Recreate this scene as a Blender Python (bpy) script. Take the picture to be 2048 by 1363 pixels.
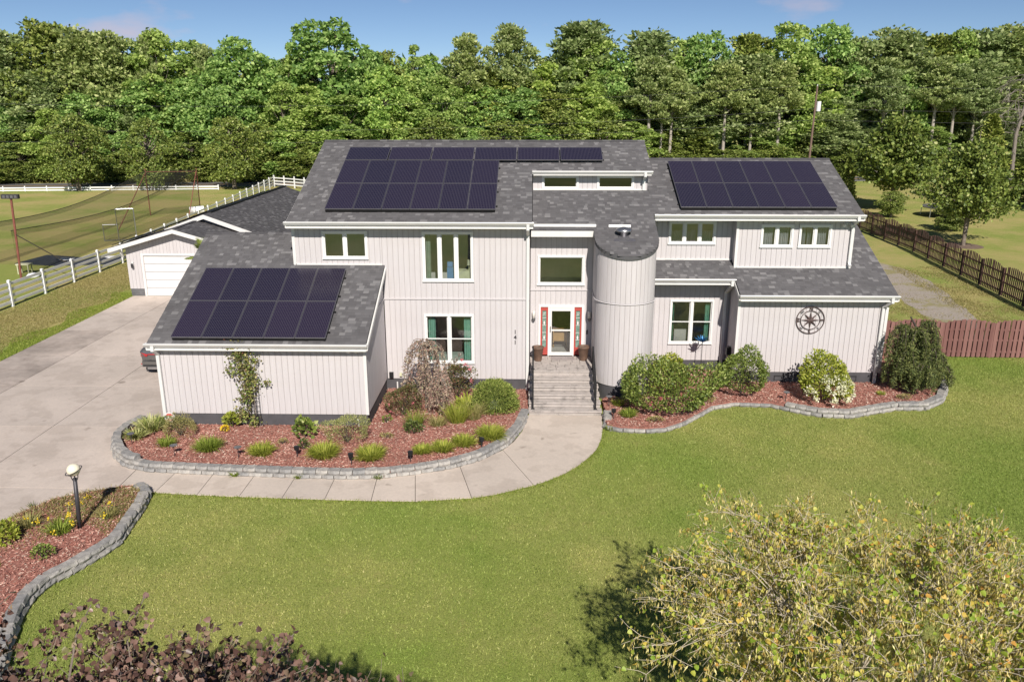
import bpy, bmesh, math, random
import numpy as np
from mathutils import Vector, Matrix, Euler

random.seed(7)
RNG = np.random.default_rng(11)
scene = bpy.context.scene
for o in list(bpy.data.objects):
    bpy.data.objects.remove(o, do_unlink=True)
COL = scene.collection

# ------------------------------------------------------------------ camera
CAM_H = 11.1
cam_d = bpy.data.cameras.new('camera')
cam = bpy.data.objects.new('camera', cam_d)
COL.objects.link(cam)
cam_d.sensor_fit = 'HORIZONTAL'
cam_d.sensor_width = 36.0
cam_d.lens = 36.0 * 1620.0 / 2048.0
cam_d.clip_start = 0.1
cam_d.clip_end = 5000.0
cam.location = (0, 0, CAM_H)
_right = Vector((0.99975318, 0.02129641, -0.00632821)); _right.z = 0; _right.normalize()
_fwd = Vector((-0.02221674, 0.95833862, -0.28476923)).normalized()
_up = _right.cross(_fwd).normalized()
_right = _fwd.cross(_up).normalized()
cam.rotation_euler = Matrix((_right, _up, -_fwd)).transposed().to_euler()
scene.camera = cam

# ------------------------------------------------------------------ light
SUN_TRAVEL = Vector((-0.165, 1.0, -0.80)).normalized()
SUN_EL = math.asin(-SUN_TRAVEL.z)
SUN_AZ = math.atan2(-SUN_TRAVEL.x, -SUN_TRAVEL.y)      # clockwise from +Y
sun_d = bpy.data.lights.new('sun', 'SUN')
sun_d.energy = 4.6
sun_d.angle = math.radians(0.53)
sun_d.color = (1.0, 0.93, 0.84)
sun = bpy.data.objects.new('sun', sun_d)
COL.objects.link(sun)
sun.location = (10, -40, 60)
sun.rotation_euler = SUN_TRAVEL.to_track_quat('-Z', 'Y').to_euler()

world = bpy.data.worlds.new('World')
scene.world = world
world.use_nodes = True
wn = world.node_tree
wn.nodes.clear()
w_out = wn.nodes.new('ShaderNodeOutputWorld')
w_bg = wn.nodes.new('ShaderNodeBackground')
w_sky = wn.nodes.new('ShaderNodeTexSky')
w_sky.sky_type = 'NISHITA'
w_sky.sun_disc = False
w_sky.sun_elevation = SUN_EL
w_sky.sun_rotation = SUN_AZ
w_sky.altitude = 200
w_sky.air_density = 0.55
w_sky.dust_density = 0.0
w_sky.ozone_density = 3.2
w_bg.inputs['Strength'].default_value = 0.064
# thin low clouds, the same kind all round the horizon
w_tc = wn.nodes.new('ShaderNodeTexCoord')
w_map = wn.nodes.new('ShaderNodeMapping')
w_map.inputs['Scale'].default_value = (1.0, 1.0, 2.6)
w_map.inputs['Location'].default_value = (0.37, 0.2, 0.1)
w_noise = wn.nodes.new('ShaderNodeTexNoise')
w_noise.inputs['Scale'].default_value = 6.5
w_noise.inputs['Detail'].default_value = 6.0
w_noise.inputs['Roughness'].default_value = 0.5
w_ramp = wn.nodes.new('ShaderNodeValToRGB')
w_ramp.color_ramp.elements[0].position = 0.60
w_ramp.color_ramp.elements[0].color = (0, 0, 0, 1)
w_ramp.color_ramp.elements[1].position = 0.74
w_ramp.color_ramp.elements[1].color = (0.62, 0.62, 0.62, 1)
w_mix = wn.nodes.new('ShaderNodeMixRGB')
w_mix.inputs['Color2'].default_value = (8.0, 6.6, 7.3, 1)
wl = wn.links.new
wl(w_tc.outputs['Generated'], w_map.inputs['Vector'])
wl(w_map.outputs['Vector'], w_noise.inputs['Vector'])
wl(w_noise.outputs['Fac'], w_ramp.inputs['Fac'])
wl(w_ramp.outputs['Color'], w_mix.inputs['Fac'])
wl(w_sky.outputs['Color'], w_mix.inputs['Color1'])
wl(w_mix.outputs['Color'], w_bg.inputs['Color'])
wl(w_bg.outputs['Background'], w_out.inputs['Surface'])

scene.view_settings.view_transform = 'Standard'
scene.view_settings.look = 'None'
scene.view_settings.gamma = 1.0
scene.view_settings.use_curve_mapping = False
scene.view_settings.exposure = 0.35
scene.render.engine = 'CYCLES'
scene.render.resolution_x = 1024
scene.render.resolution_y = 681
scene.cycles.transparent_max_bounces = 24
scene.cycles.max_bounces = 8

# ------------------------------------------------------------------ materials
MATS = {}
def new_mat(name):
    m = bpy.data.materials.new(name)
    m.use_nodes = True
    nt = m.node_tree
    b = nt.nodes['Principled BSDF']
    MATS[name] = m
    return m, nt, b

def ramp_node(nt, cols):
    r = nt.nodes.new('ShaderNodeValToRGB')
    cr = r.color_ramp
    while len(cr.elements) < len(cols):
        cr.elements.new(0.5)
    for e, (p, c) in zip(cr.elements, cols):
        e.position = p
        e.color = (c[0], c[1], c[2], 1)
    return r

def obj_coord(nt):
    t = nt.nodes.new('ShaderNodeTexCoord')
    return t.outputs['Object']

def noise(nt, scale, detail=4, rough=0.55, vec=None):
    n = nt.nodes.new('ShaderNodeTexNoise')
    n.inputs['Scale'].default_value = scale
    n.inputs['Detail'].default_value = detail
    n.inputs['Roughness'].default_value = rough
    nt.links.new(vec if vec is not None else obj_coord(nt), n.inputs['Vector'])
    return n.outputs['Fac']

def mixc(nt, fac, a, b, mode='MIX'):
    m = nt.nodes.new('ShaderNodeMixRGB')
    m.blend_type = mode
    for key, v in (('Fac', fac), ('Color1', a), ('Color2', b)):
        s = m.inputs[key]
        if hasattr(v, 'is_linked'):
            nt.links.new(v, s)
        elif key == 'Fac':
            s.default_value = v
        else:
            s.default_value = (v[0], v[1], v[2], 1)
    return m.outputs['Color']

def bump(nt, b, height, strength=0.3, dist=0.02):
    n = nt.nodes.new('ShaderNodeBump')
    n.inputs['Strength'].default_value = strength
    n.inputs['Distance'].default_value = dist
    nt.links.new(height, n.inputs['Height'])
    nt.links.new(n.outputs['Normal'], b.inputs['Normal'])

def simple(name, col, rough=0.7, var=0.12, scale=3.0, metallic=0.0, spec=0.4, bscale=None, bstr=0.2):
    m, nt, b = new_mat(name)
    lo = [c * (1 - var) for c in col]
    hi = [min(1, c * (1 + var)) for c in col]
    r = ramp_node(nt, [(0.3, lo), (0.7, hi)])
    nt.links.new(noise(nt, scale, 5), r.inputs['Fac'])
    nt.links.new(r.outputs['Color'], b.inputs['Base Color'])
    b.inputs['Roughness'].default_value = rough
    b.inputs['Metallic'].default_value = metallic
    b.inputs['Specular IOR Level'].default_value = spec
    if bscale:
        bump(nt, b, noise(nt, bscale, 4), bstr, 0.01)
    return m

def island(name, cols, rough=0.6, trans=0.0, spec=0.3, big=None, objvar=0.0):
    """colour picked per piece (leaf, chip, shingle) from a ramp"""
    m, nt, b = new_mat(name)
    g = nt.nodes.new('ShaderNodeNewGeometry')
    r = ramp_node(nt, cols)
    nt.links.new(g.outputs['Random Per Island'], r.inputs['Fac'])
    col = r.outputs['Color']
    if big:
        rr = ramp_node(nt, [(0.35, (big[1],) * 3), (0.65, (1.0, 1.0, 1.0))]) if len(big) == 2 else ramp_node(nt, big[1])
        nt.links.new(noise(nt, big[0], 3), rr.inputs['Fac'])
        col = mixc(nt, 1.0, col, rr.outputs['Color'], 'MULTIPLY')
    if objvar:
        oi = nt.nodes.new('ShaderNodeObjectInfo')
        r2 = ramp_node(nt, [(0.0, (1 - objvar, 1 - objvar * 0.8, 1 - objvar)), (0.5, (1, 1, 1)), (1.0, (1 + objvar * 1.1, 1 + objvar * 0.75, 1 - objvar * 0.2))])
        nt.links.new(oi.outputs['Random'], r2.inputs['Fac'])
        col = mixc(nt, 1.0, col, r2.outputs['Color'], 'MULTIPLY')
    nt.links.new(col, b.inputs['Base Color'])
    b.inputs['Roughness'].default_value = rough
    b.inputs['Specular IOR Level'].default_value = spec
    if trans:
        out = nt.nodes['Material Output']
        t = nt.nodes.new('ShaderNodeBsdfTranslucent')
        nt.links.new(col, t.inputs['Color'])
        mx = nt.nodes.new('ShaderNodeMixShader')
        mx.inputs['Fac'].default_value = trans
        nt.links.new(b.outputs['BSDF'], mx.inputs[1])
        nt.links.new(t.outputs['BSDF'], mx.inputs[2])
        nt.links.new(mx.outputs['Shader'], out.inputs['Surface'])
    return m

def glass_mat(name, tint=(0.75, 0.8, 0.78), base=0.10):
    m, nt, b = new_mat(name)
    out = nt.nodes['Material Output']
    gl = nt.nodes.new('ShaderNodeBsdfGlossy')
    gl.inputs['Roughness'].default_value = 0.015
    gl.inputs['Color'].default_value = (0.95, 0.97, 0.96, 1)
    tr = nt.nodes.new('ShaderNodeBsdfTransparent')
    tr.inputs['Color'].default_value = (*tint, 1)
    lw = nt.nodes.new('ShaderNodeLayerWeight')
    lw.inputs['Blend'].default_value = 0.5
    pw = nt.nodes.new('ShaderNodeMath'); pw.operation = 'POWER'; pw.inputs[1].default_value = 4.0
    nt.links.new(lw.outputs['Facing'], pw.inputs[0])
    ad = nt.nodes.new('ShaderNodeMath'); ad.operation = 'MULTIPLY_ADD'
    ad.inputs[1].default_value = 0.8
    ad.inputs[2].default_value = base
    nt.links.new(pw.outputs[0], ad.inputs[0])
    mx = nt.nodes.new('ShaderNodeMixShader')
    nt.links.new(ad.outputs[0], mx.inputs['Fac'])
    nt.links.new(tr.outputs[0], mx.inputs[1])
    nt.links.new(gl.outputs[0], mx.inputs[2])
    nt.links.new(mx.outputs[0], out.inputs['Surface'])
    nt.nodes.remove(b)
    return m

def make_materials():
    # painted vertical siding, very pale pinkish grey
    m, nt, b = new_mat('siding')
    oi = nt.nodes.new('ShaderNodeObjectInfo')
    r = ramp_node(nt, [(0.0, (0.545, 0.518, 0.528)), (1.0, (0.562, 0.536, 0.547))])
    nt.links.new(oi.outputs['Random'], r.inputs['Fac'])
    st = ramp_node(nt, [(0.25, (0.90, 0.89, 0.88)), (0.6, (1, 1, 1))])
    mp = nt.nodes.new('ShaderNodeMapping')
    mp.inputs['Scale'].default_value = (7, 7, 0.7)
    nt.links.new(obj_coord(nt), mp.inputs['Vector'])
    nt.links.new(noise(nt, 1.0, 5, 0.6, mp.outputs['Vector']), st.inputs['Fac'])
    nt.links.new(mixc(nt, 1.0, r.outputs['Color'], st.outputs['Color'], 'MULTIPLY'), b.inputs['Base Color'])
    b.inputs['Roughness'].default_value = 0.75
    mp2 = nt.nodes.new('ShaderNodeMapping')
    mp2.inputs['Scale'].default_value = (60, 60, 3)
    nt.links.new(obj_coord(nt), mp2.inputs['Vector'])
    bump(nt, b, noise(nt, 1.0, 3, 0.6, mp2.outputs['Vector']), 0.25, 0.004)
    simple('groove', (0.38, 0.355, 0.355), 0.9, 0.1)  # same paint as the boards; groove shade put into this darker colour
    simple('trim', (0.68, 0.67, 0.655), 0.5, 0.04, 2.0)
    simple('gutter', (0.66, 0.66, 0.65), 0.35, 0.04, 1.5, spec=0.5)
    simple('vinyl', (0.72, 0.72, 0.71), 0.35, 0.03, 1.5)
    simple('foundation', (0.075, 0.073, 0.08), 0.8, 0.18, 2.5, bscale=40, bstr=0.15)
    simple('dark_metal', (0.022, 0.022, 0.024), 0.45, 0.2, 8, metallic=0.2)
    simple('grey_metal', (0.20, 0.20, 0.21), 0.45, 0.15, 6, metallic=0.5)
    simple('steel', (0.45, 0.45, 0.46), 0.32, 0.08, 6, metallic=0.9)
    simple('red_door', (0.40, 0.068, 0.055), 0.5, 0.1, 5)
    simple('room', (0.44, 0.42, 0.41), 0.9, 0.2, 1.2)
    simple('room_pale', (0.42, 0.40, 0.37), 0.9, 0.2, 1.2)
    simple('curtain_green', (0.28, 0.52, 0.42), 0.9, 0.12, 4)
    simple('curtain_sage', (0.36, 0.42, 0.36), 0.9, 0.12, 4)
    simple('curtain_lilac', (0.42, 0.33, 0.47), 0.9, 0.12, 4)
    simple('blind', (0.30, 0.30, 0.33), 0.9, 0.12, 4)
    simple('chair_blue', (0.10, 0.22, 0.42), 0.8, 0.12, 4)
    simple('chair_cream', (0.55, 0.55, 0.38), 0.8, 0.12, 4)
    simple('sofa', (0.09, 0.06, 0.055), 0.8, 0.15, 4)
    simple('wood_table', (0.45, 0.26, 0.10), 0.6, 0.2, 6)
    glass_mat('glass', (0.80, 0.85, 0.85), 0.19)
    glass_mat('glass_dark', (0.42, 0.50, 0.48), 0.10)
    simple('leaded', (0.16, 0.26, 0.22), 0.15, 0.35, 14, spec=0.9)
    simple('white_enamel', (0.70, 0.69, 0.68), 0.4, 0.03, 1)
    # shingles, colour per tab
    m = island('shingle', [(0.0, (0.090, 0.087, 0.092)), (0.5, (0.108, 0.105, 0.110)), (0.80, (0.117, 0.113, 0.119)), (0.87, (0.145, 0.142, 0.147)), (1.0, (0.189, 0.184, 0.189))], 0.92, 0, 0.2, (0.5, 0.88))
    nt = m.node_tree
    bump(nt, nt.nodes['Principled BSDF'], noise(nt, 90, 3), 0.5, 0.006)
    simple('roof_deck', (0.085, 0.085, 0.09), 0.9, 0.15, 3)
    # solar cells: dark blue with fine busbars
    m, nt, b = new_mat('solar_cell')
    t = nt.nodes.new('ShaderNodeTexCoord')
    sx = nt.nodes.new('ShaderNodeSeparateXYZ')
    nt.links.new(t.outputs['Object'], sx.inputs[0])
    def stripe(sock, freq, lo, hi):
        a = nt.nodes.new('ShaderNodeMath'); a.operation = 'MULTIPLY'; a.inputs[1].default_value = freq
        nt.links.new(sock, a.inputs[0])
        f = nt.nodes.new('ShaderNodeMath'); f.operation = 'FRACT'
        nt.links.new(a.outputs[0], f.inputs[0])
        r = ramp_node(nt, [(lo, (0, 0, 0)), (hi, (1, 1, 1))])
        r.color_ramp.interpolation = 'CONSTANT'
        nt.links.new(f.outputs[0], r.inputs['Fac'])
        return r.outputs['Color']
    s1 = stripe(sx.outputs['X'], 17.0, 0.0, 0.72)
    s2 = stripe(sx.outputs['Y'], 5.9, 0.0, 0.94)
    base = mixc(nt, 0.5, (0.012, 0.010, 0.026), (0.016, 0.013, 0.034))
    oi = nt.nodes.new('ShaderNodeObjectInfo')
    base = mixc(nt, oi.outputs['Random'], (0.010, 0.009, 0.024), (0.020, 0.014, 0.034))
    c1 = mixc(nt, s1, base, (0.062, 0.055, 0.075))
    c2 = mixc(nt, s2, c1, (0.04, 0.038, 0.05))
    nt.links.new(c2, b.inputs['Base Color'])
    b.inputs['Roughness'].default_value = 0.22
    b.inputs['Specular IOR Level'].default_value = 0.5
    simple('panel_frame', (0.21, 0.205, 0.225), 0.4, 0.1, 4, metallic=0.6)
    simple('panel_black', (0.008, 0.008, 0.009), 0.6, 0.1, 4)
    # concrete
    def concrete(name, c, stain=0.72):
        m, nt, b = new_mat(name)
        n1 = ramp_node(nt, [(0.35, [x * stain for x in c]), (0.62, c)])
        nt.links.new(noise(nt, 0.23, 8, 0.68), n1.inputs['Fac'])
        n2 = ramp_node(nt, [(0.3, (0.90, 0.90, 0.90)), (0.7, (1.06, 1.05, 1.04))])
        nt.links.new(noise(nt, 14, 6, 0.7), n2.inputs['Fac'])
        n3 = ramp_node(nt, [(0.44, (0.70, 0.68, 0.66)), (0.50, (1, 1, 1))])
        nt.links.new(noise(nt, 0.9, 7, 0.6), n3.inputs['Fac'])
        col = mixc(nt, 1.0, n1.outputs['Color'], n2.outputs['Color'], 'MULTIPLY')
        col = mixc(nt, 0.35, col, mixc(nt, 1.0, col, n3.outputs['Color'], 'MULTIPLY'))
        n4 = ramp_node(nt, [(0.70, (1, 1, 1)), (0.76, (0.62, 0.60, 0.58))])
        nt.links.new(noise(nt, 1.7, 2, 0.4), n4.inputs['Fac'])
        col = mixc(nt, 1.0, col, n4.outputs['Color'], 'MULTIPLY')
        oi = nt.nodes.new('ShaderNodeObjectInfo')
        r2 = ramp_node(nt, [(0, (0.93, 0.93, 0.93)), (1, (1.04, 1.03, 1.02))])
        nt.links.new(oi.outputs['Random'], r2.inputs['Fac'])
        col = mixc(nt, 1.0, col, r2.outputs['Color'], 'MULTIPLY')
        nt.links.new(col, b.inputs['Base Color'])
        b.inputs['Roughness'].default_value = 0.9
        bump(nt, b, noise(nt, 60, 4, 0.7), 0.25, 0.006)
    concrete('concrete', (0.585, 0.510, 0.455), 0.82)
    concrete('concrete_walk', (0.60, 0.525, 0.46), 0.88)
    concrete('concrete_old', (0.55, 0.475, 0.425), 0.50)
    simple('joint', (0.11, 0.095, 0.08), 0.95, 0.2, 6)
    m, nt, b = new_mat('stamped')
    c1 = ramp_node(nt, [(0.30, (0.16, 0.145, 0.14)), (0.46, (0.40, 0.36, 0.335)), (0.75, (0.50, 0.45, 0.42))])
    nt.links.new(noise(nt, 3.4, 8, 0.72), c1.inputs['Fac'])
    nt.links.new(c1.outputs['Color'], b.inputs['Base Color'])
    b.inputs['Roughness'].default_value = 0.85
    bump(nt, b, noise(nt, 22, 5, 0.7), 0.4, 0.012)
    # stone blocks
    m, nt, b = new_mat('stone')
    c1 = ramp_node(nt, [(0.3, (0.17, 0.165, 0.165)), (0.52, (0.34, 0.33, 0.315)), (0.8, (0.50, 0.48, 0.45))])
    nt.links.new(noise(nt, 5.5, 8, 0.7), c1.inputs['Fac'])
    oi = nt.nodes.new('ShaderNodeObjectInfo')
    r2 = ramp_node(nt, [(0, (0.75, 0.76, 0.78)), (1, (1.15, 1.12, 1.08))])
    nt.links.new(oi.outputs['Random'], r2.inputs['Fac'])
    nt.links.new(mixc(nt, 1.0, c1.outputs['Color'], r2.outputs['Color'], 'MULTIPLY'), b.inputs['Base Color'])
    b.inputs['Roughness'].default_value = 0.95
    bump(nt, b, noise(nt, 30, 6, 0.75), 0.7, 0.02)
    # mulch
    simple('mulch_base', (0.31, 0.135, 0.105), 0.95, 0.35, 14, bscale=30, bstr=0.8)
    island('mulch_chip', [(0, (0.20, 0.075, 0.058)), (0.3, (0.40, 0.175, 0.138)), (0.6, (0.50, 0.26, 0.21)), (0.82, (0.58, 0.37, 0.30)), (1, (0.66, 0.55, 0.45))], 0.9, 0, 0.2, (0.5, 0.8))
    # lawn
    LAWN_TINT = [(0.38, (0.82, 0.95, 0.68)), (0.46, (0.96, 1.01, 0.84)), (0.53, (1.06, 1.05, 0.97)), (0.61, (1.26, 1.16, 1.18))]
    m, nt, b = new_mat('lawn')
    t = nt.nodes.new('ShaderNodeTexCoord')
    co = t.outputs['Object']
    sx = nt.nodes.new('ShaderNodeSeparateXYZ')
    nt.links.new(co, sx.inputs[0])
    fine = noise(nt, 26, 6, 0.8, co)
    mid = noise(nt, 1.6, 5, 0.6, co)
    big = noise(nt, 0.16, 5, 0.6, co)
    vbig = noise(nt, 0.045, 3, 0.5, co)
    green = ramp_node(nt, [(0.28, (0.125, 0.155, 0.037)), (0.5, (0.27, 0.302, 0.088)), (0.72, (0.42, 0.435, 0.16))])
    nt.links.new(fine, green.inputs['Fac'])
    tint = ramp_node(nt, LAWN_TINT)
    nt.links.new(big, tint.inputs['Fac'])
    col = mixc(nt, 1.0, green.outputs['Color'], tint.outputs['Color'], 'MULTIPLY')
    dry = ramp_node(nt, [(0.28, (0.22, 0.185, 0.07)), (0.5, (0.41, 0.34, 0.14)), (0.75, (0.56, 0.47, 0.22))])
    nt.links.new(fine, dry.inputs['Fac'])
    def smooth(sock, a, bb):
        mr = nt.nodes.new('ShaderNodeMapRange')
        mr.interpolation_type = 'SMOOTHSTEP'
        mr.inputs['From Min'].default_value = a
        mr.inputs['From Max'].default_value = bb
        nt.links.new(sock, mr.inputs['Value'])
        return mr.outputs['Result']
    def mth(op, a, bb):
        n = nt.nodes.new('ShaderNodeMath'); n.operation = op
        for i, v in enumerate((a, bb)):
            if hasattr(v, 'is_linked'):
                nt.links.new(v, n.inputs[i])
            else:
                n.inputs[i].default_value = v
        return n.outputs[0]
    left = smooth(sx.outputs['X'], -24.2, -25.6)         # strip and field beyond the drive
    back = smooth(sx.outputs['Y'], 36.5, 40.0)           # yards behind the fences
    zone = mth('MAXIMUM', left, mth('MULTIPLY', back, 0.85))
    pat = mth('ADD', mth('MULTIPLY', mid, 0.45), mth('MULTIPLY', big, 0.75))
    patch = smooth(pat, 0.50, 0.72)
    dfac = mth('MULTIPLY', zone, mth('ADD', mth('MULTIPLY', patch, 0.75), 0.18))
    yard = mth('MULTIPLY', smooth(mth('ADD', mid, mth('MULTIPLY', big, 0.6)), 0.86, 1.06), 0.35)
    dfac = mth('MAXIMUM', dfac, yard)
    nt.links.new(mixc(nt, dfac, col, dry.outputs['Color']), b.inputs['Base Color'])
    b.inputs['Roughness'].default_value = 0.95
    b.inputs['Specular IOR Level'].default_value = 0.1
    bump(nt, b, fine, 0.8, 0.05)
    island('grass_blade', [(0, (0.149, 0.196, 0.042)), (0.4, (0.259, 0.310, 0.080)), (0.75, (0.347, 0.391, 0.115)), (0.95, (0.440, 0.462, 0.165)), (1, (0.550, 0.539, 0.250))], 0.6, 0.25, 0.25, (0.16, LAWN_TINT, 0))
    island('dry_blade', [(0, (0.14, 0.14, 0.04)), (0.4, (0.25, 0.22, 0.08)), (0.8, (0.36, 0.30, 0.13)), (1, (0.48, 0.41, 0.22))], 0.7, 0.2, 0.2)
    island('lush_blade', [(0, (0.13, 0.19, 0.022)), (0.5, (0.23, 0.30, 0.04)), (1, (0.36, 0.41, 0.09))], 0.6, 0.25, 0.25)
    m, nt, b = new_mat('asphalt')
    r = ramp_node(nt, [(0.3, (0.085, 0.08, 0.08)), (0.7, (0.125, 0.12, 0.118))])
    nt.links.new(noise(nt, 0.5, 6, 0.7), r.inputs['Fac'])
    nt.links.new(r.outputs['Color'], b.inputs['Base Color'])
    b.inputs['Roughness'].default_value = 0.9
    simple('road_white', (0.7, 0.7, 0.68), 0.8, 0.1, 2)
    simple('road_yellow', (0.55, 0.30, 0.06), 0.8, 0.1, 2)
    m, nt, b = new_mat('gravel')
    r = ramp_node(nt, [(0.3, (0.20, 0.17, 0.135)), (0.5, (0.36, 0.31, 0.26)), (0.7, (0.50, 0.44, 0.38))])
    nt.links.new(noise(nt, 9, 6, 0.85), r.inputs['Fac'])
    gr = ramp_node(nt, [(0.3, (0.16, 0.15, 0.045)), (0.7, (0.38, 0.34, 0.13))])
    nt.links.new(noise(nt, 26, 5, 0.8), gr.inputs['Fac'])
    mk = ramp_node(nt, [(0.50, (0, 0, 0)), (0.60, (0.85, 0.85, 0.85))])
    nt.links.new(noise(nt, 0.55, 6, 0.7), mk.inputs['Fac'])
    nt.links.new(mixc(nt, mk.outputs['Color'], r.outputs['Color'], gr.outputs['Color']), b.inputs['Base Color'])
    b.inputs['Roughness'].default_value = 0.95
    bump(nt, b, noise(nt, 20, 4, 0.8), 0.8, 0.04)
    simple('soil', (0.17, 0.12, 0.09), 0.95, 0.3, 3)
    # vegetation
    island('leaf_oak', [(0, (0.140, 0.255, 0.067)), (0.5, (0.300, 0.471, 0.121)), (0.85, (0.474, 0.649, 0.197)), (1, (0.670, 0.805, 0.302))], 0.5, 0.42, 0.35, None, 0.16)
    island('leaf_light', [(0, (0.184, 0.278, 0.062)), (0.5, (0.354, 0.491, 0.124)), (0.85, (0.509, 0.638, 0.190)), (1, (0.735, 0.816, 0.311))], 0.5, 0.45, 0.3, None, 0.16)
    island('needle_pine', [(0, (0.143, 0.200, 0.068)), (0.5, (0.298, 0.382, 0.138)), (0.85, (0.442, 0.517, 0.218)), (1, (0.592, 0.633, 0.342))], 0.6, 0.32, 0.25, None, 0.16)
    island('needle_cedar', [(0, (0.118, 0.166, 0.035)), (0.6, (0.247, 0.306, 0.064)), (1, (0.408, 0.436, 0.130))], 0.6, 0.1, 0.2, None, 0.12)
    simple('bark', (0.20, 0.165, 0.135), 0.95, 0.35, 4, bscale=12, bstr=0.6)
    simple('bark_pale', (0.36, 0.32, 0.28), 0.95, 0.25, 4, bscale=12, bstr=0.5)
    simple('bark_dark', (0.075, 0.058, 0.048), 0.95, 0.3, 6)
    island('twig_grey', [(0, (0.16, 0.135, 0.115)), (1, (0.34, 0.30, 0.265))], 0.9)
    simple('twig_tan', (0.48, 0.42, 0.33), 0.9, 0.3, 3)
    island('leaf_yellow', [(0, (0.20, 0.32, 0.03)), (0.4, (0.36, 0.46, 0.06)), (0.7, (0.54, 0.54, 0.10)), (0.9, (0.66, 0.50, 0.10)), (1, (0.62, 0.30, 0.07))], 0.5, 0.3, 0.4)
    island('pod', [(0, (0.200, 0.159, 0.050)), (0.4, (0.450, 0.378, 0.121)), (0.8, (0.675, 0.573, 0.209)), (1, (0.825, 0.732, 0.352))], 0.55, 0.15, 0.4)
    island('leaf_purple', [(0, (0.075, 0.040, 0.032)), (0.45, (0.161, 0.092, 0.071)), (0.72, (0.276, 0.167, 0.132)), (0.86, (0.150, 0.150, 0.052)), (1, (0.391, 0.253, 0.196))], 0.42, 0.12, 0.5)
    island('leaf_shrub', [(0, (0.086, 0.130, 0.026)), (0.5, (0.188, 0.252, 0.048)), (0.9, (0.307, 0.365, 0.084)), (1, (0.443, 0.451, 0.167))], 0.5, 0.2, 0.4, None, 0.08)
    island('leaf_lime', [(0, (0.175, 0.225, 0.025)), (0.5, (0.325, 0.375, 0.050)), (1, (0.525, 0.525, 0.112))], 0.5, 0.3, 0.3)
    island('leaf_deep', [(0, (0.039, 0.063, 0.018)), (0.6, (0.098, 0.132, 0.033)), (1, (0.195, 0.217, 0.068))], 0.5, 0.12, 0.3)
    island('leaf_barberry', [(0, (0.083, 0.060, 0.033)), (0.4, (0.150, 0.128, 0.053)), (0.8, (0.135, 0.165, 0.053)), (1, (0.300, 0.120, 0.090))], 0.55, 0.15, 0.3)
    island('leaf_hay', [(0, (0.20, 0.19, 0.06)), (0.5, (0.34, 0.31, 0.11)), (1, (0.48, 0.43, 0.2))], 0.6, 0.2, 0.2)
    island('leaf_variegated', [(0, (0.14, 0.19, 0.05)), (0.4, (0.32, 0.35, 0.10)), (1, (0.56, 0.54, 0.26))], 0.5, 0.2, 0.3)
    island('leaf_weep', [(0, (0.194, 0.121, 0.089)), (0.4, (0.389, 0.276, 0.211)), (0.75, (0.518, 0.421, 0.308)), (1, (0.356, 0.356, 0.179))], 0.6, 0.15, 0.3)
    island('leaf_weep_red', [(0, (0.176, 0.095, 0.074)), (0.5, (0.365, 0.216, 0.176)), (1, (0.513, 0.365, 0.284))], 0.6, 0.15, 0.3)
    island('needle_spruce', [(0, (0.053, 0.075, 0.024)), (0.5, (0.120, 0.150, 0.042)), (1, (0.240, 0.255, 0.083))], 0.55, 0.1, 0.3)
    island('petal_pink', [(0, (0.50, 0.09, 0.12)), (1, (0.72, 0.26, 0.28))], 0.6, 0.2)
    island('petal_cream', [(0, (0.62, 0.62, 0.36)), (0.6, (0.78, 0.77, 0.56)), (1, (0.85, 0.84, 0.72))], 0.6, 0.2)
    island('petal_yellow', [(0, (0.72, 0.50, 0.02)), (1, (0.85, 0.68, 0.06))], 0.6, 0.2)
    # fences
    def wood(name, a, bcol):
        m, nt, b = new_mat(name)
        oi = nt.nodes.new('ShaderNodeObjectInfo')
        r = ramp_node(nt, [(0, a), (1, bcol)])
        nt.links.new(oi.outputs['Random'], r.inputs['Fac'])
        mp = nt.nodes.new('ShaderNodeMapping'); mp.inputs['Scale'].default_value = (20, 20, 1.2)
        nt.links.new(obj_coord(nt), mp.inputs['Vector'])
        g = ramp_node(nt, [(0.3, (0.7, 0.7, 0.7)), (0.7, (1.12, 1.12, 1.12))])
        nt.links.new(noise(nt, 1.0, 5, 0.65, mp.outputs['Vector']), g.inputs['Fac'])
        nt.links.new(mixc(nt, 1.0, r.outputs['Color'], g.outputs['Color'], 'MULTIPLY'), b.inputs['Base Color'])
        b.inputs['Roughness'].default_value = 0.85
    wood('wood_red', (0.185, 0.082, 0.072), (0.28, 0.140, 0.122))
    wood('wood_shaded', (0.085, 0.042, 0.036), (0.15, 0.080, 0.066))  # side fence: shade of the face turned from the sun, put into its colour
    wood('pole_wood', (0.19, 0.125, 0.10), (0.19, 0.125, 0.10))
    simple('fence_white', (0.80, 0.80, 0.80), 0.4, 0.04, 1.5)
    simple('terracotta_brown', (0.145, 0.088, 0.062), 0.6, 0.3, 5, bscale=14, bstr=0.3)
    simple('mat_grey', (0.30, 0.26, 0.255), 0.95, 0.2, 18)
    simple('lamp_globe', (0.80, 0.74, 0.58), 0.3, 0.05, 3)
    simple('sconce_glass', (0.78, 0.74, 0.68), 0.4, 0.05, 3)
    simple('post_bronze', (0.060, 0.058, 0.066), 0.45, 0.2, 6, metallic=0.3)
    simple('star_bronze', (0.115, 0.082, 0.078), 0.5, 0.2, 9, metallic=0.3)
    simple('rust_red', (0.22, 0.075, 0.055), 0.7, 0.2, 5)
    simple('sign_red', (0.60, 0.10, 0.10), 0.5, 0.05, 3)
    simple('sign_pink', (0.72, 0.36, 0.36), 0.5, 0.05, 3)
    simple('spinner_blue', (0.04, 0.16, 0.34), 0.35, 0.25, 9, metallic=0.5)
    simple('car_paint', (0.20, 0.195, 0.19), 0.28, 0.04, 2, metallic=0.65, spec=0.6)
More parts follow.
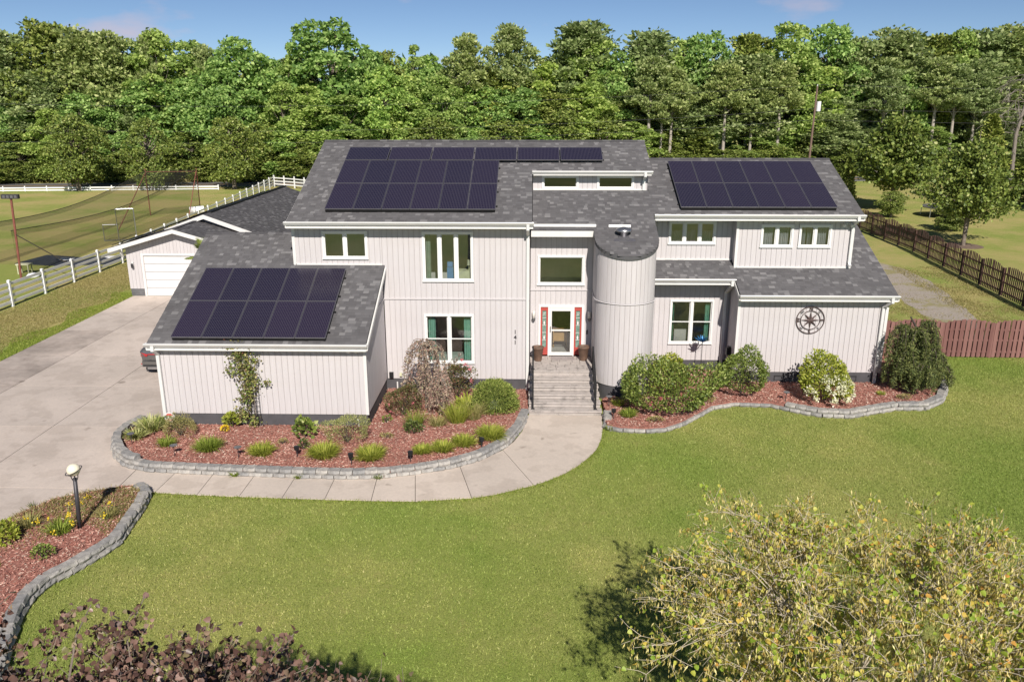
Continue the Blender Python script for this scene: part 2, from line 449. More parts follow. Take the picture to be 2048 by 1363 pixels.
    simple('car_trim', (0.03, 0.03, 0.032), 0.5, 0.1, 4)
    simple('car_glass', (0.012, 0.022, 0.06), 0.06, 0.1, 4, spec=0.9)
    simple('tail_red', (0.42, 0.02, 0.025), 0.15, 0.1, 6, spec=0.7)
    simple('plate_white', (0.75, 0.76, 0.80), 0.5, 0.04, 4)
    simple('tyre', (0.02, 0.02, 0.02), 0.85, 0.1, 4)
    simple('turf_mat', (0.035, 0.042, 0.055), 0.9, 0.2, 3)
    simple('turf_green', (0.085, 0.13, 0.04), 0.9, 0.2, 3)
    simple('rope_dark', (0.035, 0.03, 0.022), 0.9, 0.1, 3)
    m, nt, b = new_mat('netting')
    out = nt.nodes['Material Output']
    tr = nt.nodes.new('ShaderNodeBsdfTransparent')
    b.inputs['Base Color'].default_value = (0.045, 0.045, 0.03, 1)
    b.inputs['Roughness'].default_value = 0.9
    mx = nt.nodes.new('ShaderNodeMixShader')
    mx.inputs['Fac'].default_value = 0.17
    nt.links.new(tr.outputs[0], mx.inputs[1]); nt.links.new(b.outputs[0], mx.inputs[2])
    nt.links.new(mx.outputs[0], out.inputs['Surface'])
    m, nt, b = new_mat('netting_dense')
    out = nt.nodes['Material Output']
    tr = nt.nodes.new('ShaderNodeBsdfTransparent')
    b.inputs['Base Color'].default_value = (0.05, 0.048, 0.03, 1)
    b.inputs['Roughness'].default_value = 0.9
    mx = nt.nodes.new('ShaderNodeMixShader')
    mx.inputs['Fac'].default_value = 0.30
    nt.links.new(tr.outputs[0], mx.inputs[1]); nt.links.new(b.outputs[0], mx.inputs[2])
    nt.links.new(mx.outputs[0], out.inputs['Surface'])
make_materials()

# ------------------------------------------------------------------ object helpers
ORG = {}
def V(*a):
    return Vector(a)

def tag(o, label=None, cat=None, group=None, kind=None):
    if label: o['label'] = label
    if cat: o['category'] = cat
    if group: o['group'] = group
    if kind: o['kind'] = kind
    return o

def thing(name, loc, label, cat, group=None):
    o = bpy.data.objects.new(name, None)
    o.empty_display_size = 0.2
    COL.objects.link(o)
    o.location = loc
    ORG[o] = Vector(loc)
    return tag(o, label, cat, group)

def link(name, mesh, parent=None, loc=(0, 0, 0), rot=(0, 0, 0), scale=(1, 1, 1)):
    o = bpy.data.objects.new(name, mesh)
    COL.objects.link(o)
    w = Vector(loc)
    if parent is not None:
        o.parent = parent
        o.location = w - ORG[parent]
    else:
        o.location = w
    ORG[o] = w
    o.rotation_euler = rot
    o.scale = scale
    return o

def np_mesh(name, verts, faces, mat, smooth=False):
    """verts (n,3), faces (m,k) with constant k"""
    me = bpy.data.meshes.new(name)
    verts = np.asarray(verts, dtype=np.float32)
    faces = np.asarray(faces, dtype=np.int32)
    n, (m, k) = len(verts), faces.shape
    me.vertices.add(n)
    me.vertices.foreach_set('co', verts.ravel())
    me.loops.add(m * k)
    me.loops.foreach_set('vertex_index', faces.ravel())
    me.polygons.add(m)
    me.polygons.foreach_set('loop_start', np.arange(m, dtype=np.int32) * k)
    me.polygons.foreach_set('loop_total', np.full(m, k, dtype=np.int32))
    if smooth:
        me.polygons.foreach_set('use_smooth', np.ones(m, dtype=bool))
    me.update(calc_edges=True)
    me.materials.append(MATS[mat])
    return me

class MB:
    def __init__(s):
        s.v = []; s.f = []
    def add(s, vs, fs):
        n = len(s.v)
        s.v += [tuple(v) for v in vs]
        s.f += [tuple(i + n for i in f) for f in fs]
        return s
    def box(s, x0, x1, y0, y1, z0, z1):
        vs = [(x, y, z) for z in (z0, z1) for y in (y0, y1) for x in (x0, x1)]
        return s.add(vs, [(0, 2, 3, 1), (4, 5, 7, 6), (0, 1, 5, 4), (2, 6, 7, 3), (0, 4, 6, 2), (1, 3, 7, 5)])
    def hexa(s, b4, t4):
        return s.add(list(b4) + list(t4), [(3, 2, 1, 0), (4, 5, 6, 7), (0, 1, 5, 4), (1, 2, 6, 5), (2, 3, 7, 6), (3, 0, 4, 7)])
    def bar(s, a, b, w, h=None, up=(0, 0, 1)):
        a = Vector(a); b = Vector(b); h = h or w
        d = (b - a).normalized(); u = Vector(up)
        if abs(d.dot(u)) > 0.98: u = Vector((1, 0, 0))
        r = d.cross(u).normalized() * (w / 2); u = r.cross(d).normalized() * (h / 2)
        vs = [p + q for p in (a, b) for q in (-r - u, r - u, r + u, -r + u)]
        return s.add(vs, [(3, 2, 1, 0), (4, 5, 6, 7), (0, 1, 5, 4), (1, 2, 6, 5), (2, 3, 7, 6), (3, 0, 4, 7)])
    def tube(s, pts, r, n=6, cap=True):
        pts = [Vector(p) for p in pts]
        rs = r if isinstance(r, (list, tuple)) else [r] * len(pts)
        base = len(s.v); prev = None
        for i, p in enumerate(pts):
            d = (pts[min(i + 1, len(pts) - 1)] - pts[max(i - 1, 0)])
            d = d.normalized() if d.length > 1e-9 else Vector((0, 0, 1))
            u = prev if prev is not None else (Vector((1, 0, 0)) if abs(d.z) > 0.9 else Vector((0, 0, 1)))
            x = (u - d * u.dot(d))
            x = x.normalized() if x.length > 1e-6 else d.orthogonal().normalized()
            prev = x; y = d.cross(x)
            for k in range(n):
                a = 2 * math.pi * k / n
                s.v.append(tuple(p + (x * math.cos(a) + y * math.sin(a)) * rs[i]))
        for i in range(len(pts) - 1):
            for k in range(n):
                a = base + i * n + k; b = base + i * n + (k + 1) % n
                s.f.append((a, b, b + n, a + n))
        if cap:
            s.f.append(tuple(base + k for k in reversed(range(n))))
            e = base + (len(pts) - 1) * n
            s.f.append(tuple(e + k for k in range(n)))
        return s
    def lathe(s, c, prof, n=20):
        c = Vector(c); base = len(s.v)
        for r, z in prof:
            for k in range(n):
                a = 2 * math.pi * k / n
                s.v.append((c.x + r * math.cos(a), c.y + r * math.sin(a), c.z + z))
        for i in range(len(prof) - 1):
            for k in range(n):
                a = base + i * n + k; b = base + i * n + (k + 1) % n
                s.f.append((a, b, b + n, a + n))
        s.f.append(tuple(base + k for k in reversed(range(n))))
        e = base + (len(prof) - 1) * n
        s.f.append(tuple(e + k for k in range(n)))
        return s
    def prism(s, poly, z0, z1):
        """vertical prism from an xy polygon (counter-clockwise)"""
        n = len(poly)
        vs = [(x, y, z0) for x, y in poly] + [(x, y, z1) for x, y in poly]
        fs = [tuple(reversed(range(n))), tuple(range(n, 2 * n))]
        fs += [(i, (i + 1) % n, (i + 1) % n + n, i + n) for i in range(n)]
        return s.add(vs, fs)
    def slab(s, top, t):
        """slab under a planar polygon of 3d points"""
        n = len(top)
        vs = [tuple(p) for p in top] + [(p[0], p[1], p[2] - t) for p in top]
        fs = [tuple(range(n)), tuple(reversed(range(n, 2 * n)))]
        fs += [(i, i + n, (i + 1) % n + n, (i + 1) % n) for i in range(n)]
        return s.add(vs, fs)
    def xprofile(s, prof, x0, x1):
        """extrude a (y,z) profile along x"""
        n = len(prof)
        vs = [(x0, y, z) for y, z in prof] + [(x1, y, z) for y, z in prof]
        fs = [tuple(range(n)), tuple(reversed(range(n, 2 * n)))]
        fs += [(i, i + n, (i + 1) % n + n, (i + 1) % n) for i in range(n)]
        return s.add(vs, fs)
    def mesh(s, name, mat, smooth=False, off=(0, 0, 0)):
        me = bpy.data.meshes.new(name)
        ox, oy, oz = off
        me.from_pydata([(x - ox, y - oy, z - oz) for x, y, z in s.v], [], s.f)
        me.materials.append(MATS[mat])
        if smooth:
            me.polygons.foreach_set('use_smooth', [True] * len(me.polygons))
        bm = bmesh.new(); bm.from_mesh(me)
        bmesh.ops.recalc_face_normals(bm, faces=bm.faces)
        bm.to_mesh(me); bm.free()
        return me
    def build(s, name, mat, parent=None, org=None, smooth=False):
        o = org if org is not None else (ORG[parent] if parent is not None else Vector((0, 0, 0)))
        return link(name, s.mesh(name, mat, smooth, o), parent, o)

def inside(poly, X, Y):
    """vectorised point in polygon"""
    X = np.asarray(X); Y = np.asarray(Y)
    r = np.zeros(X.shape, bool)
    n = len(poly)
    for i in range(n):
        x0, y0 = poly[i]; x1, y1 = poly[(i + 1) % n]
        c = ((y0 > Y) != (y1 > Y)) & (X < (x1 - x0) * (Y - y0) / ((y1 - y0) if y1 != y0 else 1e-9) + x0)
        r ^= c
    return r

def unit(a):
    return a / np.maximum(np.linalg.norm(a, axis=1, keepdims=True), 1e-9)

def leaves(name, P, D, S, mat, aspect=0.55, fold=0.12):
    """folded diamond leaves: base P, direction D, length S"""
    P = np.asarray(P, float); n = len(P)
    D = unit(np.asarray(D, float)); S = np.broadcast_to(np.asarray(S, float), (n,))[:, None]
    R = RNG.normal(size=(n, 3)); side = unit(np.cross(D, R)); nr = np.cross(side, D)
    v = np.empty((n, 4, 3))
    v[:, 0] = P
    v[:, 1] = P + D * S * 0.45 + side * S * aspect * 0.5 + nr * S * fold
    v[:, 2] = P + D * S
    v[:, 3] = P + D * S * 0.45 - side * S * aspect * 0.5 + nr * S * fold
    i = np.arange(n)[:, None] * 4
    f = np.stack([i + [0, 1, 2], i + [0, 2, 3]], 1).reshape(-1, 3)
    return np_mesh(name, v.reshape(-1, 3), f, mat)

def blades(name, P, D, L, Wd, droop, mat):
    """arching grass blades: base P, start direction D, length L, width Wd"""
    P = np.asarray(P, float); n = len(P); D = unit(np.asarray(D, float))
    L = np.broadcast_to(np.asarray(L, float), (n,))[:, None]; Wd = np.broadcast_to(np.asarray(Wd, float), (n,))[:, None]
    droop = np.broadcast_to(np.asarray(droop, float), (n,))[:, None]
    side = unit(np.cross(D, np.array([0, 0, 1.0]) + RNG.normal(size=(n, 3)) * 0.25))
    pts = []
    for t in (0.0, 0.4, 0.75, 1.0):
        pts.append(P + D * L * t + np.array([0, 0, -1.0]) * L * droop * t * t)
    v = np.empty((n, 7, 3))
    v[:, 0] = pts[0] - side * Wd * 0.5; v[:, 1] = pts[0] + side * Wd * 0.5
    v[:, 2] = pts[1] - side * Wd * 0.5; v[:, 3] = pts[1] + side * Wd * 0.5
    v[:, 4] = pts[2] - side * Wd * 0.35; v[:, 5] = pts[2] + side * Wd * 0.35
    v[:, 6] = pts[3]
    i = np.arange(n)[:, None] * 7
    f = np.stack([i + q for q in ([0, 1, 3], [0, 3, 2], [2, 3, 5], [2, 5, 4], [4, 5, 6])], 1).reshape(-1, 3)
    return np_mesh(name, v.reshape(-1, 3), f, mat)

def rand_dirs(n, up=0.0):
    d = RNG.normal(size=(n, 3)); d[:, 2] += up
    return unit(d)

# ================================================================== THE SETTING
def ground_sheet():
    s = 2500.0
    me = np_mesh('ground', [(-s, -s, 0), (s, -s, 0), (s, s, 0), (-s, s, 0)], [[0, 1, 2, 3]], 'lawn')
    tag(link('ground', me), 'mown lawn and dry field grass around the house', None, None, 'structure')
ground_sheet()

def road():
    a = V(-330.0, 81.4, 0); b = V(330.0, 152.0, 0)
    d = (b - a).normalized(); n = V(-d.y, d.x, 0)
    def strip(name, c, w, z, mat, parent=None):
        vs = [a + n * (c - w / 2), b + n * (c - w / 2), b + n * (c + w / 2), a + n * (c + w / 2)]
        me = np_mesh(name, [(v.x, v.y, z) for v in vs], [[0, 1, 2, 3]], mat)
        return link(name, me, parent)
    r = strip('road', 0, 6.6, 0.012, 'asphalt')
    tag(r, 'grey two lane road running behind the yard', None, None, 'structure')
    for c, w, mt in ((-3.05, 0.14, 'road_white'), (3.05, 0.14, 'road_white'), (-0.14, 0.13, 'road_yellow'), (0.14, 0.13, 'road_yellow')):
        strip('road_marking', c, w, 0.018, mt, r)
road()

def polygon_slab(name, poly, z0, z1, mat, parent=None):
    return MB().prism(poly, z0, z1).build(name, mat, parent)

def driveway():
    base = [(-23.5, 12), (-15.5, 12), (-14.75, 18.2), (-14.3, 19.18), (-13.97, 20.01), (-13.54, 20.74), (-12.57, 21.27), (-12.28, 21.53),
            (-12.3, 22.95), (-12.5, 23.3), (-13.1, 23.8), (-13.6, 24.5), (-13.8, 25.2), (-13.85, 26.3), (-12.8, 26.7), (-12.8, 44.5), (-17.6, 44.5), (-17.6, 46.15), (-23.5, 46.15)]
    root = polygon_slab('driveway', base, -0.05, 0.012, 'joint')
    tag(root, 'broad pale concrete driveway beside the garage wing', None, None, 'structure')
    g = 0.012
    rows = [12, 16.8, 21.6, 26.3, 30.5, 34.6, 38.7, 42.4, 46.15]
    colx = [-23.46, -20.87, -16.9]
    for i in range(2):
        for j in range(len(rows) - 1):
            mt = 'concrete_old' if (i == 0 and 3 <= j <= 5) else 'concrete'
            x0, x1 = colx[i] + g, colx[i + 1] - g
            polygon_slab('concrete_slab', [(x0, rows[j] + g), (x1, rows[j] + g), (x1, rows[j + 1] - g), (x0, rows[j + 1] - g)], 0.0, 0.03, mt, root)
    x0 = -16.9 + g
    right = {
        0: [(-15.5, 12 + g), (-15.05, 16.8 - g)],
        1: [(-15.05, 16.8 + g), (-14.75, 18.2), (-14.3, 19.18), (-13.97, 20.01), (-13.54, 20.74), (-12.57, 21.27), (-12.29, 21.6 - g)],
        2: [(-12.29, 21.6 + g), (-12.31, 22.95), (-12.5, 23.3), (-13.1, 23.8), (-13.6, 24.5), (-13.8, 25.2), (-13.85, 26.3 - g)],
        3: [(-13.85, 26.3 + g), (-12.8, 26.7), (-12.8, 30.5 - g)],
        4: [(-12.8, 30.5 + g), (-12.8, 34.6 - g)],
        5: [(-12.8, 34.6 + g), (-12.8, 38.7 - g)],
        6: [(-12.8, 38.7 + g), (-12.8, 42.4 - g)],
        7: [(-12.8, 42.4 + g), (-12.8, 44.5), (-17.62, 44.5), (-16.95, 46.1)],
    }
    for j in range(7):
        poly = [(x0, rows[j] + g)] + right[j] + [(x0, rows[j + 1] - g)]
        polygon_slab('concrete_slab', poly, 0.0, 0.03, 'concrete', root)
    polygon_slab('concrete_slab', [(x0, 42.4 + g), (-12.8, 42.4 + g), (-12.8, 44.5), (x0, 44.5)], 0.0, 0.03, 'concrete', root)
driveway()

WALK_J = [((-12.29, 22.93), (-12.27, 21.53)), ((-10.97, 22.71), (-11.03, 21.38)), ((-9.76, 22.58), (-9.73, 21.26)), ((-8.46, 22.56), (-8.46, 21.19)), ((-7.17, 22.43), (-7.18, 21.12)), ((-5.94, 22.37), (-5.92, 21.06)),
          ((-4.65, 22.45), (-4.56, 21.02)), ((-3.52, 22.75), (-3.28, 21.01)), ((-2.18, 23.30), (-1.67, 21.25)), ((-0.87, 24.60), (0.13, 22.10)), ((-0.25, 26.2), (2.24, 24.80)), ((-0.03, 27.74), (2.66, 27.74))]
WALK_OUT = {8: [(-1.0, 21.48)], 9: [(0.61, 22.46), (1.15, 22.98), (1.62, 23.6), (2.0, 24.25)], 10: [(2.45, 25.6), (2.56, 26.4)]}
WALK_IN = {8: [(-1.5, 23.85)], 9: [(-0.52, 25.3)]}
def walkway():
    out = [j[1] for j in WALK_J]
    inn = [j[0] for j in WALK_J]
    outer = []
    for i, p in enumerate(out):
        outer.append(p); outer += WALK_OUT.get(i, [])
    poly = outer + list(reversed(inn))
    root = polygon_slab('walkway', poly, -0.05, 0.012, 'joint')
    tag(root, 'curved concrete walkway leading round the bed to the front steps', None, None, 'structure')
    for i in range(len(WALK_J) - 1):
        (a, b), (c, d) = WALK_J[i], WALK_J[i + 1]
        def sh(p, q, s=0.010):
            dx, dy = q[0] - p[0], q[1] - p[1]; L = math.hypot(dx, dy)
            return (p[0] + dx / L * s, p[1] + dy / L * s)
        pl = [sh(b, d)] + WALK_OUT.get(i, []) + [sh(d, b), sh(c, a)] + list(reversed(WALK_IN.get(i, []))) + [sh(a, c)]
        polygon_slab('concrete_slab', pl, 0.0, 0.035, 'concrete_walk', root)
    return outer + list(reversed(inn))
WALK_POLY = walkway()

BEDL = [(-13.14, 26.83), (-13.75, 26.5), (-13.97, 25.74), (-13.95, 24.97), (-13.72, 24.37), (-13.25, 23.65), (-12.66, 23.1), (-11.84, 22.80), (-10.22, 22.66), (-8.63, 22.56), (-7.05, 22.47), (-5.5, 22.41), (-4.45, 22.52), (-3.56, 22.77), (-2.51, 23.20), (-1.6, 23.85), (-0.83, 24.86), (-0.35, 26.30), (-0.10, 27.70)]
BEDL_POLY = BEDL + [(-0.06, 27.8), (-0.06, 30.02), (-5.58, 30.02), (-5.58, 26.17), (-12.74, 26.17)]
ISL_R = [(-11.75, 21.48), (-11.35, 21.42), (-11.12, 21.15), (-10.92, 20.3), (-10.81, 19.35), (-10.70, 18.46), (-10.89, 17.86), (-11.16, 17.18), (-11.45, 16.64), (-11.52, 16.04), (-11.37, 15.29), (-10.87, 14.04), (-10.29, 12.87)]
ISL_L = [(-14.9, 17.6), (-14.3, 19.10), (-13.97, 19.93), (-13.54, 20.64), (-12.57, 21.17), (-11.95, 21.45)]
ISL_POLY = list(reversed(ISL_R)) + list(reversed(ISL_L)) + [(-15.4, 15.0), (-15.8, 12.0)]
BEDR = [(2.78, 27.82), (2.72, 26.55), (3.14, 26.32), (4.0, 26.22), (4.71, 26.35), (5.42, 26.90), (6.23, 27.81), (6.80, 28.50), (7.77, 28.90), (9.06, 28.80), (9.76, 28.32), (10.59, 27.85), (11.65, 27.76), (12.66, 28.20), (13.63, 28.58), (14.75, 28.62), (15.68, 29.35), (16.42, 30.52), (16.95, 31.9), (17.30, 33.2), (17.6, 34.6)]
BEDR_POLY = BEDR + [(14.2, 34.8), (14.0, 31.12), (8.22, 31.12), (8.22, 32.62), (4.74, 32.62), (4.74, 30.3), (4.3, 29.45), (3.6, 29.15), (3.0, 29.35), (2.75, 29.0)]

def bed(poly, label, density, z=0.20, grass=0.0):
    b = MB().prism(poly, -0.05, z).build('mulch_bed', 'mulch_base')
    tag(b, label, None, None, 'structure')
    xs = [p[0] for p in poly]; ys = [p[1] for p in poly]
    n = int((max(xs) - min(xs)) * (max(ys) - min(ys)) * density)
    X = RNG.uniform(min(xs), max(xs), n); Y = RNG.uniform(min(ys), max(ys), n)
    k = inside(poly, X, Y); X = X[k]; Y = Y[k]; n = len(X)
    P = np.stack([X, Y, z + RNG.uniform(-0.005, 0.03, n)], 1)
    D = RNG.normal(size=(n, 3)); D[:, 2] *= 0.28
    c = link('bark_chips', leaves('bark_chips', P, D, RNG.uniform(0.04, 0.11, n), 'mulch_chip', 0.34, 0.05), b)
    tag(c, None, None, None, 'stuff')
    return b
bed(BEDL_POLY, 'red bark mulch bed in front of the garage wing', 620)
bed(ISL_POLY, 'red bark mulch bed around the globe lamp post', 620)
bed(BEDR_POLY, 'red bark mulch bed below the compass wall', 620)

def gravel_patch():
    poly = [(24.2, 60), (25.3, 56.6), (25.5, 51), (24.3, 45.5), (23.4, 41.0), (22.6, 37.6), (20.9, 37.4), (20.7, 41), (21.4, 45.5), (22.2, 51), (22.8, 56), (22.6, 60)]
    rnd = random.Random(3)
    pts = []
    for i in range(len(poly)):
        a, b = poly[i], poly[(i + 1) % len(poly)]
        for k in range(4):
            t = k / 4
            pts.append((a[0] + (b[0] - a[0]) * t + rnd.uniform(-0.25, 0.25), a[1] + (b[1] - a[1]) * t + rnd.uniform(-0.3, 0.3)))
    o = link('gravel_path', np_mesh('gravel_path', [(x, y, 0.008) for x, y in pts], [list(range(len(pts)))], 'gravel'))
    tag(o, 'worn gravel path along the side of the house', None, None, 'structure')
gravel_patch()

def lawn_blades():
    """short blades over the near lawn"""
    def scatter(name, x0, x1, y0, y1, dens, mat, hmin, hmax, keep=None, wid=0.012):
        n = int((x1 - x0) * (y1 - y0) * dens)
        X = RNG.uniform(x0, x1, n); Y = RNG.uniform(y0, y1, n)
        k = ~(inside(WALK_POLY, X, Y) | inside(BEDL_POLY, X, Y) | inside(BEDR_POLY, X, Y) | inside(ISL_POLY, X, Y))
        if keep is not None:
            k &= keep(X, Y)
        X = X[k]; Y = Y[k]; n = len(X)
        a = RNG.uniform(0, 2 * np.pi, n); h = RNG.uniform(hmin, hmax, n); w = RNG.uniform(0.6, 1.4, n) * wid
        lean = RNG.normal(size=(n, 2)) * h[:, None] * 0.6
        v = np.empty((n, 3, 3))
        v[:, 0] = np.stack([X - np.cos(a) * w, Y - np.sin(a) * w, np.full(n, -0.004)], 1)
        v[:, 1] = np.stack([X + np.cos(a) * w, Y + np.sin(a) * w, np.full(n, -0.004)], 1)
        v[:, 2] = np.stack([X + lean[:, 0], Y + lean[:, 1], h], 1)
        o = link('grass', np_mesh('grass', v.reshape(-1, 3), np.arange(n * 3).reshape(-1, 3), mat))
        return o
    house = lambda X, Y: ~((X > -12.8) & (X < 2.8) & (Y > 26.1)) & ~((X > 2.5) & (X < 14.3) & (Y > 31.0)) & (X > -11.55) & ~((X < -11.1) & (Y > 20.9))
    o = scatter('grass', -11.6, 22.5, 11.0, 35.2, 640, 'grass_blade', 0.025, 0.06, house)
    tag(o, 'short green grass of the front lawn', 'grass', None, 'stuff')
    o = scatter('grass', -28.9, -23.4, 30.0, 58.0, 420, 'dry_blade', 0.03, 0.08, lambda X, Y: X < -24.3 + 0.35 * np.sin(Y * 1.7), 0.016)
    tag(o, 'dry straw coloured grass between driveway and white fence', 'grass', None, 'stuff')
    o = scatter('grass', -25.3, -23.42, 30.0, 47.0, 700, 'lush_blade', 0.03, 0.09, lambda X, Y: X > -24.7 + 0.4 * np.sin(Y * 1.3), 0.016)
    tag(o, 'bright green grass fringe along the driveway edge', 'grass', None, 'stuff')
    o = scatter('grass', 14.5, 29.0, 35.6, 56.0, 330, 'dry_blade', 0.03, 0.09, lambda X, Y: (X < 27.0 + 0.09 * (Y - 41.8)) & (np.sin(X * 2.1 + 0.6 * np.sin(Y * 0.9)) + np.sin(Y * 1.3 + X) + RNG.normal(0, 0.9, len(X)) > -0.3) & ~((X > 20.9 + 0.09 * (Y - 40)) & (X < 22.9 + 0.13 * (Y - 40)) & (RNG.random(len(X)) > 0.10)), 0.02)
    tag(o, 'dry mown grass of the side yard inside the picket fence', 'grass', None, 'stuff')
    # long blades hanging over the walk edge
    P = []
    edge = [j[1] for j in WALK_J]
    full = []
    for i, p in enumerate(edge):
        full.append(p); full += WALK_OUT.get(i, [])
    for a, b in zip(full[1:-1], full[2:]):
        L = math.hypot(b[0] - a[0], b[1] - a[1]); nb = int(L * 150)
        nx, ny = (b[1] - a[1]) / L, -(b[0] - a[0]) / L
        for k in range(nb):
            t = random.random(); q = random.random() ** 2 * 0.22
            P.append((a[0] + (b[0] - a[0]) * t + nx * q, a[1] + (b[1] - a[1]) * t + ny * q, 0.0))
    n = len(P); D = rand_dirs(n, 1.4)
    o = link('grass', blades('grass', P, D, RNG.uniform(0.06, 0.13, n), 0.012, 0.3, 'lush_blade'))
    tag(o, 'longer green grass fringe along the lawn side of the walkway', 'grass', None, 'stuff')
lawn_blades()

# ================================================================== STONE BORDERS
def block_meshes():
    out = []
    rnd = random.Random(5)
    for q in range(6):
        mb = MB(); nx, ny, nz = 4, 3, 3
        L, Dp, H = 0.375, 0.26, 0.148
        idx = {}
        for i in range(nx):
            for j in range(ny):
                for k in range(nz):
                    if 0 < i < nx - 1 and 0 < j < ny - 1 and 0 < k < nz - 1:
                        continue
                    x = (i / (nx - 1) - 0.5) * L; y = (j / (ny - 1) - 0.5) * Dp; z = k / (nz - 1) * H
                    jit = 0.012
                    if j == 0:
                        y += rnd.uniform(-0.03, 0.012) + (0.022 if k in (0, nz - 1) else -0.012) + (0.02 if i in (0, nx - 1) else 0)
                    if i in (0, nx - 1): x *= 0.97
                    idx[i, j, k] = len(mb.v)
                    mb.v.append((x + rnd.uniform(-jit, jit) * 0.5, y + rnd.uniform(-jit, jit) * 0.6, z + (rnd.uniform(-jit, jit) * 0.6 if k else 0)))
        def quad(a, b, c, d): mb.f.append((idx[a], idx[b], idx[c], idx[d]))
        for i in range(nx - 1):
            for j in range(ny - 1):
                for k in (0, nz - 1): quad((i, j, k), (i + 1, j, k), (i + 1, j + 1, k), (i, j + 1, k))
            for k in range(nz - 1):
                for j in (0, ny - 1): quad((i, j, k), (i + 1, j, k), (i + 1, j, k + 1), (i, j, k + 1))
        for j in range(ny - 1):
            for k in range(nz - 1):
                for i in (0, nx - 1): quad((i, j, k), (i, j + 1, k), (i, j + 1, k + 1), (i, j, k + 1))
        out.append(mb.mesh('stone_block', 'stone'))
    return out
BLOCKS = block_meshes()

def border(path, label, courses, flip=False, top_only=None):
    root = thing('stone_border', (path[0][0], path[0][1], 0), label, 'stone border')
    rnd = random.Random(len(path))
    pts = [Vector((p[0], p[1], 0)) for p in path]
    seg = [(pts[i + 1] - pts[i]).length for i in range(len(pts) - 1)]
    tot = sum(seg); step = 0.378; n = int(tot / step)
    def at(s):
        for i, L in enumerate(seg):
            if s <= L or i == len(seg) - 1:
                return pts[i].lerp(pts[i + 1], s / L), (pts[i + 1] - pts[i]).normalized()
            s -= L
    for c in range(courses):
        for k in range(n):
            s = (k + 0.5 + (0.5 if c % 2 else 0)) * step
            if s > tot: continue
            if c == courses - 1 and top_only and not top_only(s / tot): continue
            p, d = at(s); p2, d2 = at(min(s + 0.1, tot)); p1, d1 = at(max(s - 0.1, 0))
            d = (p2 - p1).normalized() if (p2 - p1).length > 1e-6 else d
            ang = math.atan2(d.y, d.x) + (math.pi if flip else 0)
            nrm = V(-math.sin(ang), math.cos(ang), 0)
            q = p + nrm * (0.03 + 0.03 * c)
            link('stone_block', BLOCKS[rnd.randrange(6)], root, (q.x, q.y, 0.0 + 0.145 * c), (0, 0, ang + rnd.uniform(-0.05, 0.05)), (1, rnd.uniform(0.94, 1.08), 1))
    return root
border(BEDL, 'low grey split stone border two courses high along the curved walkway', 3, False, lambda t: 0.03 < t < 0.24)
border(ISL_R, 'grey split stone border of the lamp post bed against the lawn', 2, True)
border(ISL_L, 'grey stone edging of the lamp post bed against the driveway', 1, True)
border(BEDR, 'scalloped low stone border of the bed below the compass wall', 2, False, lambda t: t > 0.42 or t < 0.05)

# ================================================================== THE HOUSE
house = thing('house', (0.5, 30.0, 0), 'pale vertical board house with grey shingle roofs and a rounded tower', 'house')
SM = {}
def board_mesh(w, h, t=0.02):
    key = (round(w, 3), round(h, 3))
    if key not in SM:
        b = 0.004
        mb = MB()
        # front face slightly narrower: a chamfer along the grooves
        mb.add([(0, t, 0), (w, t, 0), (w, t, h), (0, t, h), (0, b, 0), (w, b, 0), (w, b, h), (0, b, h), (b, 0, 0), (w - b, 0, 0), (w - b, 0, h), (b, 0, h)],
               [(8, 9, 10, 11), (4, 8, 11, 7), (9, 5, 6, 10), (0, 4, 7, 3), (5, 1, 2, 6), (3, 7, 11, 10, 6, 2), (0, 1, 5, 9, 8, 4)])
        SM[key] = mb.mesh('siding_board', 'siding')
    return SM[key]

BW, GAP = 0.203, 0.011
def spans(z0, z1, cuts):
    cur = [(z0, z1)]
    for a, b in cuts:
        nxt = []
        for p, q in cur:
            if b <= p or a >= q: nxt.append((p, q))
            else:
                if a > p: nxt.append((p, a))
                if b < q: nxt.append((b, q))
        cur = nxt
    return [s for s in cur if s[1] - s[0] > 0.02]

def wall_front(X0, X1, Y, z0, z1, openings=(), ztop=None, parent=house):
    """wall facing -y with board cladding; openings are (xa, xb, za, zb)"""
    back = MB()
    xs = sorted({X0, X1, *[min(max(o[0], X0), X1) for o in openings], *[min(max(o[1], X0), X1) for o in openings]})
    for a, b in zip(xs[:-1], xs[1:]):
        m = (a + b) / 2
        for p, q in spans(z0, z1, [(o[2], o[3]) for o in openings if o[0] < m < o[1]]):
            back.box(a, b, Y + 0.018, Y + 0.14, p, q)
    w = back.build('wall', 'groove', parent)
    n = int(math.ceil((X1 - X0) / BW - 1e-6))
    for k in range(n):
        xa, xb = X0 + k * BW, min(X0 + (k + 1) * BW, X1)
        cuts = sorted({xa, xb, *[o[0] for o in openings if xa < o[0] < xb], *[o[1] for o in openings if xa < o[1] < xb]})
        for a, b in zip(cuts[:-1], cuts[1:]):
            m = (a + b) / 2
            aa = a + (GAP / 2 if a == xa else 0); bb = b - (GAP / 2 if b == xb else 0)
            if bb - aa < 0.02: continue
            for p, q in spans(z0, z1, [(o[2], o[3]) for o in openings if o[0] < m < o[1]]):
                link('siding_board', board_mesh(bb - aa, q - p), w, (aa, Y, p))
    return w

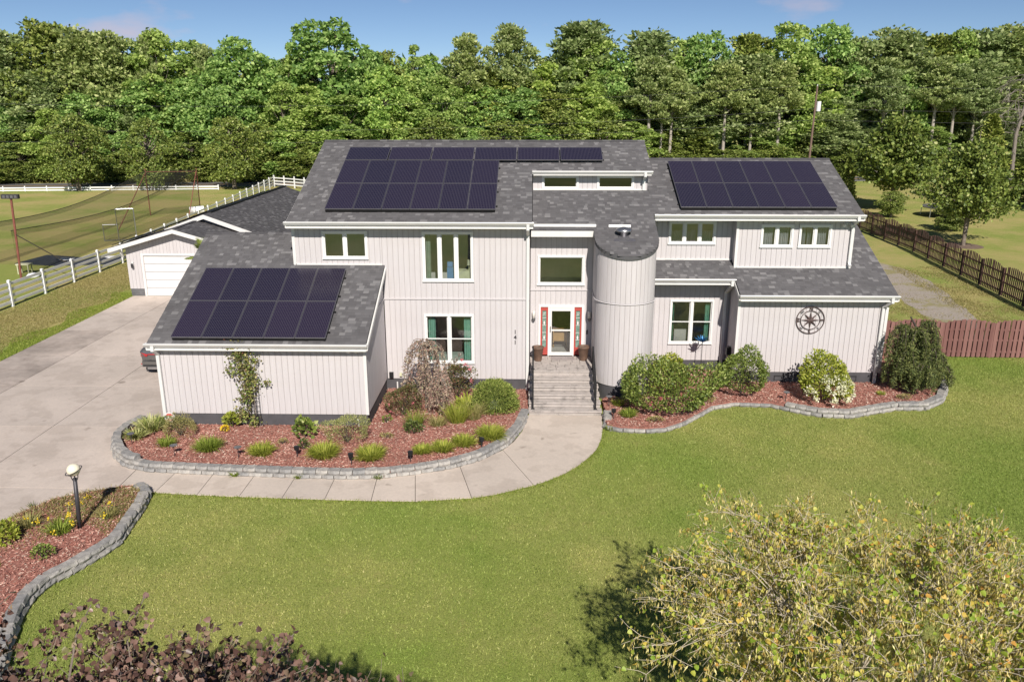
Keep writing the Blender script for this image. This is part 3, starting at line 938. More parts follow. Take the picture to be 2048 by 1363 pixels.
def wall_side(X, Y0, Y1, z0, topf, face, parent=house):
    """wall facing +x (face=1) or -x (face=-1) whose top follows topf(y)"""
    back = MB()
    xa, xb = (X - 0.14, X - 0.018) if face > 0 else (X + 0.018, X + 0.14)
    vs0 = [(xa, Y0, z0), (xb, Y0, z0), (xb, Y1, z0), (xa, Y1, z0)]
    vs1 = [(xa, Y0, topf(Y0)), (xb, Y0, topf(Y0)), (xb, Y1, topf(Y1)), (xa, Y1, topf(Y1))]
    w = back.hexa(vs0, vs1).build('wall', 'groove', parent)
    n = int((Y1 - Y0) / BW)
    for k in range(n + 1):
        a = Y0 + k * BW + GAP / 2; b = min(Y0 + (k + 1) * BW, Y1) - GAP / 2
        if b - a < 0.03: continue
        x0, x1 = (X - 0.02, X) if face > 0 else (X, X + 0.02)
        MB().hexa([(x0, a, z0), (x1, a, z0), (x1, b, z0), (x0, b, z0)], [(x0, a, topf(a)), (x1, a, topf(a)), (x1, b, topf(b)), (x0, b, topf(b))]).build('siding_board', 'siding', w)
    return w

FT = 0.63
# openings cut a little inside the trim
def op(x0, x1, z0, z1): return (x0 + 0.05, x1 - 0.05, z0 + 0.05, z1 - 0.05)
W1 = (-7.81, -6.11, 5.37, 6.42); W2 = (-4.06, -2.14, 4.52, 6.41); W3 = (-4.07, -2.16, 1.27, 3.24)
W4 = (0.28, 2.14, 4.07, 5.26); W5 = (5.77, 7.57, 1.34, 3.23); W6 = (5.61, 7.51, 5.47, 6.41)
W7 = (9.19, 10.48, 5.44, 6.35); W8 = (10.70, 11.99, 5.44, 6.35); W9 = (0.45, 1.96, 7.58, 8.15); W10 = (2.71, 4.23, 7.58, 8.15)
DOOR = (0.33, 2.16, 1.13, 3.26)

g_top = lambda y: 3.25 + 0.455 * (y - 25.85)          # garage roof plane
m_top = lambda y: 6.83 + 0.389 * (y - 29.5)           # main roof plane
c_top = lambda y: 5.66 + 0.40 * (y - 29.1)            # centre / right roof plane
l_top = lambda y: 3.87 + 0.42 * (y - 30.7)            # lower right roof plane

def house_walls():
    wall_front(-12.75, -5.6, 26.15, FT, 3.28)
    wall_side(-5.6, 26.17, 29.98, FT, lambda y: g_top(y) - 0.10, 1)
    wall_front(-5.58, -0.05, 30.0, FT, 3.82, [op(*W3)])
    wall_front(-8.9, -5.58, 30.0, 5.10, 6.90, [op(*W1)])
    wall_front(-5.58, -0.05, 30.0, 3.86, 6.90, [op(*W2)])
    wall_side(-0.03, 30.02, 31.48, FT, lambda y: m_top(y) - 0.10, 1)
    wall_front(0.0, 2.52, 31.5, 1.13, 3.85, [(DOOR[0], DOOR[1], 1.0, DOOR[3])])
    wall_front(0.0, 2.52, 31.5, 3.89, 6.45, [op(*W4)])
    wall_front(4.73, 8.22, 32.6, FT, 4.50, [op(*W5)])
    wall_side(8.2, 31.12, 32.58, FT, lambda y: l_top(y) - 0.10, -1)
    wall_front(8.2, 14.0, 31.1, FT, 3.92)
    wall_front(4.73, 8.27, 32.95, 4.72, 7.0, [op(*W6)])
    wall_side(8.25, 32.47, 32.94, 4.62, lambda y: c_top(y) - 0.10, -1)
    wall_front(8.25, 12.85, 32.45, 4.55, 6.85, [op(*W7), op(*W8)])
    wall_front(0.08, 4.78, 33.8, 7.45, 8.34, [op(*W9), op(*W10)])
    # walls the street never sees: plain sheets
    mb = MB()
    mb.hexa([(-12.75, 26.3, FT), (-12.62, 26.3, FT), (-12.62, 38.0, FT), (-12.75, 38.0, FT)], [(-12.75, 26.3, 3.35), (-12.62, 26.3, 3.35), (-12.62, 38.0, 3.35), (-12.75, 38.0, 3.35)])
    mb.add([(-12.7, 26.3, 3.35), (-12.7, 38.0, 3.35), (-12.7, 31.93, 5.85)], [(0, 1, 2)])
    mb.build('wall', 'siding', house)
    mb = MB()
    mb.add([(-8.87, 30.14, 3.0), (-8.87, 42.3, 3.0), (-8.87, 42.3, 6.75), (-8.87, 36.1, 9.2), (-8.87, 30.14, 6.9)], [(0, 1, 2, 3, 4)])
    mb.build('wall', 'siding', house)
    mb = MB()
    mb.add([(12.83, 32.6, 3.0), (12.83, 41.0, 3.0), (12.83, 41.0, 6.7), (12.83, 36.5, 8.4), (12.83, 32.6, 6.9)], [(0, 1, 2, 3, 4)])
    mb.build('wall', 'siding', house)
    mb = MB()
    mb.add([(13.98, 31.24, FT), (13.98, 40.6, FT), (13.98, 40.6, 3.7), (13.98, 36.0, 5.95), (13.98, 31.24, 3.9)], [(0, 1, 2, 3, 4)])
    mb.build('wall', 'siding', house)
    mb = MB()
    
    for bx in ((-12.7, -8.9, 37.9, 38.0, FT, 3.3), (-8.85, 4.8, 42.2, 42.3, FT, 6.8), (4.8, 13.98, 40.9, 41.0, FT, 6.7)):
        MB().box(*bx).build('wall', 'siding', house)
    mb = MB()
    mb.add([(4.79, 33.8, 7.4), (4.79, 36.6, 8.6), (4.79, 36.1, 9.25), (4.79, 33.8, 8.4)], [(0, 1, 2, 3)])
    mb.build('wall', 'siding', house)
    mb = MB()
    mb.add([(0.06, 30.8, 6.0), (0.06, 33.8, 7.5), (0.06, 33.8, 8.36), (0.06, 30.8, 7.2)], [(0, 1, 2, 3)])
    mb.build('wall', 'siding', house)
    # foundation, set back a little from the boards
    def fnd(x0, x1, y0, y1):
        MB().box(x0, x1, y0, y1, -0.2, FT).build('foundation', 'foundation', house)
    fnd(-12.72, -5.63, 26.18, 38.0)
    fnd(-5.63, -0.06, 30.03, 42.2)
    fnd(-0.06, 8.23, 32.63, 40.9)
    MB().box(8.23, 13.97, 31.13, 40.9, -0.2, FT).build('foundation', 'foundation', house)
    # foundation vents in the compass wall
    for x0, x1 in ((9.84, 10.25), (12.73, 13.13)):
        v = MB(); v.box(x0, x1, 31.105, 31.13, 0.27, 0.475); w = v.build('vent', 'car_trim', house)
        s = MB()
        s.box(x0 + 0.02, x1 - 0.05, 31.09, 31.104, 0.28, 0.43); s.build('vent_cover', 'foundation', w)
    # drip trims between the storeys
    MB().box(-5.58, -0.03, 29.965, 30.02, 3.815, 3.865).build('belt_trim', 'siding', house)
    MB().box(0.0, 2.45, 31.465, 31.52, 3.845, 3.895).build('belt_trim', 'siding', house)
    MB().box(-5.60, -5.565, 27.25, 29.96, 3.80, 3.85).build('belt_trim', 'siding', house)
    # corner boards
    for x0, x1, y0, y1, z0, z1 in ((-12.79, -12.68, 26.12, 26.16, FT, 3.2), (-5.67, -5.57, 26.12, 26.19, FT, 3.2), (-8.94, -8.83, 29.96, 30.02, 5.14, 6.65),
                                   (8.16, 8.26, 31.06, 31.12, FT, 3.7), (13.92, 14.03, 31.06, 31.12, FT, 3.7), (8.21, 8.31, 32.41, 32.47, 4.6, 6.6), (12.77, 12.88, 32.41, 32.47, 4.6, 6.6)):
        MB().box(x0, x1, y0, y1, z0, z1).build('corner_board', 'trim', house)
    # flashing boards where upper walls meet lower roofs
    MB().box(-8.85, -5.58, 29.96, 30.0, g_top(29.98) + 0.01, g_top(29.98) + 0.06).build('flashing', 'trim', house)
    MB().box(4.75, 8.2, 32.91, 32.95, l_top(32.93) + 0.01, l_top(32.93) + 0.07).build('flashing', 'trim', house)
    MB().box(8.32, 12.76, 32.41, 32.45, l_top(32.43) + 0.01, l_top(32.43) + 0.06).build('flashing', 'trim', house)
    MB().box(0.1, 4.7, 33.76, 33.8, c_top(33.78) + 0.01, c_top(33.78) + 0.06).build('flashing', 'trim', house)
house_walls()

TC, TR = (3.6, 30.3), 1.13
def tower():
    cx, cy = TC
    N = 19
    core = MB()
    path = [(cx - TR + 0.02, 31.5)]
    K = 36
    path += [(cx - (TR - 0.02) * math.cos(math.pi * k / K), cy - (TR - 0.02) * math.sin(math.pi * k / K)) for k in range(K + 1)]
    path += [(cx + TR - 0.02, 32.6)]
    n = len(path)
    for i in range(n - 1):
        (xa, ya), (xb, yb) = path[i], path[i + 1]
        core.add([(xa, ya, FT), (xb, yb, FT), (xb, yb, c_top(yb) - 0.05), (xa, ya, c_top(ya) - 0.05)], [(0, 1, 2, 3)])
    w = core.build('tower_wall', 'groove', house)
    for lvl, (za, zb) in enumerate(((FT, 3.82), (3.87, None))):
        for k in range(N):
            a0 = math.pi * k / N + 0.0072; a1 = math.pi * (k + 1) / N - 0.0072
            mb = MB(); sub = 3
            ring = []
            for s in range(sub + 1):
                a = a0 + (a1 - a0) * s / sub
                for r in (TR, TR - 0.03):
                    x, y = cx - r * math.cos(a), cy - r * math.sin(a)
                    ring.append((x, y))
            vs = [(x, y, za) for x, y in ring] + [(x, y, (zb if zb else c_top(y) - 0.06)) for x, y in ring]
            m2 = len(ring); fs = []
            for s in range(sub):
                o0, i0, o1, i1 = 2 * s, 2 * s + 1, 2 * s + 2, 2 * s + 3
                fs += [(o0, o1, o1 + m2, o0 + m2), (i1, i0, i0 + m2, i1 + m2), (o0, i0, i1, o1), (o0 + m2, o1 + m2, i1 + m2, i0 + m2)]
            fs += [(0, m2, m2 + 1, 1), (m2 - 2, m2 - 1, 2 * m2 - 1, 2 * m2 - 2)]
            mb.add(vs, fs).build('siding_board', 'siding', w)
        # straight flanks behind the curve
        for X, y1, sgn in ((cx - TR, 31.48, -1), (cx + TR, 32.58, 1)):
            y = cy + 0.01
            while y < y1 - 0.05:
                b = min(y + BW, y1) - GAP
                x0, x1 = (X, X + 0.02) if sgn < 0 else (X - 0.02, X)
                t0, t1 = (zb, zb) if zb else (c_top(y) - 0.06, c_top(b) - 0.06)
                MB().hexa([(x0, y, za), (x1, y, za), (x1, b, za), (x0, b, za)], [(x0, y, t0), (x1, y, t0), (x1, b, t1), (x0, b, t1)]).build('siding_board', 'siding', w)
                y += BW
    bt = MB()
    pts = [(cx - TR - 0.02, 31.4, 3.845)] + [(cx - (TR + 0.02) * math.cos(math.pi * k / 24), cy - (TR + 0.02) * math.sin(math.pi * k / 24), 3.845) for k in range(25)] + [(cx + TR + 0.02, 32.5, 3.845)]
    bt.tube(pts, 0.025, 4).build('belt_trim', 'siding', house)
    f = MB()
    poly = [(cx - TR + 0.04, 32.6)] + [(cx - (TR - 0.035) * math.cos(math.pi * k / 30), cy - (TR - 0.035) * math.sin(math.pi * k / 30)) for k in range(31)] + [(cx + TR - 0.04, 32.6)]
    f.prism(poly, -0.2, FT).build('foundation', 'foundation', house)
tower()

# ------------------------------------------------------------------ roofs
def shingle_verts(intervals, Y0, Y1, zf, slope, seed, ex=0.155, wmin=0.10, wmax=0.27):
    """thin tabs laid in courses on the plane z = zf(y); intervals(y) gives the x ranges"""
    rnd = random.Random(seed)
    ca = 1 / math.sqrt(1 + slope * slope); sa = slope * ca
    vs, fs = [], []
    step = ex * ca
    y = Y0
    nn = (0, -sa, ca)
    while y < Y1 - 0.02:
        y2 = min(y + step * 1.12, Y1)
        for xa, xb in intervals(min(y + step * 0.5, Y1 - 0.01)):
            x = xa
            while x < xb - 0.01:
                w = rnd.uniform(wmin, wmax)
                e = min(x + w, xb)
                if xb - e < 0.08: e = xb
                t = rnd.choice((0.010, 0.014, 0.022)); yb = y - (rnd.choice((0, 0, 0.012)) if y > Y0 else 0)
                z1, z2 = zf(yb), zf(y2)
                a = len(vs)
                vs += [(x, yb + nn[1] * t, z1 + nn[2] * t), (e, yb + nn[1] * t, z1 + nn[2] * t), (e, y2 + nn[1] * 0.004, z2 + nn[2] * 0.004), (x, y2 + nn[1] * 0.004, z2 + nn[2] * 0.004),
                       (x, yb - 0.001, z1 - 0.003), (e, yb - 0.001, z1 - 0.003)]
                fs += [(a, a + 1, a + 2, a + 3), (a + 4, a + 5, a + 1, a)]
                x = e
        y += step
    return vs, fs

def arc_x(y, r):
    return r * math.sqrt(max(0.0, 1 - ((TC[1] - y) / r) ** 2)) if y < TC[1] else r

TRR = 1.2
def iv_main(y): return [(-8.97, 0.05)] if y < 33.4 else [(-8.97, 4.88)]
def iv_centre(y):
    if y < 30.8: return [(TC[0] - arc_x(y, TRR), TC[0] + arc_x(y, TRR))]
    if y < 31.95: return [(0.08, TC[0] + TRR)]
    if y < 33.78: return [(0.08, 13.0)]
    return [(4.82, 13.0)]
def iv_lower(y):
    if y < 31.7: return [(8.12, 14.17)]
    if y < 32.43: return [(4.76, 14.17)]
    if y < 32.93: return [(4.76, 8.22), (12.88, 14.17)]
    return [(12.88, 14.17)]
def iv_garage(y): return [(-12.92, -5.5)] if y < 29.98 else [(-12.92, -8.92)]

def roof(slabs, ridge, plane, iv, Y0, Y1, slope, seed):
    mb = MB()
    for s in slabs: mb.slab(s, 0.13)
    r = mb.build('roof', 'roof_deck', house)
    vs, fs = shingle_verts(iv, Y0, Y1, lambda y: plane(y) + 0.012, slope, seed)
    sh = link('shingles', np_mesh('shingles', np.array(vs) - np.array(ORG[house]), fs, 'shingle'), r, ORG[house])
    tag(sh, None, None, None, 'stuff')
    for (x0, x1, y, z) in ridge:
        c = MB(); k = int((x1 - x0) / 0.3)
        for q in range(k):
            a = x0 + (x1 - x0) * q / k; b = x0 + (x1 - x0) * (q + 1) / k + 0.02
            c.add([(a, y - 0.13, z - 0.030), (b, y - 0.13, z - 0.036), (b, y, z + 0.028), (a, y, z + 0.036), (b, y + 0.13, z - 0.036), (a, y + 0.13, z - 0.030)], [(0, 1, 2, 3), (3, 2, 4, 5)])
        cc = link('ridge_cap', np_mesh('ridge_cap', np.array(c.v) - np.array(ORG[house]), c.f, 'shingle'), r, ORG[house])
        tag(cc, None, None, None, 'stuff')
    return r

def rect(x0, x1, y0, y1, pl): return [(x0, y0, pl(y0)), (x1, y0, pl(y0)), (x1, y1, pl(y1)), (x0, y1, pl(y1))]
def roofs():
    bk = lambda ridge_y, ridge_z, s: (lambda y: ridge_z - s * (y - ridge_y))
    mz = m_top(36.1)
    R1 = roof([rect(-8.97, 0.05, 29.5, 33.4, m_top), rect(-8.97, 4.88, 33.4, 36.1, m_top), rect(-8.97, 4.88, 36.1, 42.8, bk(36.1, mz, 0.389))], [(-8.97, 4.88, 36.1, mz + 0.02)], m_top, iv_main, 29.5, 36.1, 0.389, 1)
    cz = c_top(36.5)
    arc = [(TC[0] - TRR * math.cos(math.pi * k / 24), TC[1] - TRR * math.sin(math.pi * k / 24)) for k in range(25)]
    poly = arc + [(TC[0] + TRR, 31.95), (TC[0] - TRR, 31.95)]
    tow = [(x, y, c_top(y)) for x, y in poly]
    R2 = roof([tow, rect(0.07, TC[0] - TRR, 30.8, 31.95, c_top), rect(0.07, 13.0, 31.95, 33.85, c_top), rect(4.8, 13.0, 33.85, 36.5, c_top), rect(4.8, 13.0, 36.5, 41.4, bk(36.5, cz, 0.40))], [(4.95, 13.0, 36.5, cz + 0.02)], c_top, iv_centre, TC[1] - TRR + 0.01, 36.5, 0.40, 2)
    R3 = roof([rect(8.12, 14.17, 30.7, 31.7, l_top), rect(4.75, 14.17, 31.7, 32.45, l_top), rect(4.75, 8.25, 32.45, 32.97, l_top), rect(12.84, 14.17, 32.45, 36.0, l_top), rect(12.84, 14.17, 36.0, 41.0, bk(36.0, l_top(36.0), 0.42))], [(12.9, 14.17, 36.0, l_top(36.0) + 0.02)], l_top, iv_lower, 30.7, 36.0, 0.42, 3)
    gz = g_top(31.93)
    R4 = roof([rect(-12.92, -5.5, 25.85, 30.0, g_top), rect(-12.92, -8.87, 30.0, 31.93, g_top), rect(-12.92, -8.87, 31.93, 38.3, bk(31.93, gz, 0.455))], [(-12.92, -8.9, 31.93, gz + 0.02)], g_top, iv_garage, 25.85, 31.93, 0.455, 4)
    # metal snow strips and flue dome
    for x0, x1, y in ((0.12, 2.5, 31.05), (2.98, 3.82, 31.02)):
        z = c_top(y)
        MB().add([(x0, y - 0.05, z + 0.02), (x1, y - 0.05, z + 0.02), (x1, y - 0.02, z + 0.11), (x0, y - 0.02, z + 0.11), (x0, y + 0.12, z + 0.07), (x1, y + 0.12, z + 0.07)], [(0, 1, 2, 3), (3, 2, 5, 4)]).build('roof_diverter', 'gutter', R2)
    x, y = 3.50, 30.45; z = c_top(y)
    MB().add([(x - 0.40, y - 0.42, c_top(y - 0.42) + 0.03), (x + 0.42, y - 0.42, c_top(y - 0.42) + 0.03), (x + 0.40, y - 0.30, c_top(y - 0.30) + 0.04), (x + 0.20, y - 0.2, c_top(y - 0.2) + 0.04), (x + 0.2, y + 0.2, c_top(y + 0.2) + 0.04), (x - 0.2, y + 0.2, c_top(y + 0.2) + 0.04), (x - 0.2, y - 0.2, c_top(y - 0.2) + 0.04), (x - 0.38, y - 0.30, c_top(y - 0.30) + 0.04)], [tuple(range(8))]).build('flue_flashing', 'panel_frame', R2)
    MB().lathe((x, y, z), [(0.15, -0.1), (0.15, 0.16), (0.30, 0.17), (0.305, 0.21), (0.28, 0.26), (0.20, 0.31), (0.10, 0.335), (0.02, 0.34)], 24).build('roof_vent', 'steel', R2, smooth=True)
    return R1, R2, R3, R4
roofs()

# ------------------------------------------------------------------ gutters, fascias, downspouts
def gutter(x0, x1, y, z, fascia=0.20):
    """K-profile gutter whose back sits at the eave edge y, top at z"""
    p = [(y + 0.02, z), (y - 0.115, z), (y - 0.125, z - 0.02), (y - 0.11, z - 0.05), (y - 0.07, z - 0.10), (y - 0.055, z - 0.125), (y + 0.02, z - 0.125)]
    g = MB().xprofile(p, x0, x1).build('gutter', 'gutter', house)
    MB().box(x0 + 0.03, x1 - 0.03, y + 0.022, y + 0.05, z - fascia - 0.05, z + 0.01).build('fascia', 'trim', g)
    lip = MB().box(x0 + 0.05, x1 - 0.05, y - 0.035, y + 0.021, z - fascia - 0.045, z - fascia).build('fascia_lip', 'trim', g)
    MB().box(x0 + 0.05, x1 - 0.05, y + 0.05, y + 0.40, z - fascia - 0.02, z - fascia + 0.0).build('soffit', 'trim', g)
    return g
gutter(-13.0, -5.45, 25.86, 3.26)
gutter(-9.05, 0.12, 29.51, 6.84)
gutter(4.85, 13.06, 31.96, c_top(31.95) + 0.01)
gutter(4.76, 8.16, 31.71, l_top(31.7) + 0.01)
gutter(8.10, 14.22, 30.71, 3.88)
gutter(0.05, 4.92, 33.41, m_top(33.4) + 0.01, 0.14)
# entry fascia
MB().box(0.02, TC[0] - TRR + 0.05, 30.79, 30.84, c_top(30.8) - 0.24, c_top(30.8) - 0.015).build('fascia', 'trim', house)
MB().box(0.02, 2.45, 30.84, 31.5, c_top(30.8) - 0.23, c_top(30.8) - 0.21).build('soffit', 'trim', house)
# rake boards
def rake(x, y0, y1, pl, w=0.05):
    MB().hexa([(x - w / 2, y0, pl(y0) - 0.22), (x + w / 2, y0, pl(y0) - 0.22), (x + w / 2, y1, pl(y1) - 0.22), (x - w / 2, y1, pl(y1) - 0.22)], [(x - w / 2, y0, pl(y0) - 0.07), (x + w / 2, y0, pl(y0) - 0.07), (x + w / 2, y1, pl(y1) - 0.07), (x - w / 2, y1, pl(y1) - 0.07)]).build('rake_board', 'trim', house)
rake(-12.95, 25.85, 31.93, g_top); rake(-5.47, 25.87, 29.98, g_top); rake(-9.0, 29.5, 36.1, m_top); rake(14.2, 30.7, 36.0, l_top); rake(13.03, 31.95, 36.5, c_top); rake(8.11, 30.72, 31.69, l_top)

def downspout(pts, shoe=None):
    mb = MB()
    pts = [Vector(p) for p in pts]
    for a, b in zip(pts[:-1], pts[1:]):
        d = (b - a).normalized()
        mb.bar(a - d * 0.03, b + d * 0.03, 0.105, 0.085, up=(0, 1, 0) if abs(d.z) > 0.8 else (0, 0, 1))
    return mb.build('downspout', 'gutter', house)
downspout([(-12.72, 25.80, 3.16), (-12.72, 25.80, 3.02), (-12.70, 26.07, 2.80), (-12.70, 26.07, 0.10), (-12.70, 25.95, 0.03)])
downspout([(-0.10, 29.45, 6.74), (-0.10, 29.45, 6.58), (-0.10, 29.92, 6.30), (-0.10, 29.92, 0.12), (-0.10, 29.82, 0.05)])
downspout([(12.78, 31.90, 6.72), (12.78, 31.90, 6.60), (12.78, 32.37, 6.35), (12.78, 32.37, 4.80), (12.78, 32.25, 4.74)])
downspout([(8.02, 31.65, 4.20), (8.02, 31.65, 4.05), (8.0, 32.52, 3.55), (8.0, 32.52, 0.15)])
downspout([(13.95, 30.65, 3.78), (13.95, 30.65, 3.62), (13.80, 31.02, 3.35), (13.80, 31.02, 0.12), (13.80, 30.92, 0.05)])
downspout([(4.62, 33.34, 8.28), (4.62, 33.34, 8.16), (4.62, 33.74, 8.02), (4.62, 33.74, 7.58)])
# white conduits on the garage corner
MB().tube([(-5.95, 26.12, 0.12), (-5.95, 26.12, 0.42), (-5.99, 26.13, 0.46)], 0.022, 8).build('standpipe', 'gutter', house)
MB().tube([(-5.2, 29.95, 0.12), (-5.2, 29.95, 0.50)], 0.03, 8).build('standpipe', 'gutter', house)

# ------------------------------------------------------------------ windows
def window(w, Y, cols, hung=False, curtains=(), room='room', sill=True, glass='glass', furn=None):
    x0, x1, z0, z1 = w
    t = 0.075
    fr = MB()
    # outer casing, butted
    fr.box(x0, x0 + t, Y - 0.045, Y + 0.03, z0, z1)
    fr.box(x1 - t, x1, Y - 0.045, Y + 0.03, z0, z1)
    fr.box(x0 + t, x1 - t, Y - 0.045, Y + 0.03, z1 - t, z1)
    fr.box(x0 + t, x1 - t, Y - 0.045, Y + 0.03, z0, z0 + t)
    if sill: fr.box(x0 - 0.02, x1 + 0.02, Y - 0.07, Y - 0.046, z0 - 0.01, z0 + 0.05)
    root = fr.build('window', 'vinyl', house)
    ia, ib, ja, jb = x0 + t, x1 - t, z0 + t, z1 - t
    mull = 0.10
    cw = (ib - ia - mull * (cols - 1)) / cols
    for c in range(cols):
        a = ia + c * (cw + mull); b = a + cw
        if c: MB().box(a - mull, a, Y - 0.035, Y + 0.04, ja, jb).build('mullion', 'vinyl', root)
        sash = MB(); s = 0.035
        rows = [(ja, jb)] if not hung else [(ja, (ja + jb) / 2 + 0.02), ((ja + jb) / 2 - 0.02, jb)]
        for r, (p, q) in enumerate(rows):
            yy = Y + 0.0 + (0.03 if r == 1 else 0.0)
            sash.box(a, a + s, yy, yy + 0.03, p, q); sash.box(b - s, b, yy, yy + 0.03, p, q)
            sash.box(a + s, b - s, yy, yy + 0.03, p, p + s); sash.box(a + s, b - s, yy, yy + 0.03, q - s, q)
            pane = MB().add([(a + s, yy + 0.015, p + s), (b - s, yy + 0.015, p + s), (b - s, yy + 0.015, q - s), (a + s, yy + 0.015, q - s)], [(0, 1, 2, 3)])
            pane.build('pane', glass, root)
        sash.build('sash', 'vinyl', root)
    # the room behind
    rm = MB(); d = 2.2; e = 0.35
    xa, xb, za, zb, ya, yb = x0 - e, x1 + e, z0 - 0.7, z1 + 0.05, Y + 0.15, Y + d
    rm.add([(xa, ya, za), (xb, ya, za), (xb, yb, za), (xa, yb, za), (xa, ya, zb), (xb, ya, zb), (xb, yb, zb), (xa, yb, zb)], [(0, 1, 2, 3), (7, 6, 5, 4), (2, 6, 7, 3), (0, 3, 7, 4), (1, 5, 6, 2)])
    rm.build('room_interior', room, root)
    for ca, cb, ha, hb, mt in curtains:
        cm = MB(); n = 18; pts = []
        A = x0 + (x1 - x0) * ca; B = x0 + (x1 - x0) * cb; H0 = z0 + (z1 - z0) * ha; H1 = z0 + (z1 - z0) * hb
        for k in range(n + 1):
            x = A + (B - A) * k / n; y = Y + 0.20 + 0.035 * math.sin(k * 1.9)
            pts += [(x, y, H0), (x, y, H1 + 0.02 * math.sin(k * 0.9))]
        cm.add(pts, [(2 * k, 2 * k + 2, 2 * k + 3, 2 * k + 1) for k in range(n)])
        cm.build('curtain', mt, root)
    if furn: furn(root)
    return root

def furn_upper(root):
    m = MB(); m.box(-3.2, -2.95, 30.5, 30.9, 4.45, 4.95); m.box(-3.22, -2.93, 30.85, 30.95, 4.45, 5.1)
    m.build('armchair', 'chair_blue', root)
    MB().box(-2.92, -2.3, 30.5, 31.0, 4.45, 4.82).build('daybed', 'chair_cream', root)
    MB().lathe((-2.32, 30.6, 4.82), [(0.07, 0), (0.05, 0.12), (0.09, 0.2), (0.12, 0.22), (0.10, 0.42), (0.02, 0.42)], 12).build('lamp', 'chair_cream', root)
def furn_lower(root):
    MB().box(-3.9, -2.4, 31.3, 31.9, 0.9, 1.75).build('sofa', 'sofa', root)
    MB().box(-3.7, -2.6, 30.6, 31.1, 0.9, 1.42).build('table', 'curtain_sage', root)

window(W1, 30.0, 2)
window(W2, 30.0, 3, False, [(0.06, 0.15, 0.02, 0.95, 'curtain_sage'), (0.93, 0.97, 0.02, 0.95, 'curtain_sage')], furn=furn_upper)
window(W3, 30.0, 2, True, [(0.07, 0.21, 0.04, 0.96, 'curtain_green'), (0.79, 0.94, 0.04, 0.96, 'curtain_green')], furn=furn_lower)
window(W4, 31.5, 1, room='room_pale')
window(W5, 32.6, 2, True, [(0.06, 0.12, 0.04, 0.96, 'curtain_green'), (0.83, 0.94, 0.04, 0.96, 'curtain_green')])
window(W6, 32.95, 3, False, [(0.05, 0.30, 0.05, 0.55, 'blind'), (0.36, 0.47, 0.05, 0.52, 'curtain_lilac'), (0.48, 0.60, 0.05, 0.60, 'curtain_lilac'), (0.70, 0.94, 0.05, 0.55, 'blind')])
window(W7, 32.45, 2, False, [(0.06, 0.44, 0.05, 0.88, 'blind'), (0.56, 0.92, 0.05, 0.88, 'blind')])
window(W8, 32.45, 2, False, [(0.06, 0.26, 0.05, 0.9, 'blind'), (0.30, 0.44, 0.05, 0.88, 'blind'), (0.56, 0.92, 0.05, 0.88, 'blind')])
window(W9, 33.8, 1, room='room', glass='glass_dark', sill=False)
window(W10, 33.8, 1, room='room', glass='glass_dark', sill=False)

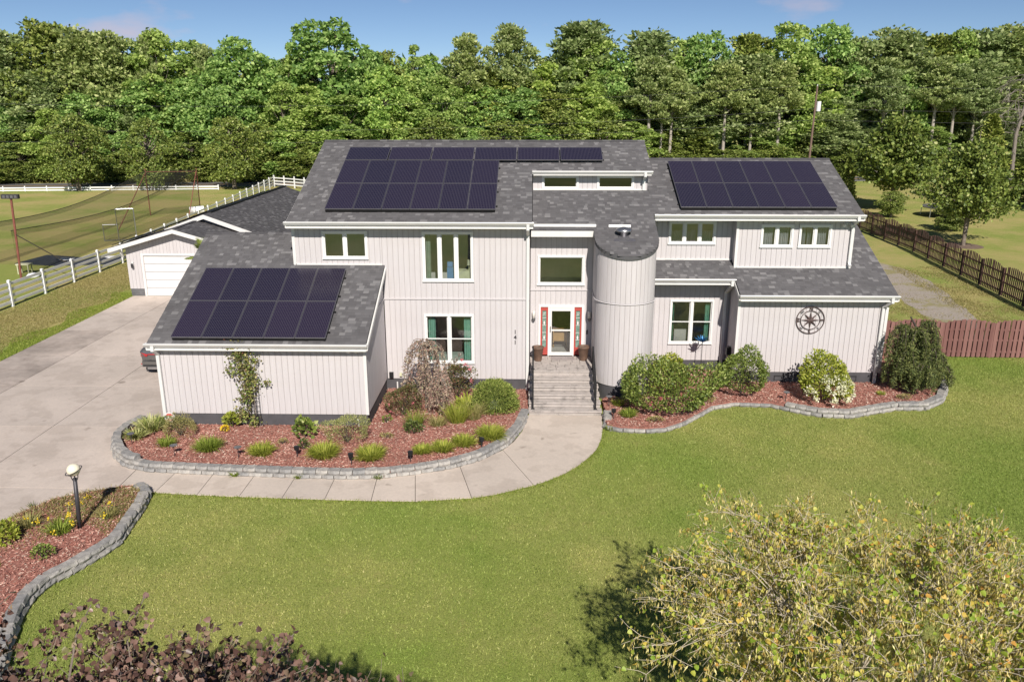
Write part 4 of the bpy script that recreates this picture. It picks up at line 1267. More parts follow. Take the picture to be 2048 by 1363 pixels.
def front_door():
    x0, x1, z0, z1 = DOOR; Y = 31.5
    fr = MB()
    fr.box(x0, x0 + 0.09, Y - 0.05, Y + 0.1, z0, z1); fr.box(x1 - 0.09, x1, Y - 0.05, Y + 0.1, z0, z1); fr.box(x0 + 0.09, x1 - 0.09, Y - 0.05, Y + 0.1, z1 - 0.08, z1)
    root = fr.build('front_door', 'vinyl', house)
    for a in (x0 + 0.09, x1 - 0.09 - 0.30):
        s = MB()
        s.box(a, a + 0.07, Y - 0.01, Y + 0.05, z0 + 0.04, z1 - 0.08); s.box(a + 0.23, a + 0.30, Y - 0.01, Y + 0.05, z0 + 0.04, z1 - 0.08)
        s.box(a + 0.07, a + 0.23, Y - 0.01, Y + 0.05, z0 + 0.04, z0 + 0.36); s.box(a + 0.07, a + 0.23, Y - 0.01, Y + 0.05, z1 - 0.24, z1 - 0.08)
        sl = s.build('sidelight', 'red_door', root)
        MB().box(a + 0.07, a + 0.23, Y + 0.02, Y + 0.03, z0 + 0.36, z1 - 0.24).build('leaded_pane', 'leaded', sl)
        c = MB()
        for k in range(1, 5):
            z = z0 + 0.36 + (z1 - z0 - 0.60) * k / 5
            c.box(a + 0.07, a + 0.23, Y + 0.01, Y + 0.019, z - 0.007, z + 0.007)
        c.box(a + 0.10, a + 0.20, Y + 0.01, Y + 0.019, z1 - 0.36, z1 - 0.345); c.box(a + 0.10, a + 0.20, Y + 0.01, Y + 0.019, z1 - 0.42, z1 - 0.405)
        for k in (0, 2):
            zc = z0 + 0.36 + (z1 - z0 - 0.6) * (k + 0.5) / 5 + 0.25
            c.add([(a + 0.15, Y + 0.012, zc - 0.10), (a + 0.185, Y + 0.012, zc), (a + 0.15, Y + 0.012, zc + 0.10), (a + 0.115, Y + 0.012, zc)], [(0, 1, 2, 3)])
        c.build('lead_came', 'vinyl', sl)
    a, b = x0 + 0.39, x1 - 0.39
    j = MB(); j.box(a, a + 0.045, Y - 0.045, Y + 0.08, z0, z1 - 0.08); j.box(b - 0.045, b, Y - 0.045, Y + 0.08, z0, z1 - 0.08); j.box(a + 0.045, b - 0.045, Y - 0.045, Y + 0.08, z1 - 0.12, z1 - 0.08)
    j.build('door_jamb', 'vinyl', root)
    a += 0.045; b -= 0.045
    d = MB(); t = 0.105; zt = z1 - 0.12
    d.box(a, a + t, Y - 0.035, Y, z0 + 0.02, zt); d.box(b - t, b, Y - 0.035, Y, z0 + 0.02, zt); d.box(a + t, b - t, Y - 0.035, Y, z0 + 0.02, z0 + 0.16); d.box(a + t, b - t, Y - 0.035, Y, zt - 0.13, zt)
    zm = z0 + 1.08
    d.box(a + t, b - t, Y - 0.03, Y - 0.005, zm - 0.03, zm + 0.03)
    sd = d.build('storm_door', 'white_enamel', root)
    for p, q in ((z0 + 0.16, zm - 0.03), (zm + 0.03, zt - 0.13)):
        MB().add([(a + t, Y - 0.02, p), (b - t, Y - 0.02, p), (b - t, Y - 0.02, q), (a + t, Y - 0.02, q)], [(0, 1, 2, 3)]).build('pane', 'glass', sd)
    MB().tube([(a + 0.05, Y - 0.04, zm - 0.08), (a + 0.05, Y - 0.09, zm - 0.06), (a + 0.05, Y - 0.09, zm + 0.14), (a + 0.05, Y - 0.04, zm + 0.16)], 0.014, 8).build('handle', 'dark_metal', sd)
    # hall inside
    rm = MB()
    xa, xb, ya, yb, za, zb = x0 + 0.1, x1 - 0.1, Y + 0.16, Y + 4.5, z0 + 0.01, z1 - 0.02
    rm.add([(xa, ya, za), (xb, ya, za), (xb, yb, za), (xa, yb, za), (xa, ya, zb), (xb, ya, zb), (xb, yb, zb), (xa, yb, zb)], [(0, 1, 2, 3), (7, 6, 5, 4), (2, 6, 7, 3), (0, 3, 7, 4), (1, 5, 6, 2)])
    rm.build('hall_interior', 'room_pale', root)
    tb = MB(); tb.box(0.95, 1.55, 32.6, 32.95, z0 + 0.75, z0 + 0.80)
    for x in (0.98, 1.52):
        for y in (32.63, 32.92): tb.box(x - 0.025, x + 0.025, y - 0.025, y + 0.025, z0 + 0.02, z0 + 0.75)
    tb.box(1.0, 1.5, 32.64, 32.9, z0 + 0.28, z0 + 0.62)
    tb.build('hall_table', 'wood_table', root)
front_door()

# ================================================================== THINGS AT THE HOUSE
def text_mesh(s, size, depth):
    cu = bpy.data.curves.new('text', 'FONT')
    cu.body = s; cu.size = size; cu.extrude = depth; cu.align_x = 'CENTER'; cu.align_y = 'CENTER'; cu.resolution_u = 3; cu.offset = 0.003 * size / 0.2
    o = bpy.data.objects.new('text', cu); COL.objects.link(o)
    dg = bpy.context.evaluated_depsgraph_get()
    me = bpy.data.meshes.new_from_object(o.evaluated_get(dg))
    vs = [v.co.copy() for v in me.vertices]; fs = [tuple(p.vertices) for p in me.polygons]
    bpy.data.objects.remove(o, do_unlink=True); bpy.data.curves.remove(cu); bpy.data.meshes.remove(me)
    return vs, fs

def text_into(mb, s, size, depth, c, ang=0.0, wide=1.0):
    """letters standing in the xz plane, facing -y"""
    vs, fs = text_mesh(s, size, depth)
    ca, sa = math.cos(ang), math.sin(ang)
    out = []
    for v in vs:
        x, z = v.x * wide, v.y
        out.append((c[0] + x * ca - z * sa, c[1] - v.z, c[2] + x * sa + z * ca))
    mb.add(out, fs)

def steps():
    root = thing('front_steps', (1.3, 28.6, 0), 'grey stamped concrete front steps rising to the entrance landing', 'steps')
    rise, tread, y0 = 1.13 / 6, 0.36, 27.74
    for k in range(5):
        z = rise * (k + 1); y = y0 + tread * k
        s = MB()
        s.box(-0.02, 2.63 - 0.02 * k, y + 0.05, y + tread + 0.06, z - rise - (0.03 if k == 0 else 0), z - 0.055)
        s.box(-0.04, 2.65 - 0.02 * k, y, y + tread + 0.028, z - 0.053, z)
        st = s.build('step', 'stamped', root)
    y = y0 + tread * 5
    s = MB(); s.box(0.0, 2.46, y + 0.03, 31.46, 0.0, 1.13 - 0.055); s.build('landing', 'stamped', root)
    e = MB(); e.box(-0.01, 2.47, y, y + 0.16, 1.13 - 0.053, 1.13); e.build('landing_nosing', 'stamped', root)
    # flagstones of the landing
    rnd = random.Random(4)
    yy = y + 0.17
    r = 0
    while yy < 31.42:
        d = rnd.uniform(0.26, 0.36); ye = min(yy + d, 31.44)
        if 31.44 - ye < 0.12: ye = 31.44
        x = 0.005
        while x < 2.44:
            w = rnd.uniform(0.28, 0.55); xe = min(x + w, 2.45)
            if 2.45 - xe < 0.15: xe = 2.45
            b = MB(); b.box(x + 0.008, xe - 0.008, yy + 0.008, ye - 0.008, 1.06, 1.127 + rnd.uniform(-0.003, 0.004)); b.build('flagstone', 'stamped', root)
            x = xe
        yy = ye; r += 1
    return root
steps()

def railing(x, label):
    root = thing('railing', (x, 28.0, 0.19), label, 'railing', None)
    mb = MB()
    ya, yb = 27.95, 29.75; za, zb = 1.13 / 6, 1.13
    for y, z in ((ya, za), (yb, zb)):
        p = MB(); p.box(x - 0.028, x + 0.028, y - 0.028, y + 0.028, z, z + 0.92); p.box(x - 0.065, x + 0.065, y - 0.05, y + 0.05, z, z + 0.02)
        p.build('post', 'dark_metal', root)
    MB().bar((x, ya, za + 0.92), (x, yb, zb + 0.92), 0.055, 0.04).build('handrail', 'dark_metal', root)
    MB().bar((x, ya, za + 0.14), (x, yb, zb + 0.14), 0.035, 0.03).build('lower_rail', 'dark_metal', root)
    for k in range(1, 14):
        t = k / 14; y = ya + (yb - ya) * t; z = za + (zb - za) * t
        MB().box(x - 0.009, x + 0.009, y - 0.009, y + 0.009, z + 0.14, z + 0.91).build('baluster', 'dark_metal', root)
railing(0.12, 'black metal stair railing on the downspout side of the front steps')
railing(2.42, 'black metal stair railing on the tower side of the front steps')

def pot(x, y, label):
    root = thing('planter_pot', (x, y, 1.13), label, 'plant pot', None)
    MB().lathe((x, y, 1.13), [(0.145, 0), (0.15, 0.02), (0.215, 0.50), (0.24, 0.52), (0.245, 0.57), (0.215, 0.58), (0.20, 0.53), (0.19, 0.50), (0.02, 0.49)], 24).build('pot', 'terracotta_brown', root, smooth=True)
    MB().lathe((x, y, 1.13), [(0.19, 0.502), (0.1, 0.515), (0.01, 0.52)], 16).build('soil', 'soil', root)
pot(0.32, 30.85, 'tall brown planter pot under the wall lamp beside the house number wall')
pot(2.14, 30.95, 'tall brown planter pot beside the tower and door')
m_ = MB().box(0.85, 1.78, 30.92, 31.36, 1.13, 1.15).build('doormat', 'mat_grey', None, (1.3, 31.1, 1.13))
tag(m_, 'narrow grey doormat in front of the glass door', 'doormat')

def sconce(x, y, label, rot=0):
    root = thing('wall_lamp', (x, y, 2.75), label, 'wall lamp')
    MB().box(x - 0.045, x + 0.045, y - 0.03, y + 0.01, 2.62, 2.92).build('back_plate', 'grey_metal', root)
    MB().lathe((x, y - 0.12, 2.66), [(0.02, -0.06), (0.065, 0.0), (0.08, 0.07), (0.03, 0.08)], 12).build('cup', 'grey_metal', root)
    MB().lathe((x, y - 0.12, 2.73), [(0.055, 0), (0.062, 0.26), (0.05, 0.29), (0.01, 0.29)], 14).build('shade', 'sconce_glass', root, smooth=True)
    MB().tube([(x, y, 2.70), (x, y - 0.1, 2.68)], 0.015, 6).build('arm', 'grey_metal', root)
sconce(0.14, 31.5, 'slim wall lamp on the downspout side of the front door')
sconce(2.36, 31.5, 'slim wall lamp on the tower side of the front door')
bx_ = MB(); bx_.box(2.26, 2.32, 31.46, 31.5, 2.05, 2.22)
tag(bx_.build('doorbell', 'dark_metal', None, (2.29, 31.5, 2.05)), 'small dark doorbell box beside the front door', 'doorbell')

def house_number():
    root = thing('house_number', (-0.57, 29.98, 2.05), 'dark metal house number 141 in a vertical column on the wall', 'house number')
    for s, z in (('1', 2.55), ('4', 2.34), ('1', 2.13)):
        mb = MB(); text_into(mb, s, 0.21, 0.02, (-0.57, 29.984, z)); mb.build('digit', 'post_bronze', root)
house_number()

def compass():
    cx, Y, cz, R = 11.03, 31.06, 2.80, 0.56
    root = thing('compass_rose', (cx, Y, cz), 'round bronze compass rose wall ornament with letters', 'wall ornament')
    def ring(r, w, name):
        mb = MB(); n = 48
        for k in range(n):
            a, b = 2 * math.pi * k / n, 2 * math.pi * (k + 1) / n
            def q(t, rr, y): return (cx + rr * math.cos(t), y, cz + rr * math.sin(t))
            y0, y1 = Y - 0.012, Y + 0.012
            mb.add([q(a, r, y0), q(b, r, y0), q(b, r - w, y0), q(a, r - w, y0), q(a, r, y1), q(b, r, y1), q(b, r - w, y1), q(a, r - w, y1)], [(0, 1, 2, 3), (4, 7, 6, 5), (0, 4, 5, 1), (3, 2, 6, 7)])
        mb.build(name, 'star_bronze', root)
    ring(R, 0.030, 'outer_ring'); ring(R * 0.69, 0.020, 'inner_ring')
    for k in range(8):
        a = math.pi / 4 * k + math.pi / 2; L = R * (0.67 if k % 2 == 0 else 0.66); w = 0.085
        def pt(r, t, y): return (cx + r * math.cos(t), y, cz + r * math.sin(t))
        tip = pt(L, a, Y); l = pt(w * 1.35, a + math.pi / 8, Y); r = pt(w * 1.35, a - math.pi / 8, Y); c = pt(0, a, Y - 0.05)
        MB().add([c, l, tip, r], [(0, 1, 2), (0, 2, 3), (1, 3, 2), (0, 3, 1)]).build('star_point', 'star_bronze', root)
    for s, a in (('N', 0), ('E', -math.pi / 2), ('S', math.pi), ('W', math.pi / 2)):
        t = a + math.pi / 2; r = R * 0.82
        mb = MB(); text_into(mb, s, 0.20, 0.010, (cx + r * math.cos(t), Y, cz + r * math.sin(t)), a, 0.95); mb.build('letter', 'star_bronze', root)
    for s, a in (('NE', -math.pi / 4), ('SE', -3 * math.pi / 4), ('SW', 3 * math.pi / 4), ('NW', math.pi / 4)):
        t = a + math.pi / 2; r = R * 0.82
        mb = MB(); text_into(mb, s, 0.13, 0.004, (cx + r * math.cos(t), Y, cz + r * math.sin(t)), a, 0.62); mb.build('letter', 'panel_frame', root)
    for a in (0.3, 2.0, 4.2):
        MB().tube([(cx + 0.54 * math.cos(a), Y, cz + 0.54 * math.sin(a)), (cx + 0.54 * math.cos(a), Y + 0.045, cz + 0.54 * math.sin(a))], 0.008, 5).build('standoff', 'star_bronze', root)
compass()

def floodlight(x, y, z, label):
    root = thing('flood_light', (x, y, z), label, 'flood light')
    MB().lathe((x, y - 0.03, z - 0.05), [(0.02, 0), (0.055, 0.005), (0.055, 0.07), (0.02, 0.075)], 12).build('base', 'gutter', root)
    for s in (-1, 1):
        hd = MB(); hd.tube([(x + s * 0.04, y - 0.05, z), (x + s * 0.12, y - 0.10, z - 0.02)], 0.018, 6)
        hd.tube([(x + s * 0.12, y - 0.08, z), (x + s * 0.15, y - 0.20, z - 0.09)], [0.04, 0.07], 10)
        hd.build('lamp_head', 'gutter', root)
floodlight(-6.0, 26.15, 3.05, 'white twin flood light under the garage wing eave')
floodlight(12.55, 32.45, 6.42, 'white twin flood light under the upper eave above the compass wall')

def meterbox(x, y, z, w, h, label, cat, mat='dark_metal'):
    o = MB(); o.box(x - w / 2, x + w / 2, y - 0.09, y, z, z + h); o.box(x - w * 0.35, x + w * 0.35, y - 0.11, y - 0.09, z + h * 0.15, z + h * 0.8)
    return tag(o.build('outlet_box', mat, None, (x, y, z)), label, cat)
meterbox(-5.42, 29.98, 0.68, 0.16, 0.22, 'dark outdoor outlet box low in the inner corner by the garage wing', 'outlet box')
meterbox(-5.05, 29.98, 0.74, 0.09, 0.13, 'small cream outlet cover low on the wall by the weeping tree', 'outlet box', 'chair_cream')
o_ = MB(); o_.box(8.08, 8.19, 31.75, 31.95, 1.05, 1.45); o_.box(8.02, 8.08, 31.78, 31.92, 1.1, 1.4)
tag(o_.build('outlet_box', 'dark_metal', None, (8.14, 31.85, 1.05)), 'dark meter box on the shaded return wall beside the compass wall', 'meter box')

# ------------------------------------------------------------------ solar arrays
def panel_meshes(w, h, name):
    """frame and cell sheet lying in local xy (y up-slope), bottom-left origin"""
    f = MB(); t = 0.016; d = 0.04
    f.box(0, w, 0, t, -d, 0); f.box(0, w, h - t, h, -d, 0); f.box(0, t, t, h - t, -d, 0); f.box(w - t, w, t, h - t, -d, 0)
    c = MB(); c.box(t, w - t, t, h - t, -d * 0.8, -0.004)
    return c.mesh('solar_panel', 'solar_cell'), f.mesh('panel_frame', 'panel_frame')

def solar(label, panels, slope, zf, lift=0.19):
    """panels: (x, y_bottom, width, slope_length)"""
    ang = math.atan(slope)
    x0 = min(p[0] for p in panels); y0 = min(p[1] for p in panels)
    root = thing('solar_array', (x0, y0, zf(y0)), label, 'solar panels')
    ca, sa = math.cos(ang), math.sin(ang)
    cache = {}
    for (x, y, w, h) in panels:
        key = (round(w, 3), round(h, 3))
        if key not in cache: cache[key] = panel_meshes(w, h, 'p')
        cm, fm = cache[key]
        loc = (x, y - sa * lift, zf(y) + ca * lift)
        p = link('solar_panel', cm, root, loc, (ang, 0, 0))
        f = bpy.data.objects.new('panel_frame', fm); COL.objects.link(f); f.parent = p
    # rails, and a black bar added for the gap's shade under the lowest row
    r = MB()
    ys = sorted({round(p[1], 2) for p in panels})
    for y in ys:
        row = [p for p in panels if abs(p[1] - y) < 0.02]
        xa = min(p[0] for p in row); xb = max(p[0] + p[2] for p in row); h = row[0][3]
        for fr in (0.22, 0.78):
            yy = y + ca * h * fr
            r.bar((xa - 0.06, yy - sa * 0.06, zf(yy) + ca * 0.06), (xb + 0.06, yy - sa * 0.06, zf(yy) + ca * 0.06), 0.05, 0.05)
            for xf in np.arange(xa + 0.4, xb, 1.3):
                r.box(xf - 0.03, xf + 0.03, yy - 0.05, yy + 0.05, zf(yy) - 0.02, zf(yy) + 0.06)
    r.build('mounting_rail', 'panel_black', root)
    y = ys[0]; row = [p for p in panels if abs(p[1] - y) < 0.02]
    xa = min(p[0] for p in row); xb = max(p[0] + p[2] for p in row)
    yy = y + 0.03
    MB().bar((xa + 0.02, yy - sa * 0.085, zf(yy) + ca * 0.085), (xb - 0.02, yy - sa * 0.085, zf(yy) + ca * 0.085), 0.03, 0.125, up=(0, -sa, ca)).build('gap_shade_bar', 'panel_black', root)
    return root

ca_ = 1 / math.sqrt(1 + 0.455 ** 2)
solar('ten dark solar panels in two rows on the garage wing roof', [(-12.10 + 1.052 * c, 25.97 + r * 1.99 * ca_, 1.035, 1.965) for r in range(2) for c in range(5)], 0.455, g_top)
cm_ = 1 / math.sqrt(1 + 0.389 ** 2)
low = [(-7.66 + 1.062 * c, 30.12 + r * 2.07 * cm_, 1.045, 2.04) for r in range(2) for c in range(6)]
top = [(-7.66 + 1.775 * c, 30.12 + 2 * 2.07 * cm_ + 0.03, 1.73, 1.20) for c in range(6)]
solar('eighteen dark solar panels on the main roof with a long landscape top row', low + top, 0.389, m_top)
cc_ = 1 / math.sqrt(1 + 0.40 ** 2)
solar('twelve dark solar panels in two rows on the roof above the compass wall', [(5.90 + 1.02 * c, 32.22 + r * 2.03 * cc_, 1.005, 2.0) for r in range(2) for c in range(6)], 0.40, c_top)

# ------------------------------------------------------------------ detached garage
def outbuilding():
    ob = thing('detached_garage', (-19.5, 52, 0), 'detached pale garage with white overhead door and low grey gables', 'garage')
    # projecting bay: ridge at x=-20.47
    rx, rz, s1 = -20.47, 4.03, 0.29
    Y = 46.2; x0, x1 = -23.6, -17.35
    tp = lambda x: rz - s1 * abs(x - rx)
    DX0, DX1, DZ = -22.62, -19.25, 2.42
    back = MB()
    for a, b in ((x0, DX0), (DX1, x1)):
        back.hexa([(a, Y + 0.02, 0.45), (b, Y + 0.02, 0.45), (b, Y + 0.14, 0.45), (a, Y + 0.14, 0.45)], [(a, Y + 0.02, tp(a) - 0.1), (b, Y + 0.02, tp(b) - 0.1), (b, Y + 0.14, tp(b) - 0.1), (a, Y + 0.14, tp(a) - 0.1)])
    for a, b in ((DX0, rx), (rx, DX1)):
        back.hexa([(a, Y + 0.02, DZ), (b, Y + 0.02, DZ), (b, Y + 0.14, DZ), (a, Y + 0.14, DZ)], [(a, Y + 0.02, tp(a) - 0.1), (b, Y + 0.02, tp(b) - 0.1), (b, Y + 0.14, tp(b) - 0.1), (a, Y + 0.14, tp(a) - 0.1)])
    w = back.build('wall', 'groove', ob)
    x = x0
    while x < x1 - 0.05:
        e = min(x + BW, x1); a, b = x + GAP / 2, e - GAP / 2
        z0 = DZ if (a + b) / 2 > DX0 and (a + b) / 2 < DX1 else 0.45
        MB().hexa([(a, Y, z0), (b, Y, z0), (b, Y + 0.02, z0), (a, Y + 0.02, z0)], [(a, Y, tp(a) - 0.1), (b, Y, tp(b) - 0.1), (b, Y + 0.02, tp(b) - 0.1), (a, Y + 0.02, tp(a) - 0.1)]).build('siding_board', 'siding', w)
        x = e
    MB().box(x0 + 0.02, DX0 - 0.1, Y + 0.03, Y + 0.2, -0.1, 0.45).build('foundation', 'grey_metal', ob)
    MB().box(DX1 + 0.1, x1, Y + 0.03, Y + 0.2, -0.1, 0.45).build('foundation', 'grey_metal', ob)
    s = MB(); s.box(x0, x0 + 0.1, Y + 0.15, 49.5, 0, 2.95); s.box(x1 - 0.1, x1, Y + 0.15, 49.5, 0, 2.95); s.build('wall', 'siding', ob)
    fr = MB(); fr.box(DX0 - 0.12, DX0, Y - 0.03, Y + 0.1, 0, DZ + 0.12); fr.box(DX1, DX1 + 0.12, Y - 0.03, Y + 0.1, 0, DZ + 0.12); fr.box(DX0, DX1, Y - 0.03, Y + 0.1, DZ, DZ + 0.12)
    fr.build('door_casing', 'trim', ob)
    dr = MB(); dr.box(DX0, DX1, Y + 0.08, Y + 0.11, 0.02, DZ); gd = dr.build('garage_door', 'groove', ob)
    for k in range(5):
        z0 = 0.02 + k * (DZ - 0.02) / 5; z1 = 0.02 + (k + 1) * (DZ - 0.02) / 5 - 0.03
        MB().box(DX0 + 0.005, DX1 - 0.005, Y + 0.045, Y + 0.08, z0, z1).build('door_section', 'white_enamel', gd)
    # bay roof
    ex0, ex1, yf, yb = -24.35, -16.6, 45.65, 51.0
    r = MB()
    for a, b in ((ex0, rx), (rx, ex1)):
        za, zb = tp(a), tp(b)
        r.hexa([(a, yf, za - 0.12), (b, yf, zb - 0.12), (b, yb, zb - 0.12), (a, yb, za - 0.12)], [(a, yf, za), (b, yf, zb), (b, yb, zb), (a, yb, za)])
    rf = r.build('roof', 'roof_deck', ob)
    def gable_shingles(ridge_x, eave_x, ya, yb_, tf, seed, parent):
        rnd = random.Random(seed); vs, fs = [], []
        sl = (tf(ridge_x) - tf(eave_x)) / abs(ridge_x - eave_x); stp = 0.145 / math.sqrt(1 + sl * sl) * (1 if ridge_x > eave_x else -1)
        x = eave_x; n = int(abs(ridge_x - eave_x) / abs(stp))
        for k in range(n):
            xa = eave_x + stp * k; xb = eave_x + stp * (k + 1.1)
            if (xb - ridge_x) * stp > 0: xb = ridge_x
            y = ya
            while y < yb_ - 0.01:
                e = min(y + rnd.uniform(0.2, 0.45), yb_); t = rnd.choice((0.012, 0.018, 0.028))
                a = len(vs)
                vs += [(xa, y, tf(xa) + t), (xa, e, tf(xa) + t), (xb, e, tf(xb) + 0.005), (xb, y, tf(xb) + 0.005), (xa, y, tf(xa)), (xa, e, tf(xa))]
                fs += [(a, a + 1, a + 2, a + 3) if stp < 0 else (a + 3, a + 2, a + 1, a), (a + 4, a + 5, a + 1, a)]
                y = e
        o = link('shingles', np_mesh('shingles', np.array(vs) - np.array(ORG[ob]), fs, 'shingle'), parent, ORG[ob]); tag(o, None, None, None, 'stuff')
    gable_shingles(rx, ex1, yf, yb, lambda x: tp(x) + 0.01, 21, rf); gable_shingles(rx, ex0, yf, yb, lambda x: tp(x) + 0.01, 22, rf)
    rk = MB()
    for a in (ex0, ex1):
        rk.hexa([(a, yf - 0.03, tp(a) - 0.22), (rx, yf - 0.03, rz - 0.22), (rx, yf, rz - 0.22), (a, yf, tp(a) - 0.22)], [(a, yf - 0.03, tp(a) + 0.01), (rx, yf - 0.03, rz + 0.01), (rx, yf, rz + 0.01), (a, yf, tp(a) + 0.01)])
    rk.build('rake_board', 'trim', ob)
    br = MB(); br.bar((-23.75, 46.15, 2.35), (-23.75, 45.72, 2.98), 0.09, 0.09); br.build('eave_bracket', 'trim', ob)
    # the main hall behind: higher ridge
    bx, bz, s2 = -19.95, 4.42, 0.36
    bt = lambda x: bz - s2 * abs(x - bx)
    by0, by1 = 49.0, 66.0; e0, e1 = -25.0, -13.2
    r = MB()
    for a, b in ((e0, bx), (bx, e1)):
        za, zb = bt(a), bt(b)
        r.hexa([(a, by0, za - 0.14), (b, by0, zb - 0.14), (b, by1, zb - 0.14), (a, by1, za - 0.14)], [(a, by0, za), (b, by0, zb), (b, by1, zb), (a, by1, za)])
    rf2 = r.build('roof', 'roof_deck', ob)
    gable_shingles(bx, e1, by0, by1, lambda x: bt(x) + 0.01, 23, rf2); gable_shingles(bx, e0, by0, by1, lambda x: bt(x) + 0.01, 24, rf2)
    MB().bar((bx, by0 + 1.0, bz + 0.04), (bx, by1, bz + 0.04), 0.26, 0.07).build('ridge_vent', 'panel_black', rf2)
    MB().bar((rx, yf + 0.2, rz + 0.03), (rx, 49.0, rz + 0.03), 0.22, 0.03).build('ridge_cap', 'shingle', rf)
    rk = MB()
    for a in (e0, e1):
        rk.hexa([(a, by0 - 0.03, bt(a) - 0.25), (bx, by0 - 0.03, bz - 0.25), (bx, by0, bz - 0.25), (a, by0, bt(a) - 0.25)], [(a, by0 - 0.03, bt(a) + 0.01), (bx, by0 - 0.03, bz + 0.01), (bx, by0, bz + 0.01), (a, by0, bt(a) + 0.01)])
    rk.build('rake_board', 'trim', ob)
    back = MB(); xs0, xs1 = -24.4, -13.8; yw = 49.5
    for a, b in ((xs0, bx), (bx, xs1)):
        back.hexa([(a, yw + 0.02, 0.4), (b, yw + 0.02, 0.4), (b, yw + 0.14, 0.4), (a, yw + 0.14, 0.4)], [(a, yw + 0.02, bt(a) - 0.14), (b, yw + 0.02, bt(b) - 0.14), (b, yw + 0.14, bt(b) - 0.14), (a, yw + 0.14, bt(a) - 0.14)])
    back.box(xs0, xs0 + 0.1, yw + 0.15, by1 - 0.4, 0, bt(xs0) - 0.14); back.box(xs1 - 0.1, xs1, yw + 0.15, by1 - 0.4, 0, bt(xs1) - 0.14); back.box(xs0, xs1, by1 - 0.5, by1 - 0.4, 0, 2.5)
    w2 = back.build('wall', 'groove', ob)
    x = xs0
    while x < xs1 - 0.05:
        e = min(x + BW, xs1); a, b = x + GAP / 2, e - GAP / 2
        MB().hexa([(a, yw, 0.4), (b, yw, 0.4), (b, yw + 0.02, 0.4), (a, yw + 0.02, 0.4)], [(a, yw, bt(a) - 0.14), (b, yw, bt(b) - 0.14), (b, yw + 0.02, bt(b) - 0.14), (a, yw + 0.02, bt(a) - 0.14)]).build('siding_board', 'siding', w2)
        x = e
    # wall lamp
    lp = thing('wall_lamp', (-23.25, 46.18, 1.9), 'small dark wall lamp beside the white garage door', 'wall lamp')
    MB().box(-23.30, -23.20, 46.12, 46.2, 1.75, 2.05).build('back_plate', 'gutter', lp)
    MB().lathe((-23.25, 46.06, 1.72), [(0.02, -0.02), (0.06, 0), (0.075, 0.2), (0.03, 0.26)], 10).build('lantern', 'post_bronze', lp)
    # black panels on the far slope, seen edge on
    ar = thing('solar_array', (-24.2, 50, 3), 'black solar panels lying edge-on along the far slope of the detached garage', 'solar panels')
    for k in range(8):
        ya = 47.0 + k * 1.95 if k > 1 else 45.9 + k * 1.7
        if k < 2:
            f = lambda x: tp(x) + 0.16; xa, xb = -24.2, -22.4
        else:
            f = lambda x: bt(x) + 0.18; xa, xb = -24.6, -20.35
        MB().hexa([(xa, ya, f(xa) - 0.04), (xb, ya, f(xb) - 0.04), (xb, ya + 1.6, f(xb) - 0.04), (xa, ya + 1.6, f(xa) - 0.04)], [(xa, ya, f(xa)), (xb, ya, f(xb)), (xb, ya + 1.6, f(xb)), (xa, ya + 1.6, f(xa))]).build('solar_panel', 'panel_black', ar)
        MB().box(xa + 0.5, xa + 0.56, ya + 0.2, ya + 0.26, f(xa + 0.53) - 0.2, f(xa + 0.53)).build('mounting_foot', 'steel', ar)
outbuilding()

# ------------------------------------------------------------------ fences
def ranch_fence(pts, label, h=1.48, rails=(0.28, 0.62, 0.96, 1.30), spacing=3.1, rail_h=0.15, group=None):
    root = thing('ranch_fence', (pts[0][0], pts[0][1], 0), label, 'fence')
    pm = MB(); pm.box(-0.065, 0.065, -0.065, 0.065, -0.05, h); pm.add([(-0.085, -0.085, h), (0.085, -0.085, h), (0.085, 0.085, h), (-0.085, 0.085, h), (0, 0, h + 0.06)], [(3, 2, 1, 0), (0, 1, 4), (1, 2, 4), (2, 3, 4), (3, 0, 4)])
    pm = pm.mesh('post', 'fence_white')
    first = True
    for (ax, ay), (bx, by) in zip(pts[:-1], pts[1:]):
        a, b = V(ax, ay, 0), V(bx, by, 0); L = (b - a).length; n = max(1, round(L / spacing)); d = (b - a) / L
        ang = math.atan2(d.y, d.x)
        for k in range(n + 1):
            if k == 0 and not first: continue
            p = a + d * (L * k / n); link('post', pm, root, p, (0, 0, ang))
        first = False
        for k in range(n):
            p, q = a + d * (L * k / n), a + d * (L * (k + 1) / n)
            for z in rails:
                MB().bar((p.x, p.y, z), (q.x, q.y, z), 0.04, rail_h).build('rail', 'fence_white', root)
ranch_fence([(-29.15, 34.1), (-29.0, 56.2), (-31.6, 86.0), (-34.3, 109.0)], 'white four rail fence running along the field beside the driveway')
ranch_fence([(-34.3, 109.0), (-31.0, 107.0), (-26.0, 103.0)], 'short white rail fence turning off at the far field corner', 1.5, (0.4, 0.8, 1.2), 2.2, 0.14)
ranch_fence([(-75.0, 101.8), (-40.5, 105.4)], 'low white two rail fence along the roadside', 0.62, (0.12, 0.42), 2.75, 0.15)

